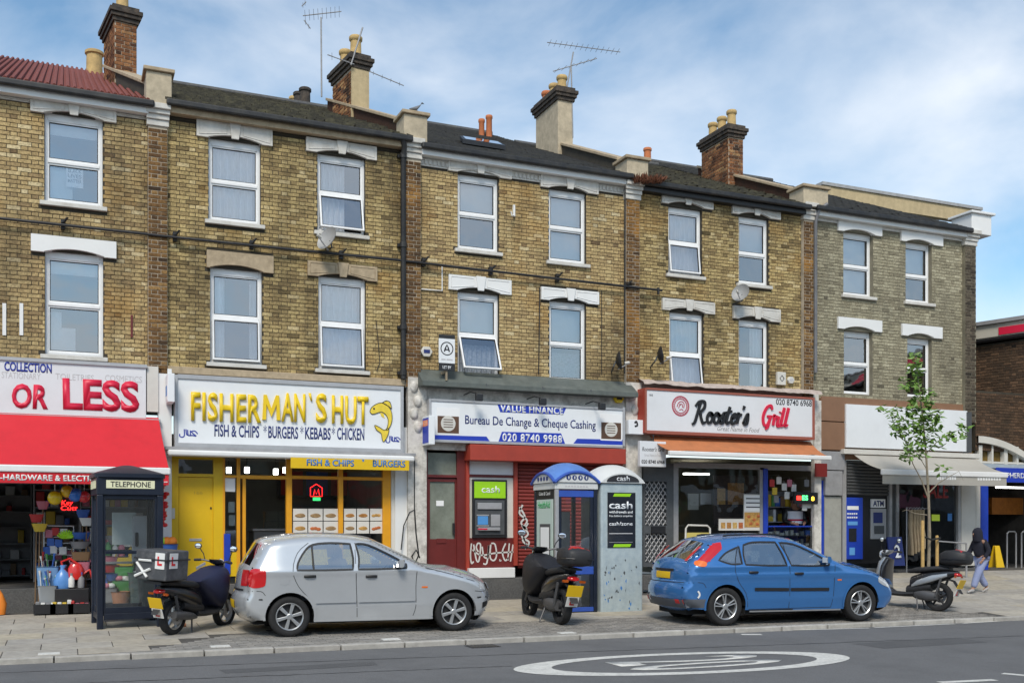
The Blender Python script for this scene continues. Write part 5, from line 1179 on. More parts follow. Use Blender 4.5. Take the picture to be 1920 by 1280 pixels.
shb = part('roller_shutter', M_dgrey, h5, [(1587, 1668, 862, 928)], .05, .08); xa, xb = XW(1587, .04), XW(1668, .04); zt_, zb_ = ZW(1587, 862, .04), ZW(1587, 928, .04)
for k in range(int((zt_-zb_)/.077)): m = MB(); z = zt_-.04-k*.077; m.cyl((xa, .04, z), (xb, .04, z), .034, 8); m.build('slat', M_dgrey, shb)
part('recess_panel', M_black, sf, [(1587, 1668, 928, 1056)], .08, .12)
t = thing('vending_machine', 'blue drinks machine in the dark recess by the mesh pier', 'vending machine', P(1602, 1050, .0)); part('body', M_bluepaint, t, [(1587.5, 1618, 932, 1048)], -.02, .08, .01); part('header', pm, t, [(1589, 1610, 948, 955)], -.03, -.02); part('chute', M_black, t, [(1592, 1606, 990, 1015)], -.028, -.02); part('buttons', pm, t, [(1589+k*4, 1591.5+k*4, 961, 964) for k in range(5)]+[(1589+k*4, 1591.5+k*4, 968, 971) for k in range(5)], -.03, -.02); part('logo_patch', mat('pale_blue', (.12, .35, .7), .5), t, [(1590, 1608, 977, 984), (1593, 1603, 1026, 1040)], -.028, -.02)
t = thing('cash_machine', 'grey cash machine under a white ATM plate in the dark recess', 'cash machine', P(1648, 1040, .0)); part('plate', pm, t, [(1634, 1660, 935, 951)], .03, .07); ptext('ATM', M_navy, t, 1637, 1657, 939, 948, .03, bold=.03, ext=.003); part('face', M_alu, t, [(1633, 1662, 953, 1010)], .04, .08, .006); part('display', M_navy, t, [(1638, 1655, 960, 980)], .03, .04); part('card_slot', M_dgrey, t, [(1640, 1658, 985, 1000)], .02, .04, .004)
pane(sf, 1686, 1797, 905, 1052, .06); room(h5, XW(1669), XW(1803), .58, 3.2, .13, 3.2, M_inter)
ptext('SALE', mat('dull_red', (.30, .02, .025), .5), sf, 1731, 1778, 906, 932, .055, bold=.02, ext=.003); part('notice', mat('yellow_green', (.5, .65, .05), .6, emit=.1), sf, [(1747, 1762, 964, 976)], .045, .05); part('notice', M_ltb, sf, [(1777, 1785, 962, 976)], .045, .05)
for i, px in enumerate((1708, 1714, 1719, 1724, 1730)):
    c = P(px, 955, -.35); t = thing('hanging_trousers', 'beige trousers hung out on the rail by the clothes shop window', 'trousers', P(px, 1045, -.35), 'beige trousers on the rail'); s = MB(); h_ = c.z-ZW(px, 1040-3*i, -.35)
    for sx in (-1, 1): s.loft([(c+Vector((sx*.012, 0, 0)), (.018, 0, 0), (0, .05, 0)), (c+Vector((sx*.016, .02, -h_*.35)), (.022, 0, 0), (0, .07, 0)), (c+Vector((sx*.018+.01*sin(px), .05*sx, -h_*.7)), (.02, 0, 0), (0, .06, 0)), (c+Vector((sx*.02, .06*sx, -h_)), (.018, 0, 0), (0, .055, 0))], 8)
    s.build('legs', mat('beige_cloth', (.40, .31, .20), .9, noise=.2, nscale=6), t, smooth=True); s = MB(); s.tube([c+Vector((-.08, 0, .0)), c+Vector((0, 0, .06)), c+Vector((.08, 0, 0))], .006, 5); s.build('hanger', M_alu, t)
t = thing('clothes_rail', 'thin metal rail holding beige trousers outside the clothes shop', 'rail', P(1718, 1050, -.35)); a, b = P(1700, 951, -.35), P(1740, 953, -.35); m = MB(); m.tube([Vector((a.x, -.35, .5)), a, b, Vector((b.x, -.35, .5))], .014, 6); m.build('frame', M_alu, t)
t = thing('a_board', 'small dark folding board standing by the scooter outside the clothes shop', 'a-board', G(1682, 1062)); m = MB(); c = P(1682, 1060, -.6); m.box(c.x-.22, c.x+.22, -.02, .02, 0, .7, Matrix.Translation((0, -.62, c.z)) @ Matrix.Rotation(radians(-10), 4, 'X')); m.build('front_leaf', M_navy, t); m = MB(); m.box(c.x-.2, c.x+.2, -.02, .02, 0, .7, Matrix.Translation((0, -.35, c.z)) @ Matrix.Rotation(radians(10), 4, 'X')); m.build('rear_leaf', M_plastic_black, t)
M2 = Matrix.Translation((c.x-.09, -.645, c.z+.2)) @ Matrix.Rotation(radians(-10), 4, 'X'); text('2', pm, t, 0, 0, 0, .28, .18, ext=.004, M=M2, bold=.02)

# ---------------------------------------------------------------- station and viaduct beyond the terrace
st_ = thing('station_building', 'dark brick railway station under the bridge with blue sign and arched window', 'station', (XW(1880), 0, base_z(22)))
M_dbrick = brick_mat('dark_brown_brick', [(0, (.035, .025, .02)), (.5, (.09, .055, .035)), (1, (.17, .10, .06))], soot=.55, sscale=1.2)
xa, xb = XW(1829), XW(1829)+5.2; zs0, zs1 = 3.60, 5.15
m = MB(); m.box(xa, xb, .0, .3, zs0, zs1); wl = m.build('wall', M_mortar, st_); lay_bricks(wl, M_dbrick, xa, xb, zs0, zs1, [], y=.0, nmax=120, seed=61)
# curved stone arch over the window band
m = MB(); V = []; n = 24; xc2 = XW(1829)+2.3
for k in range(n+1):
    u = k/n; x = xa+(xb-xa)*u; zz = 3.80-.135*min(2.4, x-xa)**2
    V += [(x, -.10, zz), (x, -.10, zz+.17), (x, .1, zz+.17), (x, .1, zz)]
m.add(V, [f for k in range(n) for f in ((4*k, 4*k+4, 4*k+5, 4*k+1), (4*k+1, 4*k+5, 4*k+6, 4*k+2), (4*k, 4*k+3, 4*k+7, 4*k+4))]); m.build('arch_band', M_cream, st_)
m = MB(); m.box(xa, xb, .12, .2, 3.0, 3.75); wb = m.build('window_band', mat('amber_glass', (.16, .10, .02), .3, noise=.5, nscale=4), st_)
for k in range(12): m = MB(); x = xa+.1+k*.45; w_ = .06 if k % 2 else .12; m.box(x, x+w_, -.02, .115, 2.98, 3.74); m.build('mullion', M_cream, wb)
m = MB(); m.box(xa, xb, -.01, .115, 3.28, 3.33); m.build('transom', M_cream, wb)
part('canopy_edge', mat('pale_blue_grey', (.36, .42, .48), .5, noise=.1), st_, [(1829, 2010, 868, 876)], -.35, .1)
yS = -.36; pl = part('sign_panel', M_royal, st_, [(1868, 2010, 876, 903)], yS, -.3); x = XW(1869, yS); text("SHEPHERD'S", M_white, st_, x, ZW(1880, 895, yS), yS, .12, 1.12, bold=.02, ext=.004)
m = MB(); m.box(XW(1836), XW(1836)+.25, -.06, .2, .5, 3.0); m.build('blue_jamb', M_bluepaint, st_); m = MB(); m.box(xa-.02, XW(1836)-.003, -.04, .2, .5, 3.0); m.build('pier', M_cream, st_)
room(st_, XW(1838), xb, .5, 3.0, .15, 6, M_inter, 'concourse'); m = MB(); m.box(XW(1872, 1.5), XW(1872, 1.5)+2.5, 1.5, 1.6, 2.72, 2.76); m.build('tube_lamp', M_lamp, st_)
m = MB(); m.box(XW(1860, 3), XW(1860, 3)+2, 3, 3.3, 2.0, 2.5); m.build('orange_board', mat('dull_orange', (.36, .13, .02), .6, noise=.3), st_)
for k in range(3): m = MB(); x = XW(1888, .9)+k*.55; m.tube([(x, .9, .5), (x, .9, 1.45), (x+.08, .9, 1.5), (x+.28, .9, 1.5), (x+.34, .9, 1.45), (x+.34, .9, .5)], .022, 8); m.build('barrier_rail', M_alu, st_)
ws = thing('wet_floor_sign', 'yellow wet floor sign at the station entrance', 'warning sign', P(1868, 1056, .3))
for s_, nm in ((-1, 'front_leaf'), (1, 'rear_leaf')): m = MB(); c = P(1868, 1056, .3); m.prism([(-.14, 0), (.14, 0), (.08, .58), (-.08, .58)], 'y', -.012, .012, Matrix.Translation((c.x, .3+s_*.13, .56)) @ Matrix.Rotation(radians(11)*s_, 4, 'X')); m.build(nm, mat('hazard_yellow', (.75, .48, .01), .5), ws)
# the viaduct crosses the street: its side wall comes towards the camera
vd = thing('railway_viaduct', 'brick railway viaduct with pale edge beam and red panel crossing the street', 'viaduct', (XW(1829, 1.2)+.1, 1.6, 0), local=True, rz=radians(-73))
M_beam = mat('pale_beam_paint', (.52, .49, .42), .7, noise=.1, nscale=4, dirt=.4, dscale=2, dcol=(.2, .18, .15))
m = MB(); m.box(-.5, 14, 0, .5, 5.15, 6.62); wl = m.build('wall', M_mortar, vd); lay_bricks(wl, M_dbrick, -.5, 9, 5.15, 6.62, [], y=0.0, nmax=300, seed=71)
m = MB(); m.box(-.6, 14.2, -.10, .55, 6.66, 6.74); m.build('cornice', M_black, vd); m = MB(); m.box(-.6, 14, -.12, .5, 6.76, 7.12); m.build('edge_beam', M_beam, vd, bevel=.02); m = MB(); m.box(-.6, 14, -.2, .4, 7.122, 7.22); m.build('beam_cap', M_grey, vd)
m = MB(); m.box(.95, 12, -.14, -.121, 6.80, 7.0); m.build('red_panel', M_redink, vd); m = MB(); m.tube([(-.6, -.16, 6.70), (14, -.16, 6.70)], .03, 6); m.build('pipe', M_black, vd)
m = MB(); m.box(-.5, 14, .5, 8, 5.1, 6.7); m.build('deck', M_mortar, vd)
# ================================================================ CARS
M_tyre = mat('tyre_rubber', (.016, .016, .017), .85, noise=.3, nscale=20)
M_alloy = mat('alloy_wheel', (.50, .51, .52), .35, metal=.7, noise=.08)
M_hub = mat('brake_dark', (.03, .03, .032), .6)
M_trim = mat('black_trim', (.014, .014, .015), .5)
M_carglass = glass_mat('car_glass', tint=(.66, .74, .72), refl=.32)
M_under = mat('underbody', (.012, .012, .012), .9)
M_seat = mat('car_seat', (.10, .11, .13), .9)
M_tail = mat('tail_lamp_red', (.50, .012, .015), .15, coat=.6); M_tailo = mat('tail_lamp_amber', (.75, .16, .02), .15, coat=.6)
M_lampc = mat('lamp_clear', (.62, .64, .66), .12, metal=.3, coat=.6)
M_plate_y = mat('yellow_plate', (.80, .50, .01), .4); M_plate_w = mat('white_plate', (.72, .72, .70), .5)
def car_paint(name, col, metal=.55, rough=.32):
    return mat(name, col, rough, metal=metal, noise=.04, nscale=2, dirt=.10, dscale=2.2, dcol=tuple(c*.55+.04 for c in col), coat=.9)
def seg_dist(px, pz, a, b):
    dx, dz = b[0]-a[0], b[1]-a[1]; l2 = dx*dx+dz*dz
    t = 0 if l2 == 0 else max(0, min(1, ((px-a[0])*dx+(pz-a[1])*dz)/l2)); qx, qz = a[0]+t*dx, a[1]+t*dz
    return sqrt((px-qx)**2+(pz-qz)**2), qx, qz
def near_poly(p, poly, closed=True):
    best = (9, 0, 0); n = len(poly)
    for i in range(n if closed else n-1):
        d = seg_dist(p[0], p[1], poly[i], poly[(i+1) % n])
        if d[0] < best[0]: best = d
    return best
def inside(p, poly):
    c = False; n = len(poly); j = n-1
    for i in range(n):
        a, b = poly[i], poly[j]
        if (a[1] > p[1]) != (b[1] > p[1]) and p[0] < (b[0]-a[0])*(p[1]-a[1])/(b[1]-a[1])+a[0]: c = not c
        j = i
    return c
def smooth_poly(pts, n=4, closed=False, corner=()):
    out = []; m_ = len(pts)
    for i in range(m_ if closed else m_-1):
        g = lambda k: pts[k % m_] if closed else pts[max(0, min(m_-1, k))]
        p0, p1, p2, p3 = g(i-1), g(i), g(i+1), g(i+2)
        if (i % m_) in corner: p0 = p1
        if ((i+1) % m_) in corner: p3 = p2
        for k in range(n):
            t = k/n; out.append(tuple(.5*(2*p1[j]+(p2[j]-p0[j])*t+(2*p0[j]-5*p1[j]+4*p2[j]-p3[j])*t*t+(3*p1[j]-p0[j]-3*p2[j]+p3[j])*t**3) for j in range(2)))
    if not closed: out.append(pts[-1])
    return out
def make_car(root, C):
    """local frame: x forward from the rear axle, z up from the ground; C['outline'] is the side view from rear skirt over the roof to the front skirt"""
    top = C['outline']; wb, W0, RT, paint = C['wb'], C['w'], C['r'], C['paint']
    zsill = C['sill']; poly = top; x0, x1 = min(p[0] for p in top), max(p[0] for p in top)
    arches = [(0.0, RT+.005, C['arch']), (wb, RT+.005, C['arch'])]
    belt, tumble = C['belt'], C['tumble']; RR = .11
    def Wf(x, z):
        w_ = W0
        if x < -.05: w_ -= .13*min(1, ((-.05-x)/(-.05-x0)))**2.2
        if x > wb: w_ -= .20*min(1, ((x-wb)/(x1-wb)))**2.0
        if z > belt: w_ -= (z-belt)*tumble
        if z < .42: w_ -= (.42-z)*.16
        w_ += .012*math.exp(-((z-C['crease'])/.05)**2)
        return w_
    def Yf(x, z, d=None):
        if d is None: d = near_poly((x, z), top, False)[0]
        k = max(0, 1-d/RR); return Wf(x, z)-RR*(1-sqrt(max(0, 1-k*k)))
    cuts = [('open', top)]+[('win', p) for p in C['windows']]
    h = .026; nx_ = int((x1-x0)/h)+3; nz_ = int((max(p[1] for p in top)-.12)/h)+3
    arc = [[(ax+ar*cos(a*pi/24), az+ar*sin(a*pi/24)) for a in range(-8, 33)] for ax, az, ar in arches]
    grid = {}
    for i in range(nx_):
        for j in range(nz_):
            x, z = x0-h+i*h, .12+j*h; best = (h*.56, x, z)
            for kd, q in cuts:
                d = near_poly((x, z), q, kd == 'win')
                if d[0] < best[0]: best = d
            for q in arc:
                d = near_poly((x, z), q, False)
                if d[0] < best[0]: best = d
            grid[i, j] = (best[1], best[2])
    full = top+[(top[-1][0], .12), (top[0][0], .12)]
    bodyF, glassF = [], [[] for _ in C['windows']]
    for i in range(nx_-1):
        for j in range(nz_-1):
            ids = ((i, j), (i+1, j), (i+1, j+1), (i, j+1)); c = (sum(grid[k][0] for k in ids)/4, sum(grid[k][1] for k in ids)/4)
            if not inside(c, top) or c[1] < zsill(c[0]): continue
            if any((c[0]-ax)**2+(c[1]-az)**2 < ar*ar and True for ax, az, ar in arches): continue
            w_ = [k for k, p in enumerate(C['windows']) if inside(c, p)]
            (glassF[w_[0]] if w_ else bodyF).append(ids)
    def emit(faces, off, name, mat_, parent, sides=(1, -1), ylim=None):
        mb = MB()
        for sd in sides:
            idx = {}
            V = []; F = []
            for ids in faces:
                f = []
                for k in ids:
                    if k not in idx: x, z = grid[k]; idx[k] = len(V); V.append((x, sd*(Yf(x, z)+off), z))
                    f.append(idx[k])
                F.append(tuple(f) if sd < 0 else tuple(reversed(f)))
            mb.add(V, F)
        return mb.build(name, mat_, parent, smooth=60, fix=False)
    shell = emit(bodyF, 0, 'body', paint, root)
    for k, f in enumerate(glassF):
        for sd in (-1, 1): emit(f, -.006, 'side_window', M_carglass, root, (sd,))
    def on_side(pts, r, off, name, mat_, parent, closed=False, sides=(-1, 1), dens=3):
        if len(sides) > 1:
            for sd in sides: on_side(pts, r, off, name, mat_, parent, closed, (sd,), dens)
            return
        mb = MB(); q = smooth_poly(pts, dens, closed) if dens > 1 else list(pts)
        if closed: q = q+q[:1]
        for sd in sides:
            V = []; F = []
            for i, p in enumerate(q):
                a, b = q[max(i-1, 0)], q[min(i+1, len(q)-1)]
                if closed and i in (0, len(q)-1): a, b = q[-2], q[1]
                dx, dz = b[0]-a[0], b[1]-a[1]; l = sqrt(dx*dx+dz*dz) or 1; nx2, nz2 = -dz/l*r, dx/l*r
                for s2 in (-1, 1): X, Z = p[0]+s2*nx2, p[1]+s2*nz2; V.append((X, sd*(Yf(X, Z)+off), Z))
            for i in range(len(q)-1): F.append((2*i, 2*i+1, 2*i+3, 2*i+2))
            mb.add(V, F)
        return mb.build(name, mat_, parent, fix=True)
    def side_patch(pts, off, name, mat_, parent, sides=(-1,), g=.022, smooth=True):
        xs_ = [p[0] for p in pts]; zs_ = [p[1] for p in pts]; mb = MB(); nx2 = max(2, int((max(xs_)-min(xs_))/g)+2); nz2 = max(2, int((max(zs_)-min(zs_))/g)+2); gx, gz = (max(xs_)-min(xs_))/(nx2-1), (max(zs_)-min(zs_))/(nz2-1); gg = {}
        for i in range(nx2+2):
            for j in range(nz2+2):
                p = (min(xs_)-gx*.5+i*gx, min(zs_)-gz*.5+j*gz); d = near_poly(p, pts); gg[i, j] = (d[1], d[2]) if d[0] < max(gx, gz)*.62 else p
        for sd in sides:
            for i in range(nx2+1):
                for j in range(nz2+1):
                    ids = ((i, j), (i+1, j), (i+1, j+1), (i, j+1)); c = (sum(gg[k][0] for k in ids)/4, sum(gg[k][1] for k in ids)/4)
                    if inside(c, pts): mb.add([(gg[k][0], sd*(Yf(*gg[k])+off), gg[k][1]) for k in ids], ((0, 1, 2, 3),))
        return mb.build(name, mat_, parent, smooth=60, fix=True, merge=.0005)
    # ---- strip over the top: bumper, hatch, roof, windscreen, bonnet, nose
    ts = [-1, -.96, -.9, -.84, -.6, -.3, 0, .3, .6, .84, .9, .96, 1]
    def bulge(i):
        z = top[i][1]; x = top[i][0]; a, b = top[max(i-1, 0)], top[min(i+1, len(top)-1)]; dx, dz = b[0]-a[0], b[1]-a[1]; l = sqrt(dx*dx+dz*dz) or 1
        n_ = (-dz/l, dx/l)
        amt = .055+.05*abs(n_[0]) + (.03 if x > wb else 0)
        return n_, amt
    def strip_pt(i, t, off=0):
        x, z = top[i]; n_, amt = bulge(i); y = t*(Yf(x, z, 0)); k = amt*(1-abs(t)**2.4)+off
        return (x+n_[0]*k, y, z+n_[1]*k)
    mb = MB(); V = []; F = []; nt_ = len(ts); gl = {}
    for i in range(len(top)):
        for t in ts: V.append(strip_pt(i, t))
    gs, gw = [], []
    for i in range(len(top)-1):
        for j in range(nt_-1):
            f = (i*nt_+j, (i+1)*nt_+j, (i+1)*nt_+j+1, i*nt_+j+1); tm = (ts[j]+ts[j+1])/2
            if C['screen'][0] <= i < C['screen'][1] and abs(tm) < .9: gw.append(f)
            elif C['rearwin'][0] <= i < C['rearwin'][1] and abs(tm) < .84: gs.append(f)
            else: F.append(f)
    mb.add(V, F); mb.build('roof_and_ends', paint, root, smooth=60)
    for nm, fl in (('windscreen', gw), ('rear_window', gs)): mb = MB(); mb.add(V, fl); mb.build(nm, M_carglass, root, smooth=60, fix=False, merge=.0001)
    def end_patch(y0, y1, z0, z1, off, name, mat_, rear=True, parent=None, nseg=6):
        """panel wrapped on the rear (or front) face between two heights"""
        idx = [i for i in range(len(top)) if (top[i][0] < .3) == rear and (rear or top[i][0] > wb)]
        def at_(y, z):
            best = None
            for i in idx:
                if i+1 not in idx: continue
                za, zb_ = strip_pt(i, 0)[2], strip_pt(i+1, 0)[2]
                if min(za, zb_) <= z <= max(za, zb_) and abs(za-zb_) > 1e-6:
                    u = (z-za)/(zb_-za); ye = Yf(*top[i], 0); t = max(-1, min(1, y/ye)); pa, pb_ = strip_pt(i, t, off), strip_pt(i+1, t, off); x = pa[0]+(pb_[0]-pa[0])*u
                    if best is None or (x < best if rear else x > best): best = x
            return (best if best is not None else (x0 if rear else x1), y, z)
        mb = MB(); nz3 = 5
        P_ = [[at_(y0+(y1-y0)*a/nseg, z0+(z1-z0)*b/nz3) for b in range(nz3+1)] for a in range(nseg+1)]
        for a in range(nseg):
            for b in range(nz3): mb.quad(P_[a][b], P_[a+1][b], P_[a+1][b+1], P_[a][b+1])
        return mb.build(name, mat_, parent or root, smooth=60, fix=True, merge=.0005)
    # rubber round the glass, door gaps, trims
    for p in C['windows']: on_side(p, .014, .003, 'window_rubber', M_trim, root, True, dens=1)
    for p in C['gaps']: on_side(p, .0045, .0015, 'panel_gap', M_trim, root)
    for (pts, r, off, nm, mt) in C['trims']: on_side(pts, r, off, nm, mt, root, dens=1)
    for (pts, off, nm, mt) in C['patches']: side_patch(pts, off, nm, mt, root)
    for (args, nm, mt, rear) in C['ends']: end_patch(*args, nm, mt, rear)
    # wheel-arch lips and dark wells
    for ax, az, ar in arches:
        on_side([(ax+(ar+.012)*cos(a*pi/20), az+(ar+.012)*sin(a*pi/20)) for a in range(-1, 22)], .016, .010, 'arch_lip', paint, root, dens=1)
        for sd in (-1, 1):
            mb = MB(); V = []; F = []
            for a in range(0, 25):
                q = a*pi/24
                for yy in (W0-.03, W0-.32): V.append((ax+(ar+.002)*cos(q), sd*yy, az+(ar+.002)*sin(q)))
            for a in range(24): F.append((2*a, 2*a+1, 2*a+3, 2*a+2))
            mb.add(V, F); mb.add([(ax+(ar+.002)*cos(a*pi/24), sd*(W0-.32), az+(ar+.002)*sin(a*pi/24)) for a in range(25)], [tuple(range(25))]); mb.build('wheel_well', M_under, root)
    mb = MB(); mb.box(x0+.15, x1-.15, -W0+.34, W0-.34, .17, .30); mb.box(ar_x0(arches, 0), ar_x0(arches, 1), -W0+.10, W0-.10, .18, .28); mb.build('floor_pan', M_under, root)
    # cabin
    for sd in (-1, 1):
        mb = MB(); sx = C['seat']; mb.loft([((sx, sd*.36, .50), (.25, 0, 0), (0, .24, 0)), ((sx, sd*.36, .66), (.24, 0, 0), (0, .23, 0))], 12, 4)
        mb.loft([((sx-.22, sd*.36, .62), (.07, 0, .02), (0, .23, 0)), ((sx-.34, sd*.36, 1.08), (.05, 0, .02), (0, .19, 0))], 12, 4); mb.loft([((sx-.36, sd*.36, 1.10), (.04, 0, 0), (0, .11, 0)), ((sx-.38, sd*.36, 1.26), (.04, 0, 0), (0, .10, 0))], 10, 4); mb.build('front_seat', M_seat, root, smooth=True)
    mb = MB(); sx = C['seat']-.95; mb.loft([((sx+.1, 0, .5), (.25, 0, 0), (0, .6, 0)), ((sx+.1, 0, .66), (.24, 0, 0), (0, .6, 0))], 12, 5); mb.loft([((sx-.12, 0, .62), (.07, 0, .02), (0, .6, 0)), ((sx-.24, 0, 1.04), (.05, 0, .02), (0, .56, 0))], 12, 5); mb.build('rear_bench', M_seat, root, smooth=True)
    mb = MB(); dx = C['dash']; mb.loft([((dx, -.66, .80), (.20, 0, 0), (0, 0, .12)), ((dx, .66, .80), (.20, 0, 0), (0, 0, .12))], 12, 3.5); mb.build('dashboard', M_trim, root, smooth=True)
    mb = MB(); c = Vector((dx-.28, -.36, .86)); ax = Vector((.9, 0, -.42)).normalized(); u = Vector((0, 1, 0)); v = ax.cross(u); mb.tube([c+(u*cos(a*pi/10)+v*sin(a*pi/10))*.18 for a in range(21)], .014, 6, caps=False); mb.tube([c-u*.17, c+u*.17], .015, 6); mb.build('steering_wheel', M_trim, root)
    # wheels
    for wx in (0, wb):
        for sd in (-1, 1): road_wheel(root, (wx, sd*(W0-.115), RT), RT, .19, sd, C['spokes'])
    # door mirrors and handles
    for sd in (-1, 1):
        mx_, mz = C['mirror']; mb = MB(); yb_ = Wf(mx_, mz); mb.loft([((mx_+.05, sd*(yb_+.03), mz), (.03, 0, 0), (0, 0, .05)), ((mx_+.03, sd*(yb_+.09), mz+.01), (.055, 0, 0), (0, 0, .065)), ((mx_+.0, sd*(yb_+.18), mz+.01), (.045, 0, 0), (0, 0, .055))], 12, 3); mr_ = mb.build('door_mirror', C['mirmat'], root, smooth=True)
        mb = MB(); mb.box(mx_-.03, mx_-.045, sd*(yb_+.05), sd*(yb_+.18), mz-.035, mz+.05); mb.build('mirror_glass', M_lampc, mr_)
    for (hx, hz) in C['handles']:
        for sd in (-1, 1): mb = MB(); yb_ = Wf(hx, hz); mb.loft([((hx-.085, sd*(yb_+.004), hz), (0, .012, 0), (0, 0, .018)), ((hx-.05, sd*(yb_+.022), hz), (0, .013, 0), (0, 0, .020)), ((hx+.05, sd*(yb_+.022), hz), (0, .013, 0), (0, 0, .020)), ((hx+.085, sd*(yb_+.004), hz), (0, .012, 0), (0, 0, .018))], 10); mb.build('door_handle', C['handmat'], root, smooth=True)
    return Yf, Wf, side_patch, end_patch, on_side
def ar_x0(arches, k): return arches[0][0]+arches[0][2]+.02 if k == 0 else arches[1][0]-arches[1][2]-.02
def road_wheel(root, c, R, w_, sd, style):
    c = Vector(c); ax = Vector((0, sd, 0)); rr = R*.68; hw = w_/2
    mb = MB(); mb.lathe([(rr, -hw), (R*.86, -hw*1.02), (R*.97, -hw*.86), (R, -hw*.5), (R, hw*.5), (R*.97, hw*.86), (R*.88, hw*1.04), (rr*1.06, hw*.98), (rr, hw*.86)], c, ax=ax, n=40); ty = mb.build('wheel', M_tyre, root, smooth=50)
    mb = MB(); mb.lathe([(rr*1.0, hw*.90), (rr*.97, hw*.96), (rr*.91, hw*.84), (rr*.90, hw*.2)], c, ax=ax, n=40); mb.build('rim', M_alloy, ty, smooth=40)
    mb = MB(); mb.lathe([(rr*.95, hw*.15), (.03, hw*.12), (0.0, hw*.12)], c, ax=ax, n=32); mb.build('brake_disc', M_hub, ty)
    mb = MB(); mb.lathe([(rr*.24, hw*.5), (rr*.24, hw*.82), (rr*.18, hw*.90), (0, hw*.92)], c, ax=ax, n=20)
    n = 6 if style == 'six' else 10
    for k in range(n):
        if style == 'six': a = 2*pi*k/6+.26; wa, wb2 = rr*.19, rr*.27; da = 0
        else: a = 2*pi*(k//2)/5+(.155 if k % 2 else -.155)+.4; wa, wb2 = rr*.085, rr*.10; da = 0
        u = Vector((cos(a), 0, sin(a))); v = Vector((-sin(a), 0, cos(a))); p0 = c+u*rr*.16; p1 = c+u*rr*.95
        V = []
        for p, ww, o0 in ((p0, wa*.5, .84), (p1, wb2*.5, .80)):
            for s2 in (-1, 1):
                for o in (o0, .35): V.append(p+v*ww*s2+ax*hw*o)
        mb.add(V, ((0, 2, 6, 4), (0, 4, 5, 1), (2, 3, 7, 6), (4, 6, 7, 5), (1, 5, 7, 3), (0, 1, 3, 2)))
    mb.build('spokes', M_alloy, ty, bevel=.006)
    return ty
def place(rear_px, front_px, wbase):
    a, b = G(*rear_px), G(*front_px); d = (b-a); return a, atan2(d.y, d.x)

# ---- silver hatchback
M_silver = car_paint('silver_paint', (.56, .58, .60), .45, .26)
top = [(-.44, .24), (-.55, .30), (-.61, .40), (-.625, .50), (-.605, .585), (-.575, .63), (-.565, .74), (-.55, .86), (-.525, .965), (-.50, 1.0), (-.42, 1.14), (-.325, 1.295), (-.29, 1.335), (-.20, 1.375), (0, 1.41), (.3, 1.435), (.6, 1.435), (.9, 1.415), (1.12, 1.38), (1.24, 1.345), (1.45, 1.245), (1.7, 1.12), (1.93, 1.005), (2.03, .965), (2.3, .92), (2.6, .85), (2.82, .775), (2.95, .70), (3.0, .635), (3.04, .57), (3.06, .47), (3.04, .36), (2.98, .25), (2.90, .19)]
sil = smooth_poly(top, 2); i0 = lambda x, z: min(range(len(sil)), key=lambda k: (sil[k][0]-x)**2+(sil[k][1]-z)**2)
w_front = [(.98, .955), (1.0, 1.12), (.965, 1.325), (1.16, 1.305), (1.5, 1.14), (1.70, 1.02), (1.70, .965), (1.3, .955)]
w_rear = [(.10, .955), (.12, 1.06), (.22, 1.22), (.34, 1.315), (.60, 1.34), (.885, 1.325), (.915, 1.12), (.90, .955), (.5, .95)]
w_front = smooth_poly(w_front, 3, True, corner=(0, 2, 5, 6)); w_rear = smooth_poly(w_rear, 3, True, corner=(0, 5, 7))
ra_, ang = place((549, 1194), (857, 1184), 2.41)
silver = thing('parked_car', 'silver five door hatchback parked in front of the fish and chip shop', 'car', ra_+Vector((0, .82, 0)), 'cars parked on the pavement', local=True, rz=ang*0.6)
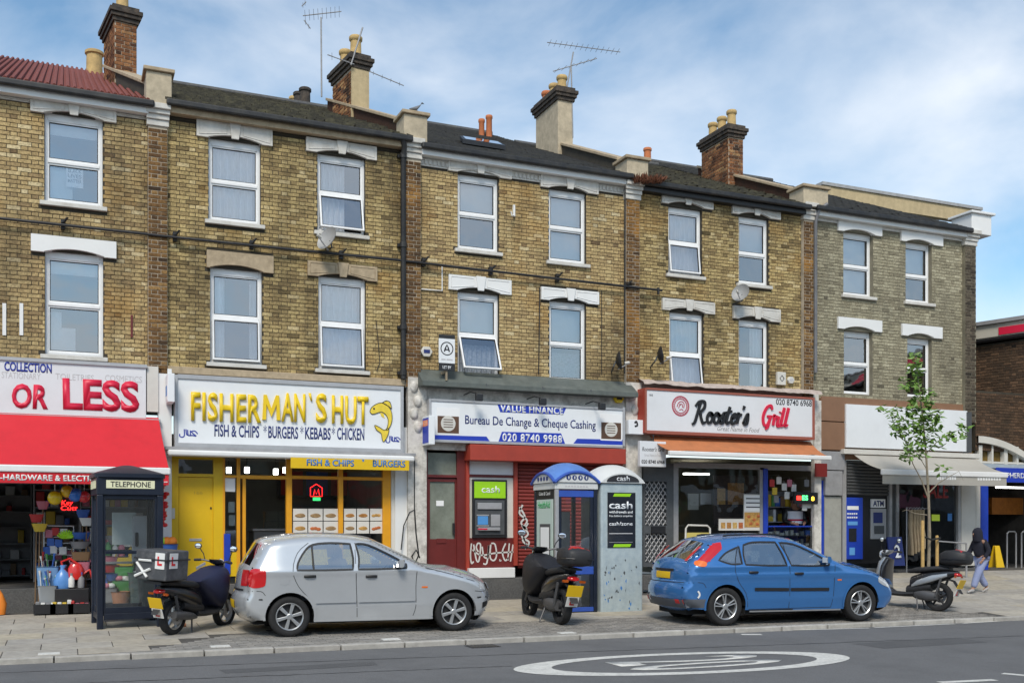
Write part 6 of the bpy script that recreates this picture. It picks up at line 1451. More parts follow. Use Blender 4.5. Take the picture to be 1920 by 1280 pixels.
CS = dict(outline=sil, wb=2.44, w=.825, r=.292, arch=.345, belt=.95, tumble=.40, crease=.92, paint=M_silver, sill=lambda x: .20 if .3 < x < 2.1 else (.26 if x < 0 else .22), windows=[w_front, w_rear],
    screen=(i0(1.24, 1.345), i0(1.93, 1.005)), rearwin=(i0(-.50, 1.0), i0(-.325, 1.295)), seat=1.15, dash=1.75, spokes='six', mirror=(1.58, 1.02), mirmat=M_silver, handmat=M_trim, handles=[(.28, .865), (1.17, .85)],
    gaps=[[(.955, 1.34), (.945, .9), (.955, .55), (.965, .25)], [(1.86, .98), (1.84, .7), (1.84, .4), (1.80, .25)], [(.335, .30), (.30, .5), (.12, .72), (.04, .95), (.12, 1.20), (.28, 1.34)], [(.335, .25), (1.8, .25)], [(-.56, .66), (-.40, .66), (-.34, .60)], [(2.78, .60), (2.95, .58)], [(2.0, .965), (2.4, .86), (2.78, .745)]],
    trims=[([(.36, .50), (.94, .50)], .024, .022, 'rub_strip', M_silver), ([(.98, .50), (1.82, .50)], .024, .022, 'rub_strip', M_silver), ([(-.58, .545), (-.38, .545)], .010, .010, 'bumper_strip', M_trim), ([(2.82, .50), (3.0, .50)], .010, .010, 'bumper_strip', M_trim), ([(.44, .958), (.435, 1.33)], .012, .004, 'pillar_strip', M_trim) if False else ([(.335, .955), (.33, 1.30)], .013, .004, 'quarter_divider', M_trim), ([(.34, .235), (2.05, .225)], .028, .006, 'sill_skirt', M_silver)],
    patches=[(smooth_poly([(-.555, .725), (-.37, .725), (-.335, .80), (-.335, .93), (-.36, .965), (-.53, .965)], 3, True), .006, 'tail_lamp', M_tail), ([(2.86, .625), (2.99, .60), (2.97, .69), (2.88, .74)], .006, 'head_lamp', M_lampc), ([(-.08+.075*cos(a*pi/8), .82+.075*sin(a*pi/8)) for a in range(16)], .004, 'fuel_cap', M_silver), ([(1.93, .665), (2.02, .665), (2.02, .69), (1.93, .69)], .005, 'side_repeater', M_tailo), ([(2.92, .33), (3.03, .36), (3.02, .44), (2.92, .42)], .004, 'lower_grille', M_trim)],
    ends=[((-.66, -.40, .73, .96, .006), 'tail_lamp', M_tail, True), ((.40, .66, .73, .96, .006), 'tail_lamp', M_tail, True), ((-.26, .26, .40, .52, .008), 'number_plate', M_plate_y, True), ((-.5, .5, .66, .685, .006), 'boot_gap', M_trim, True), ((-.62, -.3, .62, .72, .008), 'head_lamp', M_lampc, False), ((.3, .62, .62, .72, .008), 'head_lamp', M_lampc, False), ((-.28, .28, .60, .70, .006), 'grille', M_trim, False), ((-.26, .26, .40, .50, .010), 'number_plate', M_plate_w, False)])
make_car(silver, CS); silver.scale = (1.035, 1.0, 1.03)
# ---- blue hatchback
M_blue = car_paint('car_blue_paint', (.05, .19, .48), .35, .22)
top = [(-.50, .27), (-.62, .33), (-.69, .44), (-.71, .56), (-.68, .665), (-.635, .71), (-.625, .82), (-.605, .93), (-.575, 1.0), (-.54, 1.03), (-.38, 1.17), (-.20, 1.305), (-.14, 1.345), (-.02, 1.375), (.2, 1.405), (.6, 1.435), (.95, 1.43), (1.2, 1.405), (1.42, 1.365), (1.52, 1.335), (1.75, 1.23), (2.0, 1.11), (2.22, 1.0), (2.34, .955), (2.65, .90), (2.95, .82), (3.16, .735), (3.28, .66), (3.36, .58), (3.41, .50), (3.42, .40), (3.38, .29), (3.26, .20)]
fol = smooth_poly(top, 2); i1 = lambda x, z: min(range(len(fol)), key=lambda k: (fol[k][0]-x)**2+(fol[k][1]-z)**2)
wf = smooth_poly([(1.22, .965), (1.17, 1.15), (1.09, 1.335), (1.36, 1.31), (1.70, 1.165), (1.98, 1.01), (1.95, .955), (1.6, .95)], 3, True, corner=(0, 2, 5, 6))
wr = smooth_poly([(.36, .985), (.36, 1.15), (.40, 1.30), (.60, 1.345), (1.02, 1.345), (1.10, 1.15), (1.14, .965), (.8, .965)], 3, True, corner=(0, 2, 4, 6))
wq = smooth_poly([(-.12, 1.06), (.05, 1.18), (.31, 1.275), (.30, 1.0), (.1, .995)], 3, True, corner=(0, 2, 3))
ra_, ang = place((1369, 1173), (1609, 1165), 2.615)
blue = thing('parked_car', 'blue hatchback with tall red tail lamps parked in front of the grill', 'car', ra_+Vector((0, .83, 0)), 'cars parked on the pavement', local=True, rz=ang)
M_bluedk = mat('blue_bumper_grey', (.09, .10, .12), .6)
CB = dict(outline=fol, wb=2.615, w=.84, r=.312, arch=.36, belt=.96, tumble=.46, crease=.80, paint=M_blue, sill=lambda x: .21 if .3 < x < 2.3 else (.28 if x < 0 else .22), windows=[wf, wr, wq],
    screen=(i1(1.52, 1.335), i1(2.22, 1.0)), rearwin=(i1(-.54, 1.03), i1(-.20, 1.305)), seat=1.35, dash=2.0, spokes='twin', mirror=(1.86, 1.04), mirmat=M_blue, handmat=M_trim, handles=[(.50, .86), (1.36, .83)],
    gaps=[[(1.155, 1.36), (1.185, .95), (1.19, .6), (1.18, .26)], [(2.08, 1.03), (2.06, .75), (2.04, .45), (2.0, .26)], [(.40, .30), (.36, .52), (.22, .72), (.16, .96), (.30, 1.30)], [(.42, .26), (2.0, .26)], [(-.62, .70), (-.42, .70), (-.36, .62)], [(2.2, .99), (2.6, .885), (3.1, .735)]],
    trims=[([(.52, .585), (1.17, .57)], .026, .012, 'rub_strip', M_trim), ([(1.20, .57), (1.95, .56)], .026, .012, 'rub_strip', M_trim), ([(.44, .225), (2.2, .215)], .012, .006, 'sill_strip', M_alloy)],
    patches=[(smooth_poly([(-.50, 1.03), (-.37, 1.0), (-.02, 1.24), (.0, 1.345), (-.13, 1.325), (-.30, 1.20)], 3, True, corner=(0, 2, 3)), .008, 'tail_lamp', M_tail), (smooth_poly([(-.53, .985), (-.38, .96), (-.34, 1.03), (-.48, 1.06)], 3, True), .010, 'amber_lamp', M_tailo), ([(-.66, .30), (-.36, .30), (-.36, .44), (-.68, .44)], .004, 'bumper_skirt', M_bluedk), ([(-.02+.085*cos(a*pi/8), .86+.085*sin(a*pi/8)) for a in range(16)], .003, 'fuel_cap', M_blue), ([(2.12, .70), (2.2, .70), (2.2, .725), (2.12, .725)], .004, 'side_repeater', M_tailo), (smooth_poly([(2.98, .66), (3.24, .56), (3.22, .64), (3.02, .76)], 3, True), .006, 'head_lamp', M_lampc)],
    ends=[((-.60, -.53, 1.05, 1.28, .004), 'tail_lamp', M_tail, True), ((.53, .60, 1.05, 1.28, .004), 'tail_lamp', M_tail, True), ((-.26, .26, .755, .865, .012), 'number_plate', M_plate_y, True), ((-.34, .34, .875, .915, .012), 'handle_recess', M_trim, True), ((-.66, .66, .29, .43, .006), 'bumper_skirt', M_bluedk, True), ((-.68, -.46, .36, .43, .012), 'reflector', M_tail, True), ((.46, .68, .36, .43, .012), 'reflector', M_tail, True), ((-.68, .68, .70, .71, .006), 'boot_gap', M_trim, True), ((-.62, -.3, .60, .70, .008), 'head_lamp', M_lampc, False), ((.3, .62, .60, .70, .008), 'head_lamp', M_lampc, False), ((-.3, .3, .56, .66, .006), 'grille', M_trim, False), ((-.26, .26, .40, .50, .010), 'number_plate', M_plate_w, False)])
make_car(blue, CB); blue.scale = (1.01, 1.0, 1.025)
mb = MB(); mb.tube([(.15, -.45, 1.445), (.25, -.48, 1.46), (1.1, -.50, 1.475), (1.2, -.48, 1.455)], .014, 6); mb.tube([(.15, .45, 1.445), (.25, .48, 1.46), (1.1, .50, 1.475), (1.2, .48, 1.455)], .014, 6); mb.build('roof_strip', M_trim, blue)
mb = MB(); c = Vector((-.50, -.835, .50)); mb.v = []; stroke(mb, [(-.50, .57), (-.475, .54), (-.47, .50), (-.50, .46)], .014, -.795, .006); mb.build('moon_sticker', M_plate_w, blue)
# ================================================================ SCOOTERS
M_blk = mat('scooter_black', (.012, .012, .014), .28, coat=.5); M_mblk = mat('scooter_matt', (.02, .02, .022), .6); M_navyc = mat('navy_leg_cover', (.012, .016, .05), .55, noise=.2, nscale=6)
M_sil2 = mat('scooter_silver', (.42, .44, .46), .35, metal=.5, coat=.4); M_boxg = mat('grey_delivery_box', (.055, .058, .065), .55, noise=.1, nscale=5, dirt=.3, dscale=6, dcol=(.3, .3, .3)); M_eng = mat('engine_metal', (.10, .10, .105), .5, metal=.4)
M_L = mat('learner_red', (.6, .01, .015), .5); M_mirror = mat('mirror_glass', (.85, .87, .9), .05, metal=.9)
def scooter(label, rear, front, body, wheelmat, cover=None, topbox=None, lplate=True, delivery=False, rear_c=None, disc=True, lean=4, scale=1.0, accent=None):
    body2 = body; cow = accent or body
    a, b = G(*rear), G(*front); d = b-a; ang = atan2(d.y, d.x)
    t = thing('parked_scooter', label, 'scooter', a, 'scooters parked on the pavement', local=True, rz=ang); t.rotation_euler = (radians(lean), 0, ang); t.scale = (scale, scale, scale)
    R = .262; WB = 1.28
    def wheel2(x, r, w_):
        m = MB(); m.lathe([(r*.70, -w_*.4), (r*.82, -w_*.5), (r*.95, -w_*.42), (r, -w_*.15), (r, w_*.15), (r*.95, w_*.42), (r*.82, w_*.5), (r*.70, w_*.4)], (x, 0, r), ax=(0, 1, 0), n=32); ty = m.build('wheel', M_tyre, t, smooth=50)
        m = MB(); m.lathe([(r*.71, -w_*.36), (r*.64, -w_*.3), (r*.64, w_*.3), (r*.71, w_*.36)], (x, 0, r), ax=(0, 1, 0), n=32)
        for k in range(5):
            q = 2*pi*k/5+.3; u = Vector((cos(q), 0, sin(q))); v = Vector((-sin(q), 0, cos(q))); c = Vector((x, 0, r))
            m.loft([(c+u*.03, v*.022, Vector((0, w_*.22, 0))), (c+u*r*.66, v*.015, Vector((0, w_*.16, 0)))], 8, 3)
        m.cyl((x, -w_*.5, r), (x, w_*.5, r), .045, 14); m.build('rim', wheelmat, ty, smooth=40)
        if disc: m = MB(); m.lathe([(.05, -w_*.58), (.11, -w_*.58), (.11, -w_*.62), (.05, -w_*.62)], (x, 0, r), ax=(0, 1, 0), n=24); m.build('brake_disc', M_alu, ty)
    wheel2(0, R, .13); wheel2(WB, R, .11)
    S = Vector
    def lf(name, secs, mt, n=14, e=2.6, par=None): m = MB(); m.loft([(S(c), S(a_), S(b_)) for c, a_, b_ in secs], n, e); return m.build(name, mt, par or t, smooth=50)
    # tail and under-seat body
    lf('tail_body', [((-.36, 0, .70), (0, .05, 0), (0, 0, .035)), ((-.25, 0, .68), (0, .10, 0), (0, 0, .07)), ((0, 0, .62), (0, .16, 0), (0, 0, .11)), ((.28, 0, .54), (0, .18, 0), (0, 0, .15)), ((.48, 0, .46), (0, .15, 0), (0, 0, .16))], body)
    lf('seat', [((-.22, 0, .765), (0, .09, 0), (0, 0, .03)), ((-.05, 0, .775), (0, .14, 0), (0, 0, .05)), ((.2, 0, .745), (0, .15, 0), (0, 0, .055)), ((.42, 0, .725), (0, .13, 0), (0, 0, .055)), ((.56, 0, .70), (0, .08, 0), (0, 0, .03))], M_mblk)
    lf('floorboard', [((.40, 0, .30), (0, .17, 0), (0, 0, .06)), ((.62, 0, .28), (0, .19, 0), (0, 0, .045)), ((.86, 0, .29), (0, .19, 0), (0, 0, .045)), ((1.0, 0, .38), (0, .17, 0), (0, 0, .06))], M_mblk)
    lf('engine', [((-.02, .06, .26), (0, .07, 0), (0, 0, .07)), ((.15, .06, .27), (0, .10, 0), (0, 0, .10)), ((.38, .05, .30), (0, .10, 0), (0, 0, .10)), ((.50, .03, .33), (0, .07, 0), (0, 0, .07))], M_eng)
    lf('exhaust', [((-.18, -.15, .32), (0, .055, 0), (0, 0, .055)), ((.1, -.15, .29), (0, .065, 0), (0, 0, .065)), ((.28, -.14, .27), (0, .05, 0), (0, 0, .05)), ((.42, -.11, .24), (0, .02, 0), (0, 0, .02))], M_eng)
    lf('belly_panel', [((.10, 0, .44), (0, .13, 0), (0, 0, .07)), ((.35, 0, .40), (0, .17, 0), (0, 0, .10)), ((.55, 0, .36), (0, .15, 0), (0, 0, .09))], M_mblk)
    m = MB(); m.tube([(.0, -.12, R), (-.12, -.12, .60)], .022, 8); m.tube([(.0, .13, R), (-.10, .13, .60)], .022, 8); m.build('rear_shock', M_eng, t)
    lf('leg_shield', [((.98, 0, .34), (.05, 0, .02), (0, .18, 0)), ((1.02, 0, .55), (.05, 0, .02), (0, .23, 0)), ((1.0, 0, .78), (.055, 0, .02), (0, .20, 0)), ((.95, 0, .93), (.05, 0, .02), (0, .12, 0))], body2, 16, 3)
    lf('front_cowl', [((1.06, 0, .48), (.05, 0, .02), (0, .10, 0)), ((1.12, 0, .66), (.07, 0, .02), (0, .14, 0)), ((1.07, 0, .86), (.07, 0, .02), (0, .13, 0)), ((1.0, 0, .95), (.05, 0, .02), (0, .09, 0))], cow, 14, 2.4)
    lf('front_mudguard', [((WB-.26, 0, .36), (0, .055, 0), (.02, 0, .015)), ((WB-.16, 0, .515), (0, .065, 0), (.01, 0, .02)), ((WB, 0, .56), (0, .065, 0), (0, 0, .02)), ((WB+.14, 0, .50), (0, .055, 0), (-.01, 0, .02)), ((WB+.20, 0, .43), (0, .035, 0), (-.01, 0, .015))], body2, 12, 2.6)
    m = MB()
    for s_ in (-1, 1): m.tube([(WB, s_*.075, R), (1.08, s_*.075, .68)], .02, 8)
    m.build('fork', M_eng, t)
    lf('handlebar_cowl', [((1.05, 0, 1.0), (.05, 0, .0), (0, .06, 0)), ((1.02, 0, 1.04), (.09, 0, .0), (0, .13, 0)), ((.97, 0, 1.09), (.07, 0, 0), (0, .10, 0))], cow, 14, 2.6)
    if accent:
        for s_ in (-1, 1): lf('side_panel', [((-.20, s_*.10, .66), (0, .02, 0), (0, 0, .03)), ((.05, s_*.155, .59), (0, .02, 0), (0, 0, .06)), ((.32, s_*.172, .50), (0, .02, 0), (0, 0, .05)), ((.44, s_*.15, .44), (0, .015, 0), (0, 0, .02))], accent)
    m = MB(); m.lathe([(0, .03), (.07, .02), (.085, 0), (.08, -.03)], (1.11, 0, 1.01), ax=(.95, 0, .1), n=18); m.build('head_lamp', M_lampc, t, smooth=True)
    m = MB(); m.tube([(.90, -.34, 1.06), (.95, -.22, 1.07), (1.0, -.1, 1.05), (1.0, .1, 1.05), (.95, .22, 1.07), (.90, .34, 1.06)], .014, 8); hb = m.build('handlebar', M_eng, t)
    for s_ in (-1, 1):
        m = MB(); m.tube([(.90, s_*.345, 1.06), (.93, s_*.24, 1.07)], .021, 10); m.build('grip', M_mblk, hb)
        m = MB(); m.tube([(1.0, s_*.22, 1.07), (1.0, s_*.25, 1.16), (.97, s_*.30, 1.24)], .008, 6); mr_ = m.build('mirror', M_mblk, t)
        m = MB(); c = S((.96, s_*.33, 1.28)); m.sphere(c, .07, 14, 8, (.22, 1, .68)); m.build('mirror_shell', M_mblk, mr_, smooth=True); m = MB(); m.sphere(c+S((-.012, 0, 0)), .062, 14, 8, (.12, 1, .66)); m.build('mirror_glass', M_mirror, mr_, smooth=True)
    # tail lamp, plate, mudguard, stand
    lf('tail_lamp', [((-.405, 0, .66), (0, .05, 0), (0, 0, .02)), ((-.37, 0, .665), (0, .085, 0), (0, 0, .035)), ((-.32, 0, .67), (0, .09, 0), (0, 0, .035))], M_tail, 12)
    for s_ in (-1, 1): lf('indicator', [((-.36, s_*.10, .63), (0, .02, 0), (0, 0, .02)), ((-.36, s_*.16, .63), (0, .02, 0), (0, 0, .018))], M_tailo, 10)
    lf('rear_mudguard', [((-.12, 0, .60), (0, .06, 0), (.01, 0, .015)), ((-.28, 0, .55), (0, .07, 0), (.01, 0, .015)), ((-.42, 0, .34), (0, .06, 0), (.012, 0, .012))], M_mblk, 10, 4)
    PM = Matrix.Translation((-.405, 0, .50)) @ Matrix.Rotation(radians(-24), 4, 'Y')
    m = MB(); m.box(-.012, -.004, -.115, .115, -.085, .085, PM); m.build('number_plate', M_plate_y, t)
    if lplate:
        m = MB(); m.box(-.014, -.006, -.09, .09, -.24, -.09, PM); m.build('learner_plate', M_plate_w, t)
        m = MB(); m.box(-.018, -.0145, -.03, .04, -.215, -.195, PM); m.box(-.018, -.0145, .022, .04, -.195, -.125, PM); m.build('learner_letter', M_L, t)
    m = MB(); m.tube([(.35, .12, .22), (.28, .22, .012)], .013, 8); m.tube([(.35, -.08, .22), (.30, -.13, .012)], .013, 8); m.build('stand', M_eng, t)
    if cover:
        lf('leg_cover', [((.42, 0, .80), (.05, 0, .03), (0, .17, 0)), ((.60, 0, .78), (.10, 0, .14), (0, .22, 0)), ((.80, 0, .70), (.06, 0, .28), (0, .27, 0)), ((.98, 0, .66), (.04, 0, .34), (0, .27, 0)), ((1.10, 0, .66), (.03, 0, .30), (0, .20, 0))], cover, 20, 3)
        m = MB(); m.box(.62, .84, -.285, -.275, .66, .70, Matrix.Rotation(radians(-18), 4, 'Y') @ Matrix.Translation((-.2, 0, .24))); m.build('reflective_band', M_alu, t)
    if topbox:
        lf('rack', [((-.40, 0, .80), (0, .10, 0), (0, 0, .015)), ((-.05, 0, .82), (0, .10, 0), (0, 0, .015))], M_mblk, 10, 5)
        tb = lf('top_case', [((-.56, 0, .96), (0, .13, 0), (0, 0, .08)), ((-.52, 0, .965), (0, .185, 0), (0, 0, .115)), ((-.35, 0, .975), (0, .215, 0), (0, 0, .14)), ((-.15, 0, .97), (0, .20, 0), (0, 0, .13)), ((-.06, 0, .96), (0, .14, 0), (0, 0, .09))], M_mblk, 20, 3.6)
        m = MB(); m.loft([(S((-.535, 0, 1.0)), S((0, .12, 0)), S((0, 0, .028))), (S((-.47, 0, 1.055)), S((0, .17, 0)), S((0, 0, .034))), (S((-.33, 0, 1.10)), S((0, .10, 0)), S((0, 0, .024)))], 14, 3); m.build('reflector', M_tail, tb, smooth=True)
        m = MB(); m.tube([(-.575, -.1, .945), (-.53, -.205, .945), (-.3, -.222, .945), (-.1, -.20, .945)], .006, 5); m.tube([(-.575, .1, .945), (-.53, .205, .945), (-.3, .222, .945), (-.1, .20, .945)], .006, 5); m.build('lid_seam', M_blk, tb)
    if delivery:
        bz = .84; m = MB(); m.box(-.56, -.06, -.27, .27, bz, bz+.43); db = m.build('delivery_box', M_boxg, t, bevel=.02)
        m = MB(); m.box(-.58, -.04, -.285, .285, bz+.29, bz+.31); m.build('lid_rim', M_mblk, db)
        m = MB(); m.box(-.572, -.563, -.24, -.08, bz+.17, bz+.40); m.build('learner_plate', M_plate_w, db); m = MB(); m.box(-.577, -.5725, -.20, -.12, bz+.22, bz+.25); m.box(-.577, -.5725, -.145, -.12, bz+.25, bz+.35); m.build('learner_letter', M_L, db)
        m = MB(); m.box(-.50, -.32, -.2775, -.271, bz+.18, bz+.40); m.build('learner_plate', M_plate_w, db); m = MB(); m.box(-.46, -.38, -.282, -.278, bz+.22, bz+.25); m.box(-.46, -.435, -.282, -.278, bz+.25, bz+.35); m.build('learner_letter', M_L, db)
        m = MB()
        for q in ([(-.57, .24, bz+.24), (-.572, .05, bz+.04)], [(-.57, .26, bz+.04), (-.572, .0, bz+.16)], [(-.57, .2, bz+.28), (-.572, -.02, bz+.28)]): m.tube(q, .02, 6)
        m.build('white_straps', M_plate_w, db)
        lf('rack', [((-.50, 0, .80), (0, .16, 0), (0, 0, .02)), ((-.05, 0, .80), (0, .16, 0), (0, 0, .02))], M_mblk, 10, 5)
    return t
scooter('black scooter with grey delivery box and navy leg cover beside the telephone box', (322, 1189), (406, 1173), M_blk, M_alloy, cover=M_navyc, delivery=True)
scooter('black scooter with black top case standing before the blue phone booth', (1052, 1170), (984, 1149), M_blk, M_mblk, cover=mat('black_leg_cover', (.012, .012, .016), .5, noise=.2), topbox=True, scale=1.16)
scooter('silver and black scooter with top case parked near the young tree', (1759, 1145), (1656, 1133), M_blk, M_mblk, topbox=True, lean=3, accent=M_sil2, scale=1.04)
# ================================================================ STREET FURNITURE
M_kioskblue = mat('dark_navy_paint', (.007, .012, .026), .4, noise=.15, nscale=6, dirt=.2, dscale=4, dcol=(.04, .045, .06))
M_boothglass = glass_mat('scratched_glass', tint=(.93, .96, .96), refl=.03, body=(.45, .48, .48), bodymix=.05)
M_dial = mat('cream_sign_panel', (.62, .62, .42), .5, emit=.12)
c0 = G(182, 1180); t = thing('telephone_box', 'dark navy telephone box with domed roof and cream telephone panel', 'telephone box', c0, local=True, rz=radians(4))
W, D_, H_ = .97, .92, 2.36
def lb(name, mt, boxes, bevel=0, par=None):
    m_ = MB()
    for b in boxes: m_.box(*b)
    return m_.build(name, mt, par or t, bevel=bevel)
for (x, y) in ((0, 0), (W-.09, 0), (0, D_-.09), (W-.09, D_-.09)): lb('corner_post', M_kioskblue, [(x, x+.09, y, y+.09, .0, H_-.30)], .012)
lb('base_plinth', M_kioskblue, [(.10, W-.10, .02, .08, .14, .24), (.10, W-.10, D_-.08, D_-.02, .14, .24), (.02, .08, .10, D_-.10, .14, .24), (W-.08, W-.02, .10, D_-.10, .14, .24)], .006)
lb('head_rail', M_kioskblue, [(-.005, W+.005, -.005, D_+.005, H_-.30, H_-.03)], .01)
lb('sign_panel', M_dial, [(.13, W-.13, -.018, -.004, H_-.20, H_-.075)], .004)
M2 = Matrix.Translation((.19, -.0185, H_-.175)); text('TELEPHONE', ink, t, 0, 0, 0, .075, .59, ext=.003, M=M2, bold=.012)
lb('sign_panel', M_dial, [(-.018, -.004, .13, D_-.13, H_-.20, H_-.075)], .004)
m = MB(); m.loft([((W/2, D_/2, H_-.03), (W/2+.05, 0, 0), (0, D_/2+.05, 0)), ((W/2, D_/2, H_+.03), (W/2+.05, 0, 0), (0, D_/2+.05, 0)), ((W/2, D_/2, H_+.06), (W/2-.02, 0, 0), (0, D_/2-.02, 0)), ((W/2, D_/2, H_+.17), (.10, 0, 0), (0, .10, 0)), ((W/2, D_/2, H_+.18), (.04, 0, 0), (0, .04, 0))], 32, 7); m.build('domed_roof', M_kioskblue, t, smooth=30)
for (a, nm) in ((0, 'front'), (1, 'rear'), (2, 'left'), (3, 'right')):
    def bar(u0, u1, z0, z1, th=.03):
        yy = .035
        if a == 0: return (u0, u1, yy, yy+th, z0, z1)
        if a == 1: return (u0, u1, D_-yy-th, D_-yy, z0, z1)
        if a == 2: return (yy, yy+th, u0, u1, z0, z1)
        return (W-yy-th, W-yy, u0, u1, z0, z1)
    U = W if a < 2 else D_
    fr_ = lb('glazed_frame', M_kioskblue, [bar(.09, .125, .24, H_-.30), bar(U-.125, U-.09, .24, H_-.30), bar(.125, U-.125, .24, .33), bar(.125, U-.125, H_-.36, H_-.30), bar(.125, U-.125, 1.15, 1.20)], .004)
    b = bar(.12, U-.12, .32, H_-.35, .006); m = MB()
    for z0, z1 in ((.33, 1.15), (1.20, H_-.36)):
        m = MB()
        if a < 2: m.quad((b[0], b[2]+.01, z0), (b[1], b[2]+.01, z0), (b[1], b[2]+.01, z1), (b[0], b[2]+.01, z1))
        else: m.quad((b[0]+.01, b[2], z0), (b[0]+.01, b[3], z0), (b[0]+.01, b[3], z1), (b[0]+.01, b[2], z1))
        m.build('pane', M_boothglass, fr_, fix=False)
lb('notice_board', mat('pale_notice', (.50, .55, .54), .6, noise=.1), [(.30, .66, D_-.16, D_-.13, 1.28, 1.80)], .004)
lb('phone_panel', M_alu, [(.60, .82, D_-.22, D_-.12, 1.0, 1.75)], .01); lb('handset', M_plastic_black, [(.64, .69, D_-.26, D_-.22, 1.25, 1.48)], .015); lb('parcel_shelf', M_alu, [(.16, .60, D_-.30, D_-.12, .98, 1.01)])

# ---- blue and white phone booth and the cash booth beside it
cL = G(1127, 1147); lam = FPX*(CH-cL.z)/(1147-HY); k_ = lam/FPX
Wb, Db = 84*k_/(CT-((1168-960)/FPX)*ST)*.93, .86; Hb = (1147-905)*k_
M_bgrey = mat('pale_booth_grey', (.40, .47, .49), .5, noise=.12, nscale=5, dirt=.45, dscale=7, dcol=(.16, .24, .33)); M_bwhite = mat('booth_white', (.62, .63, .62), .45, noise=.06, dirt=.2, dscale=4, dcol=(.35, .34, .32))
M_bblue = mat('booth_blue', (.035, .09, .40), .35, noise=.1); M_roofb = mat('roof_blue', (.10, .22, .55), .35, noise=.08)
def booth_roof(t, W, D_, z0, rise, mt, edge, ov=.03, th=.07):
    """barrel-topped hood with an arched face on the front and both sides"""
    n = 12; m = MB(); V = []
    for j in range(n+1):
        for i in range(n+1):
            u, v = i/n*2-1, j/n*2-1; z = z0+rise*(1-abs(u)**2.4)*.0+rise*(1-max(abs(u), 0)**2.2*.5-max(abs(v), 0)**2.2*.5)
            V.append((W/2+(W/2+ov)*u, D_/2+(D_/2+ov)*v, z))
    m.add(V, [(j*(n+1)+i, j*(n+1)+i+1, (j+1)*(n+1)+i+1, (j+1)*(n+1)+i) for j in range(n) for i in range(n)]); m.build('hood', mt, t, smooth=True, fix=False)
    for s_ in (0, 1, 2, 3):
        U = W if s_ < 2 else D_; pts = [(-ov, 0), (U+ov, 0)]+[(U/2+(U/2+ov)*cos(a*pi/16), 0+rise*(.5-.5*abs(cos(a*pi/16))**2.2)) for a in range(17)]
        q = [(p[0], p[1]+z0) for p in pts]; mm_ = MB()
        if s_ == 0: mm_.prism(q, 'y', -ov-.004, -ov+.02)
        elif s_ == 1: mm_.prism(q, 'y', D_+ov-.02, D_+ov+.004)
        elif s_ == 2: mm_.prism(q, 'x', -ov-.004, -ov+.02)
        else: mm_.prism(q, 'x', W+ov-.02, W+ov+.004)
        mm_.build('arched_gable', edge, t)
t = thing('cash_booth', 'pale grey cash machine booth with arched top and black cash poster', 'cash booth', cL, local=True, rz=radians(-1))
lb('cabinet', M_bgrey, [(0, Wb, 0, Db, -.04, Hb)], .03); booth_roof(t, Wb, Db, Hb+.004, .36, M_bwhite, M_bwhite)
U = Wb; arch = [(.10, Hb+.025), (Wb-.10, Hb+.025)]+[(Wb/2+(Wb/2-.10)*cos(a*pi/14), Hb+.03+.13*sin(a*pi/14)) for a in range(15)]
m = MB(); m.prism(arch, 'y', -.045, -.036); m.build('sign_panel', ink, t); text('cash', M_signw, t, 0, 0, 0, .085, .27, ext=.003, M=Matrix.Translation((Wb/2-.135, -.0455, Hb+.045)), bold=.008)
z1 = Hb-.17; z0 = z1-1.02; lb('poster', mat('poster_black', (.012, .014, .020), .35), [(.13, Wb-.16, -.012, .0, z0, z1)], .004)
PW = Wb-.29
for z in (z1-.075, z0+.012): m = MB(); m.prism([(.24, z), (.13+PW-.12, z), (.13+PW-.09, z+.055), (.27, z+.055)], 'y', -.016, -.012); m.build('green_flash', MATS['lime_green'], t)
T3 = lambda x, z: Matrix.Translation((x, -.0125, z))
text('cash', M_signw, t, 0, 0, 0, .125, PW*.84, ext=.003, M=T3(.16, z1-.30), bold=.02); text('withdrawals and', M_signw, t, 0, 0, 0, .045, PW*.84, ext=.003, M=T3(.16, z1-.385), bold=.02); text('free balance enquiries', M_signw, t, 0, 0, 0, .034, PW*.84, ext=.003, M=T3(.16, z1-.45), bold=.01)
text('cash/zone', M_signw, t, 0, 0, 0, .062, PW*.84, ext=.003, M=T3(.16, z1-.61), bold=.015)
lb('small_print', M_faint, [(.16, .16+PW*.84, -.015, -.012, z1-.765, z1-.75), (.16, .16+PW*.84, -.015, -.012, z0+.10, z0+.105)])
lb('base_skirt', M_dgrey, [(.01, Wb-.01, .01, Db-.01, -.06, -.042)])
rnd = random.Random(12); 
for i in range(34):
    x, z = rnd.uniform(.06, Wb-.06), rnd.uniform(.05, 1.15)*rnd.random()**.4
    m = MB(); r1, r2 = rnd.uniform(.006, .022), rnd.uniform(.012, .05); a = rnd.uniform(-.6, .6); m.prism([(x-r1, z), (x+r1*.4, z-r2), (x+r1, z+r2*.2), (x+a*.02, z+r2)], 'y', -.0025, .001); m.build('scuff_mark', M_dgrey if i % 3 else M_ltb, t)
cB = cL+Vector((-(Wb+.03), .05, 0)); t = thing('phone_booth', 'blue and white phone booth with a health poster on its side', 'phone booth', cB, local=True, rz=radians(-1)); Wp = Wb*.97; Dp = .98
for (x, y) in ((0, 0), (Wp-.07, 0), (0, Dp-.07), (Wp-.07, Dp-.07)): lb('corner_post', M_alu if x == 0 and y == 0 else M_kioskblue, [(x, x+.07, y, y+.07, .0, Hb-.12)], .01)
lb('head_rail', M_bwhite, [(-.01, Wp+.01, -.01, Dp+.01, Hb-.12, Hb)], .01); booth_roof(t, Wp, Dp, Hb+.004, .38, M_roofb, M_bwhite)
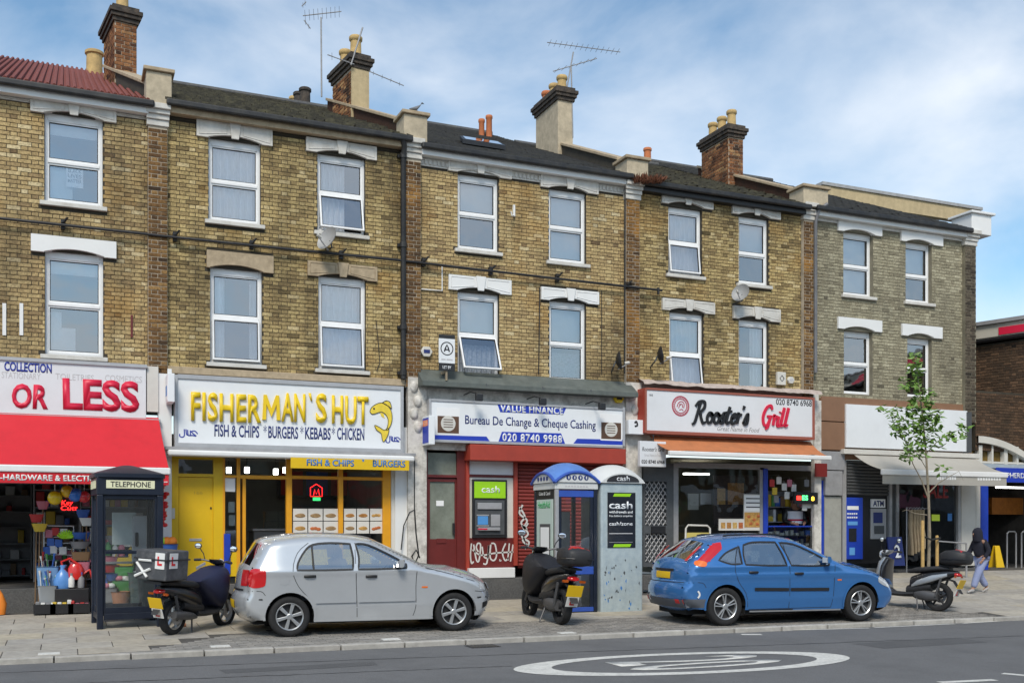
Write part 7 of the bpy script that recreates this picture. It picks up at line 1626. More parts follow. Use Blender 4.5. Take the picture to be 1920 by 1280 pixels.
m = MB(); m.tube([(Wp/2+(Wp/2+.03)*cos(a*pi/16), -.035, Hb+.38*(.5-.5*abs(cos(a*pi/16))**2.2)+.0) for a in range(17)], .03, 8); m.build('arch_rim', M_bblue, t, smooth=True)
m = MB(); m.tube([(-.035, Dp/2+(Dp/2+.03)*cos(a*pi/16), Hb+.38*(.5-.5*abs(cos(a*pi/16))**2.2)) for a in range(17)], .03, 8); m.build('arch_rim', M_bblue, t, smooth=True)
for k in range(4):
    m = MB(); m.lathe([(.0, .006), (.043, .006), (.047, 0)], (Wp*(.29+.14*k), -.036, Hb+.09), ax=(0, -1, 0), n=18); m.build('symbol_disc', M_navy, t)
    m = MB(); m.box(Wp*(.29+.14*k)-.012, Wp*(.29+.14*k)+.012, -.0455, -.0425, Hb+.065, Hb+.115); m.build('symbol', M_bwhite, t)
    m = MB(); m.lathe([(.0, .006), (.038, .006), (.042, 0)], (-.036, Dp*(.30+.135*k), Hb+.08), ax=(-1, 0, 0), n=18); m.build('symbol_disc', M_navy, t)
lb('illegible_print', M_faint, [(Wp*(.22+.07*k), Wp*(.27+.07*k), -.0135, -.0105, Hb-.08, Hb-.05) for k in range(8)])
[lb('blue_band', M_bblue, [(.07, Wp-.07, .015, .04, a, b)], .004) for a, b in ((Hb-.26, Hb-.14), (.70, .84), (.02, .10))]
lb('door_stile', M_kioskblue, [(.07, .13, .02, .05, .10, Hb-.26), (Wp-.14, Wp-.07, .02, .05, .10, Hb-.26)], .004)
m = MB(); m.quad((.13, .035, .84), (Wp-.14, .035, .84), (Wp-.14, .035, Hb-.26), (.13, .035, Hb-.26)); m.build('pane', M_boothglass, t, fix=False); m = MB(); m.quad((.13, .035, .10), (Wp-.14, .035, .10), (Wp-.14, .035, .70), (.13, .035, .70)); m.build('pane', M_boothglass, t, fix=False)
lb('side_panel', M_black, [(.01, .05, .07, Dp-.07, .05, Hb-.12)], .004); ps_ = lb('poster', mat('pale_green_poster', (.50, .60, .55), .4), [(-.004, .012, .12, Dp-.14, .55, Hb-.30)])
m = MB(); m.box(-.012, -.004, .22, Dp-.30, .80, 1.62, Matrix.Rotation(radians(0), 4, 'X')); m.build('picture', M_dgrey, t); m = MB(); m.box(-.016, -.012, .26, Dp-.34, .86, 1.56); m.build('picture_screen', pm, t); m = MB(); m.sphere((-.006, .42, .78), .13, 12, 8, (.05, 1, .8)); m.build('hand_picture', mat('skin_print', (.45, .26, .17), .6), t)
RM = Matrix.Translation((-.0045, Dp-.20, Hb-.46)) @ Matrix.Rotation(-pi/2, 4, 'Z'); text('HealthAid', mat('green_print', (.03, .35, .10), .5), t, 0, 0, 0, .12, .55, ext=.003, M=RM, bold=.01); text('Coin & Card', M_bwhite, t, 0, 0, 0, .06, .5, ext=.003, M=Matrix.Translation((.009, Dp-.22, Hb-.22)) @ Matrix.Rotation(-pi/2, 4, 'Z'))
lb('phone_panel', M_alu, [(Wp*.45, Wp-.16, Dp-.16, Dp-.08, .95, 1.85)], .01); lb('handset', M_plastic_black, [(Wp*.5, Wp*.5+.05, Dp-.20, Dp-.16, 1.25, 1.5)], .015); lb('ledge', M_alu, [(.1, Wp-.1, Dp-.32, Dp-.1, .85, .88)]); lb('notice', M_bwhite, [(.10, Wp*.40, Dp-.10, Dp-.08, 1.35, 1.95)]); lb('lower_panel', M_grey, [(.14, Wp-.14, Dp-.14, Dp-.10, .10, .65)], .01)

# ---- wheelie bin behind the telephone box
cb = G(283, 1166); t = thing('wheelie_bin', 'dark grey wheelie bin tucked behind the delivery scooter', 'bin', cb+Vector((.1, .45, 0)), local=True); M_bin = mat('bin_plastic', (.07, .085, .085), .6, noise=.1)
m = MB(); m.loft([((0, 0, .08), (.22, 0, 0), (0, .24, 0)), ((0, 0, .55), (.26, 0, 0), (0, .28, 0)), ((0, 0, .96), (.29, 0, 0), (0, .33, 0))], 24, 7); m.build('body', M_bin, t, smooth=30); m = MB(); m.loft([((0, 0, .962), (.30, 0, 0), (0, .35, 0)), ((0, 0, 1.0), (.31, 0, 0), (0, .36, 0)), ((0, 0, 1.05), (.26, 0, 0), (0, .30, 0))], 24, 7); m.build('lid', M_bin, t, smooth=30)
for s_ in (-1, 1): m = MB(); m.cyl((s_*.2, .26, .10), (s_*.26, .26, .10), .10, 16); m.build('wheel', M_tyre, t)

# ================================================================ goods outside the hardware shop
def ball(px, py, r, mt, lab):
    c = P(px, py, -.75); t = thing('ball', lab, 'ball', c, 'balls hanging under the red awning'); m = MB(); m.sphere(c, r, 24, 16); m.build('ball_skin', mt, t, smooth=True); m = MB(); m.tube([c+Vector((0, 0, r)), c+Vector((0, 0, r+.2))], .006, 5); m.build('string', M_white, t)
gl_ = lambda n_, c_: mat('glossy_'+n_, c_, .25, coat=.4)
ball(103, 933, .118, gl_('yellow', (.75, .52, .01)), 'shiny yellow ball hanging nearest the shop doorway'); ball(126, 921, .105, gl_('amber', (.72, .45, .02)), 'yellow ball half hidden behind the blue ball'); ball(141, 927, .12, gl_('blue', (.03, .17, .62)), 'shiny blue ball hanging under the red awning'); ball(158, 931, .10, gl_('red', (.60, .03, .04)), 'red ball hanging against the telephone box')
ne = thing('neon_sign', 'red neon key cutting sign in the hardware shop doorway', 'neon sign', P(128, 958, -.2)); ptext('Key', M_neonr, ne, 115, 137, 938, 946, -.2, bold=.01, ext=.012, shear=.15); ptext('Cutt.', M_neonr, ne, 114, 148, 948, 956, -.2, bold=.01, ext=.012, shear=.1); m = MB(); bx(m, 112, 150, 934, 959, -.185, -.17); m.build('backing', M_plastic_black, ne)
def bucket(name, lab, cat, px, pyb, y, r0, r1, h, mt, sq=0, fill=None):
    c = P(px, pyb, y); z0 = max(c.z, base_z(c.x)+.01); t = thing(name, lab, cat, (c.x, y, z0)); m = MB(); e = 8 if sq else 2
    m.loft([((c.x, y, z0), (r0, 0, 0), (0, r0, 0)), ((c.x, y, z0+h*.95), (r1, 0, 0), (0, r1, 0)), ((c.x, y, z0+h), (r1*1.08, 0, 0), (0, r1*1.08, 0)), ((c.x, y, z0+h-.01), (r1*.9, 0, 0), (0, r1*.9, 0)), ((c.x, y, z0+h*.6), (r1*.85, 0, 0), (0, r1*.85, 0))], 24, e); m.build('tub', mt, t, smooth=30)
    if fill: fill(t, Vector((c.x, y, z0+h)), r1)
    return t
rnd = random.Random(17)
def tools(t, c, r):
    for k in range(11):
        a = rnd.uniform(0, 6.28); q = r*.7*sqrt(rnd.random()); p = c+Vector((q*cos(a), q*sin(a), -.1)); h = rnd.uniform(.18, .36); m = MB(); d = Vector((rnd.uniform(-.2, .2), rnd.uniform(-.2, .2), 1)); m.tube([p, p+d*h*.7, p+d*h], [.008, .008, .022], 7); m.build('tool_handle', GOODS[(3, 1, 2, 6, 3, 0)[k % 6]], t)
def bundle(t, c, r):
    for k in range(5):
        a = 2*pi*k/5+.4; m = MB(); m.sphere(c+Vector((r*.5*cos(a), r*.5*sin(a), .03)), r*.45, 10, 8, (1, 1, .8)); m.build('bundle', GOODS[(2, 4, 1, 5, 3)[k]], t, smooth=True)
bucket('storage_tub', 'grey square tub of long handled tools outside the hardware shop', 'tub', 89, 1136, -.45, .12, .15, .36, mat('grey_tub', (.30, .32, .34), .5), 1, tools)
bucket('storage_tub', 'blue open tub of brushes stacked behind the grey tub', 'tub', 90, 1100, -.22, .16, .18, .36, mat('pale_blue_tub', (.16, .30, .52), .5), 1, tools)
bucket('waste_bin', 'brown plant pot seen through the telephone box', 'plant pot', 226, 1136, -.6, .12, .16, .26, mat('terracotta_plastic', (.40, .17, .08), .6), 0, None)
bucket('storage_tub', 'green tub filled with bright bundles seen through the telephone box', 'tub', 228, 1108, -.3, .13, .16, .2, GOODS[2], 1, bundle); bucket('storage_tub', 'dark grey tub of pink goods by the telephone box post', 'tub', 203, 1128, -.5, .13, .15, .25, GOODS[6], 1, bundle); bucket('storage_tub', 'tall green grey bin seen through the side of the telephone box', 'bin', 262, 1138, -.55, .15, .19, .62, mat('green_grey_bin', (.13, .17, .16), .6), 1)
bucket('storage_tub', 'blue tub heaped with orange nets beside the yellow door', 'tub', 313, 1040, -.35, .16, .19, .20, GOODS[1], 0, lambda t, c, r: [(lambda m: (m.sphere(c+Vector((.09*(k-1), 0, .04)), .09, 12, 8), m.build('net_bundle', mat('orange_net', (.75, .22, .02), .7) if k else mat('lime_net', (.3, .6, .04), .7), t, smooth=True)))(MB()) for k in range(3)])
c = P(117, 1102, -.42); t = thing('display_stool', 'low box shelf carrying the blue bag and red watering can', 'stand', (c.x, -.42, base_z(c.x))); m = MB(); m.box(c.x-.12, c.x+.42, -.62, -.25, base_z(c.x), c.z); m.build('carcass', M_plastic_black, t, bevel=.01)
t = thing('blue_bag', 'crumpled blue plastic bag of pegs beside the grey tub', 'bag', (c.x, -.45, c.z)); m = MB(); m.loft([((c.x, -.45, c.z), (.13, 0, 0), (0, .1, 0)), ((c.x, -.45, c.z+.12), (.15, 0, 0), (0, .12, 0)), ((c.x+.01, -.45, c.z+.25), (.10, 0, 0), (0, .08, 0)), ((c.x, -.45, c.z+.33), (.03, 0, 0), (0, .03, 0)), ((c.x+.02, -.45, c.z+.40), (.06, 0, 0), (0, .04, 0))], 16, 2.2); m.build('sack', mat('blue_film', (.10, .26, .60), .3), t, smooth=True)
c2 = P(142, 1085, -.42); t = thing('watering_can', 'red plastic watering can with a looped handle outside the hardware shop', 'watering can', (c2.x, -.45, c2.z)); M_redp = gl_('redcan', (.58, .025, .02)); m = MB(); m.loft([((c2.x, -.45, c2.z), (.12, 0, 0), (0, .11, 0)), ((c2.x, -.45, c2.z+.18), (.13, 0, 0), (0, .12, 0)), ((c2.x, -.45, c2.z+.26), (.09, 0, 0), (0, .08, 0))], 18); m.build('tank', M_redp, t, smooth=True); m = MB(); m.tube([(c2.x-.10, -.45, c2.z+.05), (c2.x-.20, -.45, c2.z+.18), (c2.x-.23, -.45, c2.z+.30), (c2.x-.10, -.45, c2.z+.36), (c2.x+.06, -.45, c2.z+.24)], .022, 8); m.build('handle', M_redp, t, smooth=True); m = MB(); m.tube([(c2.x+.1, -.45, c2.z+.08), (c2.x+.22, -.47, c2.z+.16), (c2.x+.28, -.48, c2.z+.0)], [.03, .022, .035], 8); m.build('spout', M_redp, t, smooth=True)
def rk(px, py, y): return P(px, py, y)
t = thing('wire_rack', 'white wire display rack of packets behind the tubs', 'rack', rk(112, 1045, -.1)); m = MB()
for q in ([(82, 1045), (83, 985), (138, 986), (138, 1045)],): m.tube([rk(a, b, -.08) for a, b in q], .012, 6)
for k in range(5): m.tube([rk(83, 995+k*11, -.08), rk(138, 996+k*11, -.08)], .006, 5)
m.build('wire_frame', M_white, t)
for k, (px, py, ci) in enumerate(((92, 1000, 5), (104, 996, 0), (95, 1016, 1), (110, 1018, 1), (100, 1030, 3), (88, 1032, 1), (118, 1032, 3), (120, 998, 3))):
    q = rk(px, py, -.10); tt = thing('hanging_packet', 'flat packet clipped on the white wire rack', 'packet', q, 'packets on the white wire rack'); m = MB(); m.box(q.x-.06, q.x+.06, -.115, -.095, q.z-.07, q.z+.07); m.build('pack', GOODS[ci], tt, bevel=.01)
q = rk(125, 1008, -.16); t = thing('rubber_gloves', 'bunch of lime green gloves hanging on the wire rack', 'gloves', q); M_lime = mat('lime_rubber', (.36, .70, .02), .45)
for k in range(9): m = MB(); a = -1.1+k*.27; m.tube([q, q+Vector((sin(a)*.09, -.03, -.05+.12*cos(a))), q+Vector((sin(a)*.17, -.03, .16*cos(a)-.02))], [.018, .02, .012], 7); m.build('glove_finger', M_lime, t, smooth=True)
for k, (px, w_, ci) in enumerate(((84, .34, 6), (116, .36, 6), (148, .34, 6))):
    q = P(px, 1138, -.62); z = base_z(q.x)+.012; t = thing('flat_crate', ('black crate of white packs by the doorway', 'black crate of mixed packs beneath the blue bag', 'black crate of pink packs against the telephone box')[k], 'crate', (q.x, -.66, z)); m = MB(); x0, x1 = q.x-w_/2, q.x+w_/2
    m.box(x0, x1, -.86, -.56, z, z+.02); m.box(x0, x1, -.86, -.84, z+.02, z+.16); m.box(x0, x1, -.58, -.56, z+.02, z+.16); m.box(x0, x0+.02, -.84, -.58, z+.02, z+.16); m.box(x1-.02, x1, -.84, -.58, z+.02, z+.16); m.build('crate_body', M_plastic_black, t)
    for j in range(4): m = MB(); xx = x0+.03+j*.078; m.box(xx, xx+.07, -.80, -.62, z+.022, z+.12+rnd.uniform(.02, .10)); m.build('pack', GOODS[(3, 3, 5)[k] if j % 2 else (6, 4, 0)[k]], t, bevel=.012)
q = P(3, 1130, -.6); t = thing('orange_sack', 'orange net sack at the doorway of the hardware shop', 'sack', (q.x, -.6, base_z(q.x))); m = MB(); zb = base_z(q.x)+.01; m.loft([((q.x-.05, -.6, zb), (.11, 0, 0), (0, .1, 0)), ((q.x-.05, -.6, zb+.18), (.13, 0, 0), (0, .11, 0)), ((q.x-.05, -.6, zb+.34), (.07, 0, 0), (0, .06, 0)), ((q.x-.05, -.6, zb+.42), (.02, 0, 0), (0, .02, 0))], 14); m.build('net', MATS['orange_net'], t, smooth=True)
t = thing('hanging_streamer', 'red tinsel streamer hanging between the awning and the yellow door', 'streamer', P(307, 985, -.6)); q = P(307, 908, -.6); m = MB(); rnd = random.Random(9)
for k in range(14): m.sphere(q+Vector((rnd.uniform(-.05, .05), rnd.uniform(-.05, .05), -.055*k)), .055, 8, 6, (1, 1, .7))
m.build('tinsel', mat('red_tinsel', (.55, .01, .015), .3), t)

CN = ('red', 'blue', 'green', 'white', 'yellow', 'pink', 'grey', 'brown')
def ware(kind, ci, px, pb, y, w_, h):
    """small household goods set out by the shop"""
    c = P(px, pb, y); t = thing('plastic_'+kind, '%s plastic %s among the goods outside the hardware shop' % (CN[ci], kind), kind, c, 'plastic wares outside the hardware shop'); m = MB(); M_ = GOODS[ci]
    if kind == 'basin': m.lathe([(0, 0), (w_*.36, 0), (w_*.5, h), (w_*.53, h), (w_*.47, h*.97), (w_*.34, .02), (0, .02)], c, n=20); m.build('bowl', M_, t, smooth=40)
    elif kind == 'bottle':
        m.lathe([(0, 0), (w_*.5, 0), (w_*.5, h*.6), (w_*.2, h*.76), (w_*.2, h*.86)], c, n=16); m.build('flask', M_, t, smooth=40); m = MB(); m.lathe([(w_*.23, h*.84), (w_*.23, h), (0, h)], c, n=14); m.build('cap', GOODS[(ci+3) % 8], t)
    elif kind == 'basket':
        m.loft([(c, (w_*.42, 0, 0), (0, w_*.3, 0)), (c+Vector((0, 0, h)), (w_*.5, 0, 0), (0, w_*.36, 0)), (c+Vector((0, 0, h-.01)), (w_*.46, 0, 0), (0, w_*.32, 0)), (c+Vector((0, 0, .02)), (w_*.4, 0, 0), (0, w_*.28, 0))], 20, 6); m.build('tray', M_, t, smooth=30); m = MB(); m.tube([c+Vector((w_*.5*cos(a*pi/8), 0, h+w_*.4*sin(a*pi/8))) for a in range(9)], .008, 6); m.build('handle', M_, t)
    else:
        m.tube([c, c+Vector((.02, .03, h))], .011, 7); m.build('stick', GOODS[7], t); m = MB(); m.loft([(c+Vector((.02, .03, h-.02)), (w_*.3, 0, 0), (0, .03, 0)), (c+Vector((.02, .03, h+.12)), (w_*.5, 0, 0), (0, .05, 0))], 12, 3); m.build('head', M_, t, smooth=30)
rnd = random.Random(77)
for (kind, ci, px, pb, y, w_, h) in (('basin', 1, 205, 1088, -.3, .34, .13), ('basin', 0, 206, 1072, -.28, .34, .13), ('basin', 5, 207, 1056, -.26, .33, .13), ('basket', 2, 232, 1078, -.3, .34, .15), ('basket', 4, 234, 1060, -.26, .32, .15), ('basket', 3, 250, 1100, -.35, .30, .16), ('bottle', 1, 196, 1110, -.5, .11, .30), ('bottle', 2, 203, 1040, -.2, .10, .28), ('bottle', 3, 216, 1042, -.2, .10, .26), ('bottle', 5, 228, 1042, -.2, .11, .28), ('bottle', 4, 246, 1046, -.2, .10, .27), ('bottle', 0, 258, 1050, -.2, .10, .26), ('basin', 3, 243, 1024, -.15, .32, .12), ('basin', 6, 214, 1016, -.15, .32, .12), ('broom', 4, 72, 1130, -.25, .26, 1.25), ('broom', 0, 66, 1131, -.22, .24, 1.42), ('broom', 3, 160, 1128, -.30, .24, 1.35), ('broom', 1, 153, 1128, -.22, .24, 1.5), ('broom', 5, 78, 1125, -.15, .22, 1.6), ('bottle', 3, 134, 1100, -.55, .10, .24), ('bottle', 6, 152, 1101, -.52, .11, .27), ('basket', 5, 150, 1070, -.3, .34, .16), ('basket', 7, 152, 1050, -.25, .32, .15), ('basin', 6, 150, 1028, -.2, .34, .13), ('basin', 1, 152, 1010, -.15, .32, .12)): ware(kind, ci, px, pb, y, w_, h)
# ================================================================ fittings on the house fronts
zc = lambda px, py: P(px, py, -.10)
t = thing('cable_run', 'long black cable pipe clipped across the brick house fronts', 'cable', zc(600, 472)); m = MB(); A, B = zc(-60, 404), zc(1238, 545); B.z = A.z = (A.z+B.z)/2; Z0 = A.z
pts = [zc(px, py) for px, py in ((-60, 404), (130, 424), (330, 446), (560, 470), (760, 490), (1000, 518), (1240, 545))]; m.tube([Vector((p.x, -.13, p.z)) for p in pts], .026, 8); m.build('pipe', M_gutter, t, smooth=True)
for px, py in ((118, 422), (328, 445), (472, 460), (640, 479), (795, 493), (921, 509), (1046, 522), (1176, 537)):
    q = zc(px, py); m = MB(); m.box(q.x-.035, q.x+.035, -.10, -.005, q.z-.06, q.z+.10); m.loft([((q.x+.0, -.11, q.z+.03), (.03, 0, 0), (0, .04, 0)), ((q.x+.07, -.16, q.z+.12), (.025, 0, 0), (0, .035, 0))], 8); m.build('pipe_clip', M_gutter, t)
m = MB(); q = [zc(*p) for p in ((1233, 540), (1233, 552))]; m.tube([Vector((p.x, -.13, p.z)) for p in q], .03, 6); m.build('end_cap', M_gutter, t)
def cable(lab, pts, r, y, mt, name='loose_cable'):
    q = [P(a, b, y) for a, b in pts]; t = thing(name, lab, 'cable', q[-1]); m = MB(); m.tube(q, r, 6); m.build('sheath', mt, t, smooth=True)
cable('white conduit bent round beside the bureau upper window', [(829, 497), (829, 545), (790, 542)], .014, -.03, M_white, 'conduit'); cable('thin black cable down the wall beside the right bureau window', [(1012, 540), (1010, 700)], .012, -.03, M_black)
cable('thin black cable down the brick edge between the bureau and the grill', [(1128, 545), (1128, 700)], .008, -.03, M_black); cable('black cable down the party pier of the bureau house', [(1172, 350), (1171, 700)], .016, -.14, M_black); cable('black cable bundle looped down the white pier of the chip shop', [(777, 862), (777, 955), (768, 960), (757, 985), (752, 1030)], .012, -.12, M_black); cable('black cable tail ending in a coil on the white pier', [(777, 955), (780, 1000), (785, 1040), (778, 1055), (772, 1042), (780, 1030), (787, 1045)], .016, -.12, M_black)
cable('thin loose wire below the right chip shop window', [(705, 600), (709, 640), (712, 680), (706, 696)], .007, -.03, M_black); cable('brown stained wire hanging under the left pilaster', [(870/1, 690), (871, 706)], .006, -.03, M_black)
def dish(lab, px, py, y, r, az, el, mt):
    c = P(px, py, y); t = thing('satellite_dish', lab, 'satellite dish', c); ax = Vector((sin(az)*cos(el), -cos(az)*cos(el), sin(el))); m = MB(); m.lathe([(0, -.07), (r*.35, -.06), (r*.7, -.028), (r, .02), (r*1.02, .025), (r, .012), (r*.7, -.036), (r*.35, -.068), (0, -.078)], c, ax=ax, n=28); m.build('reflector', mt, t, smooth=True)
    m = MB(); d = c+Vector((0, 0, -r*.9)); e = c+ax*r*1.2+Vector((0, 0, -r*.35)); m.tube([d-ax*.02, e], .012, 6); m.build('arm', M_grey, t); m = MB(); m.cyl(e-ax*.02, e-ax*.12, .028, 10); m.build('receiver', M_cream, t); m = MB(); m.tube([c-ax*.07, c-ax*.12+Vector((0, 0, -.1)), Vector((c.x, 0, c.z-.2))], .018, 6); m.build('bracket', M_dgrey, t)
M_dish = mat('dish_grey', (.32, .32, .32), .5, noise=.1)
dish('grey satellite dish under the open window of the sooty house', 614, 447, -.35, .24, radians(-62), radians(22), M_dish); dish('grey satellite dish between the upper and lower windows above the grill', 1389, 549, -.3, .21, radians(-60), radians(20), M_dish)
dish('black satellite dish seen edge on at the bureau roof end', 1161, 676, -.35, .20, radians(66), radians(8), M_plastic_black); dish('black satellite dish on a long arm beside the lower grill window', 1239, 666, -.45, .20, radians(66), radians(8), M_plastic_black)
def hexbox(lab, px, py, y, r, mt, badge):
    c = P(px, py, y); t = thing('alarm_box', lab, 'alarm box', c); m = MB(); pts = [(c.x+r*cos(a*pi/3), c.z+r*.9*sin(a*pi/3)) for a in range(6)]; m.prism(pts, 'y', y-.08, y); m.build('cover', mt, t, bevel=.015); m = MB(); m.box(c.x-r*.5, c.x+r*.5, y-.085, y-.08, c.z-r*.25, c.z+r*.3); m.build('badge', badge, t)
hexbox('cream alarm box with blue badge beside the letting board', 798, 660, 0, .13, M_cream, M_navy); hexbox('yellow alarm box above the bureau sign', 1158, 747, -.06, .125, M_yellow, ink); hexbox('small cream hexagonal alarm box above the grill sign end', 1480, 713, 0, .10, M_cream, M_faint)
c = P(1462, 710, 0); t = thing('alarm_box', 'square cream alarm box with black diamond above the grill sign', 'alarm box', c); m = MB(); m.box(c.x-.12, c.x+.12, -.08, 0, c.z-.15, c.z+.15); m.build('cover', M_cream, t, bevel=.01); m = MB(); m.tube([(c.x+.06*cos(a*pi/2), -.085, c.z+.07*sin(a*pi/2)) for a in range(5)], .008, 4); m.build('diamond', ink, t)
# letting board
yb_ = -.42; t = thing('letting_board', 'black and white letting board with an A emblem beside the open window', 'letting board', P(838, 690, yb_)); m = MB(); a = P(823, 628, yb_); b = P(853, 690, yb_); TM = Matrix.Translation((a.x, yb_, 0)) @ Matrix.Rotation(radians(0), 4, 'Z'); w_ = b.x-a.x
m.box(0, w_, 0, .02, b.z+.09, a.z-.06, TM); bd = m.build('board', M_signw, t); m = MB(); m.box(0, w_, -.001, .021, a.z-.058, a.z+.02, TM); m.build('header', M_plastic_black, t); m = MB(); m.box(0, w_, -.001, .021, b.z-.06, b.z+.088, TM); m.build('footer', M_plastic_black, t)
xc, zc_ = a.x+w_/2, (a.z+b.z)/2+.06; m = MB(); m.lathe([(.115, 0), (.12, .003), (.132, .003), (.137, 0)], (xc, yb_-.001, zc_), ax=(0, -1, 0), n=26); stroke(m, [(xc-.055, zc_-.06), (xc, zc_+.075), (xc+.05, zc_-.06)], .014, yb_, .004, 2); stroke(m, [(xc-.03, zc_-.02), (xc+.03, zc_-.02)], .012, yb_, .004); m.build('round_emblem', ink, t)
text('LET BY', M_signw, t, xc-.09, b.z-.02, yb_-.001, .05, .18, ext=.003, bold=.02); m = MB(); m.box(xc-.12, xc-.03, yb_-.003, yb_, b.z+.15, b.z+.175); m.box(xc-.01, xc+.12, yb_-.003, yb_, b.z+.15, b.z+.175); m.build('illegible_print', M_faint, t); m = MB(); m.box(a.x+w_*.45, a.x+w_*.55, yb_+.02, yb_+.06, b.z-.25, b.z+.3); m.box(a.x+w_*.45, a.x+w_*.55, yb_+.06, 0, b.z-.10, b.z-.05); m.build('post', M_wood, t)
# projecting signs
for (pl, pr, pt, pb, lab, tx) in ((298, 323, 698, 752, 'white projecting box sign between the pound shop and the chip shop', None), (783, 806, 777, 832, 'blue and orange projecting box sign at the bureau corner', 'M')):
    y0s = -.55; x = XW(pr, -.3); t = thing('projecting_sign', lab, 'sign', (x, -.3, ZW(pl, pb, y0s))); m = MB(); z0, z1 = ZW(pl, pb, y0s), ZW(pl, pt, y0s); m.box(x-.10, x+.02, y0s, -.12, z0, z1); m.build('box', M_signw, t, bevel=.01); m = MB(); m.box(x-.106, x-.10, y0s+.04, -.16, z0+.04, z1-.04); m.build('face', M_royal if tx else M_sign, t)
    m = MB(); m.box(x-.110, x-.106, y0s+.06, -.18, z1-.20, z1-.08) if tx else m.box(x-.110, x-.106, y0s+.10, -.24, z0+.12, z0+.30); m.build('print', M_tailo if tx else M_ltb, t)
cB_ = P(1195, 800, -.3); t = thing('projecting_sign', 'small white square box sign between the bureau and grill fascias', 'sign', cB_); m = MB(); bx(m, 1179, 1207, 786, 813, -.35, -.15); m.build('box', M_signw, t, bevel=.008); m = MB(); stroke(m, [(P(1190, 793, -.35).x, P(1190, 793, -.35).z), (P(1193, 790, -.35).x, P(1193, 790, -.35).z), (P(1195, 797, -.35).x, P(1195, 797, -.35).z), (P(1190, 799, -.35).x, P(1190, 799, -.35).z)], .02, -.351, .003); m.build('mark', ink, t)
# television aerials
def aerial(lab, base, mast_top, y, yagis):
    b, tp = P(*base, y), P(*mast_top, y); t = thing('tv_aerial', lab, 'aerial', b); m = MB(); m.tube([b, tp], .018, 6); m.build('mast', M_grey, t)
    for (p0, p1, n, ln, tilt) in yagis:
        a, e = P(*p0, y), P(*p1, y); m = MB(); m.tube([a, e], .012, 5); bo = m.build('boom', M_grey, t)
        for k in range(n): q = a.lerp(e, (k+.5)/n); d = Vector((.25*cos(tilt), 1, .25*sin(tilt)))*ln; m = MB(); m.tube([q-d*.5, q+d*.5], .005, 4); m.build('element', M_grey, bo)
aerial('tall thin aerial standing on the mossy roof', (603, 182), (602, 33), 3.4, [((568, 30), (640, 22), 9, .5, 0), ((566, 12), (574, 4), 2, .3, .5), ((570, 38), (582, 54), 2, .3, .5)])
aerial('leaning aerial on the cream chimney', (658, 122), (680, 52), 2.6, [((614, 103), (664, 121), 3, .4, .2), ((692, 134), (757, 161), 4, .2, 0)])
aerial('double aerial on the grey chimney of the bureau house', (1063, 165), (1075, 98), 3.6, [((1026, 80), (1163, 98), 14, .35, 0), ((1037, 134), (1119, 110), 6, .5, .8)]); aerial('thin strut aerial pole on the grey chimney', (1074, 258), (1071, 125), 3.2, [])
# pigeon on the parapet block
q = P(783, 207, -.1); q.z = ze2+.45+.07+.002; t = thing('pigeon', 'grey pigeon perched on the parapet block', 'bird', q); m = MB(); m.loft([(q+Vector((-.17, 0, .07)), (0, .015, 0), (0, 0, .01)), (q+Vector((-.08, 0, .09)), (0, .04, 0), (.01, 0, .035)), (q+Vector((0, 0, .11)), (0, .055, 0), (.02, 0, .055)), (q+Vector((.06, 0, .17)), (0, .035, 0), (.02, 0, .035)), (q+Vector((.075, 0, .215)), (0, .026, 0), (.012, 0, .026)), (q+Vector((.10, 0, .225)), (0, .016, 0), (0, 0, .018)), (q+Vector((.135, 0, .215)), (0, .004, 0), (0, 0, .004))], 12, 2); m.tube([q+Vector((.0, .015, .06)), q+Vector((.005, .015, .0))], .006, 5); m.tube([q+Vector((.0, -.015, .06)), q+Vector((.005, -.015, .0))], .006, 5); m.build('plumage', mat('pigeon_grey', (.16, .17, .19), .7, noise=.3), t, smooth=True)
# dry weeds in the gutter, white strips on the first wall
rnd = random.Random(33)
def weeds(lab, px0, px1, py, y, h, n, mt):
    a, b = P(px0, py, y), P(px1, py, y); t = thing('wall_weed', lab, 'plant', a); m = MB()
    for k in range(n):
        p = a.lerp(b, rnd.random())+Vector((0, rnd.uniform(-.12, .1), rnd.uniform(-.02, .04))); d = Vector((rnd.uniform(-.5, .5), rnd.uniform(-.5, .3), rnd.uniform(.1, 1))).normalized()*h*rnd.uniform(.4, 1); s_ = Vector((rnd.uniform(-1, 1), rnd.uniform(-1, 1), .2)).normalized()*.02; m.add([p-s_*.4, p+d*.6-s_, p+d, p+d*.6+s_], ((0, 1, 2, 3),))
    m.build('leaves', mt, t, fix=False)
weeds('tuft of dry red brown weeds in the gutter over the pier', 1188, 1240, 345, -.28, .22, 420, mat('dry_weed', (.16, .06, .03), .9, noise=.4, nscale=9))
for px in (8, 40): m = MB(); bx(m, px-3.5, px+3.5, 568, 628, -.03, -.012); m.build('air_strip', M_white, h1)
m = MB(); bx(m, 245, 249, 590, 632, -.03, -.012); m.build('air_strip', M_maroon, h1)
m = MB(); q = P(964, 395, -.05); m.box(q.x-.02, q.x+.02, -.06, -.01, q.z-.12, q.z+.12); m.tube([(q.x, -.05, q.z-.1), (q.x-.1, -.16, q.z-.14), (q.x-.12, -.16, q.z-.06)], .012, 6); m.build('white_bracket', M_white, h3)

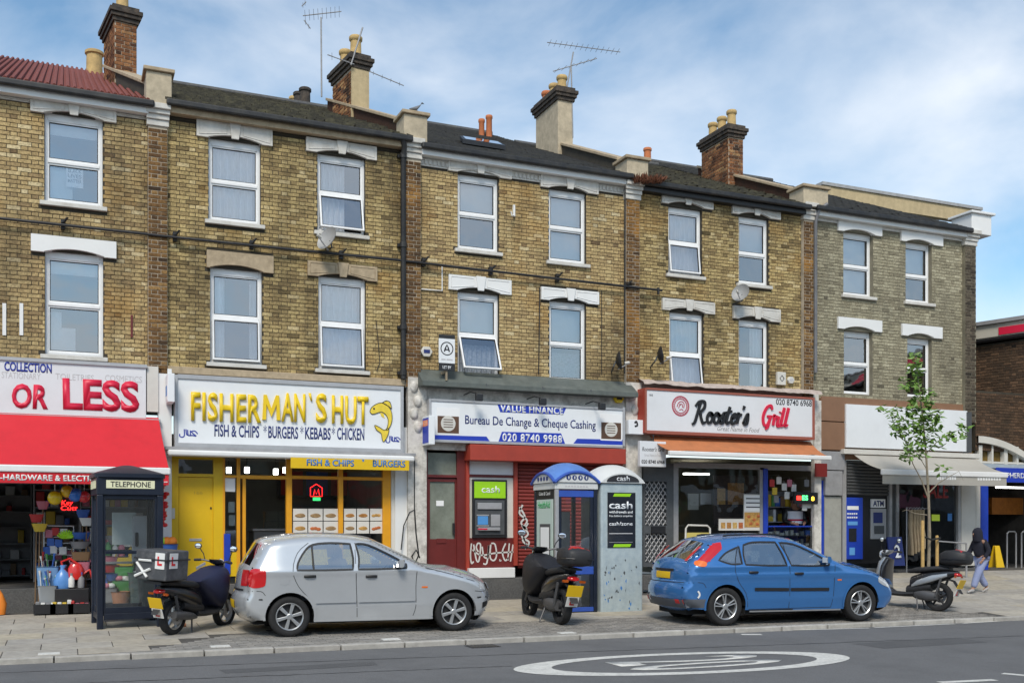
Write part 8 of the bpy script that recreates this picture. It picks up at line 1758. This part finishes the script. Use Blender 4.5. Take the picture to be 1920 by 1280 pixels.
# ================================================================ young tree
bp = G(1741, 1098); TY = bp.y
t = thing('young_tree', 'slender young street tree with sparse green leaves tied between stakes', 'tree', bp); M_bark = mat('young_bark', (.26, .22, .16), .9, noise=.3, nscale=15); tp = lambda px, py, dy=0: P(px, py, TY+dy)
brs = [([(1740, 1098), (1743, 1000), (1741, 930), (1737, 860), (1731, 790), (1724, 730), (1716, 670)], .038), ([(1741, 935), (1728, 900), (1712, 870), (1695, 820), (1672, 770)], .018), ([(1740, 925), (1760, 905), (1780, 893), (1798, 883), (1806, 900)], .015), ([(1736, 850), (1755, 830), (1775, 815), (1800, 805), (1812, 795)], .012), ([(1732, 800), (1712, 790), (1690, 785), (1664, 775)], .010), ([(1728, 770), (1745, 750), (1752, 730)], .009), ([(1738, 965), (1715, 962), (1700, 955), (1692, 958)], .012), ([(1726, 745), (1706, 735), (1696, 715)], .008), ([(1738, 880), (1720, 850), (1700, 830)], .010), ([(1745, 745), (1760, 770), (1770, 790)], .006)]
rnd = random.Random(44); m = MB(); tw = []
for i, (b, r) in enumerate(brs):
    q = [tp(px, py, (0 if i == 0 else .05*k*(1 if i % 2 else -1))) for k, (px, py) in enumerate(b)]; m.tube(q, [r*(1-.82*k/(len(q)-1)) for k in range(len(q))], 8); tw.append(q)
m.build('trunk', M_bark, t, smooth=True)
m = MB()
def leaf(p, s):
    d = Vector((rnd.uniform(-1, 1), rnd.uniform(-1, .6), rnd.uniform(-.7, .35))).normalized(); n_ = Vector((rnd.uniform(-.6, .6), rnd.uniform(-.8, .2), 1)).normalized(); sd = d.cross(n_).normalized(); up = sd.cross(d)*.12*s
    m.add([p, p+d*s*.45+sd*s*.30-up, p+d*s, p+d*s*.45-sd*s*.30-up, p+d*s*.45+up*.2], ((0, 1, 4), (1, 2, 4), (2, 3, 4), (3, 0, 4)))
for (px, py, rx, ry, n) in ((1716, 682, 12, 24, 34), (1708, 715, 18, 14, 26), (1722, 765, 26, 24, 70), (1700, 795, 26, 14, 40), (1676, 772, 14, 14, 14), (1684, 805, 16, 12, 20), (1735, 800, 20, 18, 36), (1752, 790, 14, 20, 24), (1712, 830, 22, 14, 26), (1748, 830, 22, 12, 20), (1790, 815, 20, 10, 20), (1808, 800, 8, 14, 9), (1700, 850, 16, 14, 14), (1722, 850, 12, 10, 12), (1768, 880, 14, 8, 6), (1730, 735, 20, 12, 22), (1650, 765, 8, 6, 4)):
    for k in range(int(n*1.9)):
        a, q = rnd.uniform(0, 6.28), sqrt(rnd.random()); leaf(tp(px+rx*q*cos(a), py+ry*q*sin(a), rnd.uniform(-.28, .28)), rnd.uniform(.11, .20))
M_leaf = mat('fresh_leaf', (.13, .24, .035), .5, noise=.5, nscale=3); M_leaf.node_tree.nodes['Principled BSDF'].inputs['Subsurface Weight'].default_value = 0.0
m.build('crown', M_leaf, t, fix=False)
M_stake = mat('pine_stake', (.46, .30, .11), .8, noise=.2, nscale=12); gz = bp.z
for (px, top_, dy, lab) in ((1730, 975, -.25, 'tall round wooden stake left of the young tree'), (1757, 1003, .1, 'short round wooden stake right of the young tree')):
    q = P(px, top_, TY+dy); st2 = thing('tree_stake', lab, 'stake', (q.x, q.y, gz), 'stakes beside the young tree'); m = MB(); m.lathe([(.0, q.z), (.025, q.z), (.036, q.z-.03), (.038, gz-.03)], (q.x, q.y, 0), n=12); m.build('pole', M_stake, st2, smooth=40)
a, b = P(1728, 1006, TY-.2), P(1758, 1010, TY+.06); st2 = thing('tree_tie', 'black rubber tie strapping the young tree to its stakes', 'tie', a); m = MB(); m.tube([a+Vector((-.03, -.05, .02)), a.lerp(b, .5)+Vector((0, -.06, -.04)), b+Vector((.03, -.04, .02))], .022, 8); m.build('strap', M_rubber, st2)
a, b = P(1758, 1014, TY+.9), P(1812, 1018, TY+.9); st2 = thing('pavement_rail', 'low grey metal rail behind the young tree', 'rail', Vector((a.x, a.y, gz))); m = MB(); m.tube([Vector((a.x, a.y, ground_z(a.x, a.y))), a, b, Vector((b.x, b.y, ground_z(b.x, b.y)))], .025, 8); m.build('rail_tube', M_grey, st2)

# ================================================================ people
def skin(name, pts, bones, mt, parent, sub=2):
    """one continuous surface grown along connected joints; pts: name -> (x, y, z, r[, r2])"""
    ks = list(pts); me = bpy.data.meshes.new(name); me.from_pydata([pts[k][:3] for k in ks], [(ks.index(a), ks.index(b)) for a, b in bones], []); o = bpy.data.objects.new(name, me); COL.objects.link(o)
    md = o.modifiers.new('s', 'SKIN'); md.use_smooth_shade = True; md.branch_smoothing = .3
    if not me.skin_vertices: bpy.context.view_layer.update()
    for i, k in enumerate(ks): r = pts[k][3]; r2 = pts[k][4] if len(pts[k]) > 4 else r; me.skin_vertices[0].data[i].radius = (r, r2)
    me.skin_vertices[0].data[0].use_root = True; sb = o.modifiers.new('u', 'SUBSURF'); sb.levels = sb.render_levels = sub
    dg = bpy.context.evaluated_depsgraph_get(); dg.update(); m2 = bpy.data.meshes.new_from_object(o.evaluated_get(dg)); bpy.data.objects.remove(o); m2.name = name; m2.materials.clear(); m2.materials.append(mt)
    m2.polygons.foreach_set('use_smooth', [True]*len(m2.polygons)); ob = bpy.data.objects.new(name, m2); COL.objects.link(ob); return adopt(ob, parent)
def person(label, loc, heading, H, J, skinm, topm, legm, hairm, hood=None, shoem=None, stripe=None, loose=1.0):
    """J: joint positions for a 1.70 m figure facing +x (x forward, y left, z up)"""
    t = thing('person', label, 'person', loc, local=True, rz=heading); s_ = H/1.70; t.scale = (s_, s_, s_)
    b = {'pelvis': (*J['pelvis'], .115, .14), 'belly': (*J['belly'], .11, .135), 'chest': (*J['chest'], .115, .16), 'neck': (*J['neck'], .055), 'head0': (*J['head0'], .07), 'head': (*J['head'], .098, .085), 'crown': (*J['crown'], .075)}
    bn = [('pelvis', 'belly'), ('belly', 'chest'), ('chest', 'neck'), ('neck', 'head0'), ('head0', 'head'), ('head', 'crown')]
    for sd in ('l', 'r'):
        b.update({'sh'+sd: (*J['sh'+sd], .062), 'el'+sd: (*J['el'+sd], .046), 'wr'+sd: (*J['wr'+sd], .032), 'pm'+sd: (*J['pm'+sd], .034, .02), 'hp'+sd: (*J['hp'+sd], .095), 'kn'+sd: (*J['kn'+sd], .062), 'an'+sd: (*J['an'+sd], .042), 'to'+sd: (*J['to'+sd], .042, .03)})
        bn += [('chest', 'sh'+sd), ('sh'+sd, 'el'+sd), ('el'+sd, 'wr'+sd), ('wr'+sd, 'pm'+sd), ('pelvis', 'hp'+sd), ('hp'+sd, 'kn'+sd), ('kn'+sd, 'an'+sd), ('an'+sd, 'to'+sd)]
        pmv, wrv = Vector(J['pm'+sd]), Vector(J['wr'+sd]); d = (pmv-wrv).normalized(); sidev = d.cross(Vector((0, 1, 0))).normalized() if abs(d.y) < .9 else Vector((1, 0, 0))
        for k in range(4):
            f0 = pmv+d*.02+sidev*(.024-.016*k); f1 = f0+d*.035; f2 = f1+(d+Vector((0, 0, 0))+d.cross(sidev)*.5).normalized()*.03*(1.0, 1.1, 1.05, .85)[k]
            for q, nm, r in ((f0, 'a', .010), (f1, 'b', .0095), (f2, 'c', .008)): b['f%d%s%s' % (k, nm, sd)] = (*q, r)
            bn += [('pm'+sd, 'f%da%s' % (k, sd)), ('f%da%s' % (k, sd), 'f%db%s' % (k, sd)), ('f%db%s' % (k, sd), 'f%dc%s' % (k, sd))]
        th0 = wrv+d*.03+sidev*.035; th1 = th0+d*.03+sidev*.02; b['ta'+sd] = (*th0, .011); b['tb'+sd] = (*th1, .010); bn += [('wr'+sd, 'ta'+sd), ('ta'+sd, 'tb'+sd)]
    skin('body', b, bn, skinm, t, 1)
    hd = Vector(J['head']); f = (hd-Vector(J['crown'])).normalized(); m = MB(); m.loft([(hd+Vector((.085, 0, .01)), (.012, 0, 0), (0, .010, 0)), (hd+Vector((.105, 0, -.02)), (.012, 0, 0), (0, .016, 0)), (hd+Vector((.085, 0, -.035)), (.008, 0, 0), (0, .012, 0))], 8); m.build('nose', skinm, t, smooth=True)
    for s2 in (-1, 1):
        m = MB(); m.sphere(hd+Vector((.082, s2*.032, .012)), .012, 8, 6); m.build('eye', ink, t); m = MB(); m.sphere(hd+Vector((0, s2*.088, -.01)), .03, 10, 8, (.6, .3, 1)); m.build('ear', skinm, t, smooth=True)
    m = MB(); m.sphere(hd+Vector((.085, 0, -.062)), .024, 10, 6, (.3, 1, .25)); m.build('mouth', M_maroon, t)
    k = 1.0*loose; tb = {'pelvis': (*Vector(J['pelvis']).lerp(Vector(J['belly']), .1), .145*k, .175*k), 'belly': (*J['belly'], .135*k, .165*k), 'chest': (*J['chest'], .14, .185), 'nk': (*Vector(J['chest']).lerp(Vector(J['neck']), .75), .075)}
    tn = [('pelvis', 'belly'), ('belly', 'chest'), ('chest', 'nk')]
    for sd in ('l', 'r'): tb.update({'sh'+sd: (*J['sh'+sd], .082), 'el'+sd: (*J['el'+sd], .068), 'wr'+sd: (*Vector(J['el'+sd]).lerp(Vector(J['wr'+sd]), .92), .05)}); tn += [('chest', 'sh'+sd), ('sh'+sd, 'el'+sd), ('el'+sd, 'wr'+sd)]
    skin('top', tb, tn, topm, t)
    lg = {'pelvis': (*J['pelvis'], .13, .155)}; ln = []
    for sd in ('l', 'r'): lg.update({'hp'+sd: (*J['hp'+sd], .115), 'kn'+sd: (*J['kn'+sd], .085*k), 'an'+sd: (*Vector(J['kn'+sd]).lerp(Vector(J['an'+sd]), .9), .068*k)}); ln += [('pelvis', 'hp'+sd), ('hp'+sd, 'kn'+sd), ('kn'+sd, 'an'+sd)]
    skin('trousers', lg, ln, legm, t)
    for sd in ('l', 'r'):
        a, q = Vector(J['an'+sd]), Vector(J['to'+sd]); d = (q-a); m = MB(); m.loft([(a-d*.25+Vector((0, 0, -.03)), (.0, .03, 0), (0, 0, .03)), (a+Vector((0, 0, -.02)), (0, .046, 0), (0, 0, .05)), (a.lerp(q, .6), (0, .05, 0), (0, 0, .036)), (q+d*.25, (0, .03, 0), (0, 0, .02))], 12); m.build('shoe', shoem or M_plastic_black, t, smooth=True)
    hm = MB()
    if hood: hm.loft([(hd+Vector((-.06, 0, -.20)), (.13, 0, 0), (0, .14, 0)), (hd+Vector((-.04, 0, -.08)), (.125, 0, 0), (0, .125, 0)), (hd+Vector((-.03, 0, .05)), (.125, 0, 0), (0, .118, 0)), (hd+Vector((-.04, 0, .13)), (.085, 0, 0), (0, .08, 0)), (hd+Vector((-.05, 0, .16)), (.02, 0, 0), (0, .02, 0))], 16, 2.2); hm.build('hood', hood, t, smooth=True)
    else: hm.loft([(hd+Vector((-.045, 0, -.04)), (.06, 0, 0), (0, .085, 0)), (hd+Vector((-.03, 0, .04)), (.098, 0, 0), (0, .097, 0)), (hd+Vector((-.015, 0, .095)), (.088, 0, 0), (0, .085, 0)), (hd+Vector((-.01, 0, .125)), (.03, 0, 0), (0, .03, 0))], 16, 2.2); hm.build('hair', hairm, t, smooth=True)
    if stripe:
        for (z, mt_, hh) in stripe: m = MB(); c = Vector(J['belly']).lerp(Vector(J['chest']), z); m.loft([((c.x, c.y, c.z-hh), (.165, 0, 0), (0, .205, 0)), ((c.x, c.y, c.z+hh), (.168, 0, 0), (0, .21, 0))], 20, 2.3); m.build('stripe', mt_, t, smooth=True)
    return t
STAND = dict(pelvis=(0, 0, .92), belly=(0, 0, 1.08), chest=(0, 0, 1.30), neck=(0, 0, 1.46), head0=(.02, 0, 1.52), head=(.03, 0, 1.58), crown=(.02, 0, 1.64), shl=(0, .19, 1.38), shr=(0, -.19, 1.38), ell=(.05, .26, 1.12), elr=(.05, -.26, 1.12), wrl=(.26, .14, 1.06), wrr=(.26, -.14, 1.06), pml=(.33, .10, 1.05), pmr=(.33, -.10, 1.05), hpl=(0, .10, .86), hpr=(0, -.10, .86), knl=(.02, .11, .48), knr=(.02, -.11, .48), anl=(0, .11, .085), anr=(0, -.11, .085), tol=(.14, .12, .04), tor=(.14, -.12, .04))
WALK = dict(pelvis=(0, 0, .91), belly=(.02, 0, 1.06), chest=(.06, 0, 1.28), neck=(.10, 0, 1.43), head0=(.13, 0, 1.49), head=(.15, 0, 1.55), crown=(.14, 0, 1.61), shl=(.05, .19, 1.36), shr=(.05, -.19, 1.36), ell=(-.03, .26, 1.10), elr=(.12, -.26, 1.10), wrl=(.10, .22, .90), wrr=(.30, -.22, .96), pml=(.15, .21, .84), pmr=(.37, -.21, .94), hpl=(0, .10, .85), hpr=(0, -.10, .85), knl=(.20, .10, .49), knr=(-.02, -.10, .46), anl=(.34, .10, .10), anr=(-.26, -.10, .13), tol=(.48, .11, .05), tor=(-.14, -.11, .045))
M_skin = mat('skin_tone', (.36, .19, .12), .6, noise=.06); M_hair = mat('dark_hair', (.012, .010, .009), .6); M_navytop = mat('navy_fabric', (.010, .011, .022), .9, noise=.25, nscale=9); M_lilac = mat('lilac_blue_cotton', (.25, .29, .46), .9, noise=.15, nscale=6, bump=.3, bscale=14)
q = G(1840, 1111); lam = (q.y+CD)*CT+q.x*ST
person('person walking in navy hood and loose pale blue trousers outside the station', q, pi-.15, 122/FPX*lam, WALK, M_skin, M_navytop, M_lilac, M_hair, hood=M_navytop, shoem=mat('grey_sandal', (.35, .34, .33), .7), loose=1.2)
q = Vector((XW(1487, .5), .47, .60)); person('person in white and red striped top behind the kiosk counter', q, -pi/2-.25, 1.78, STAND, M_skin, M_plastic_black, M_navytop, M_hair, stripe=[(.75, pm, .10), (.22, M_redink, .035), (.05, pm, .03)])
q = Vector((XW(1374, .75), .75, .60)); person('person in black standing inside the grill window', q, pi/2+.3, 1.72, STAND, M_skin, M_plastic_black, M_plastic_black, M_hair)
# litter
for i, (px, py, lab) in enumerate(((55, 1139, 'crumpled white paper on the slabs before the hardware shop'), (341, 1175, 'crushed orange drink can by the delivery scooter'), (425, 1163, 'scrap of white paper behind the delivery scooter'))):
    q = G(px, py); t = thing('litter', lab, 'litter', q); m = MB()
    if i == 1: m.cyl(q+Vector((-.05, 0, .032)), q+Vector((.06, .02, .032)), .032, 10)
    else: m.sphere(q+Vector((0, 0, .02)), .05, 8, 6, (1.3, .8, .45)); m.sphere(q+Vector((.05, .01, .015)), .035, 7, 5, (1.2, .8, .5))
    m.build('scrap', (pm, mat('orange_can', (.5, .22, .12), .5), pm)[i], t)

# ================================================================ across the street, behind the camera: what the windows and cars mirror
x = -34; rnd = random.Random(90); nb = 0
for k in range(22):
    w_ = rnd.uniform(5.0, 6.4); hh = rnd.uniform(5.6, 6.8); y0 = kerb_y(0)-22.5
    t = thing('terraced_house', 'brown brick shop house on the far side of the road facing the terrace', 'house', (x, y0, 0), 'houses across the road'); m = MB(); m.box(x, x+w_-.02, y0-7, y0, -.1, hh); m.build('wall', M_pier if k % 2 else M_mortar_l, t)
    m = MB(); m.prism([(y0+.1, hh), (y0-7.1, hh), (y0-3.5, hh+1.2)], 'x', x+.01, x+w_-.03); m.build('roof', M_slate, t); m = MB(); m.box(x+.2, x+w_-.2, y0+.01, y0+.2, 2.8, 3.6); m.build('shop_sign', GOODS[k % 8], t); m = MB(); m.box(x+.3, x+w_-.3, y0+.005, y0+.05, .4, 2.7); m.build('shop_window', M_inter, t)
    for fz in (3.9,):
        for fx in (.22, .62): m = MB(); m.box(x+w_*fx, x+w_*fx+1.0, y0+.005, y0+.05, fz, fz+1.6); m.build('window', M_upvc if (k+int(fz)) % 2 else M_frost, t)
    x += w_
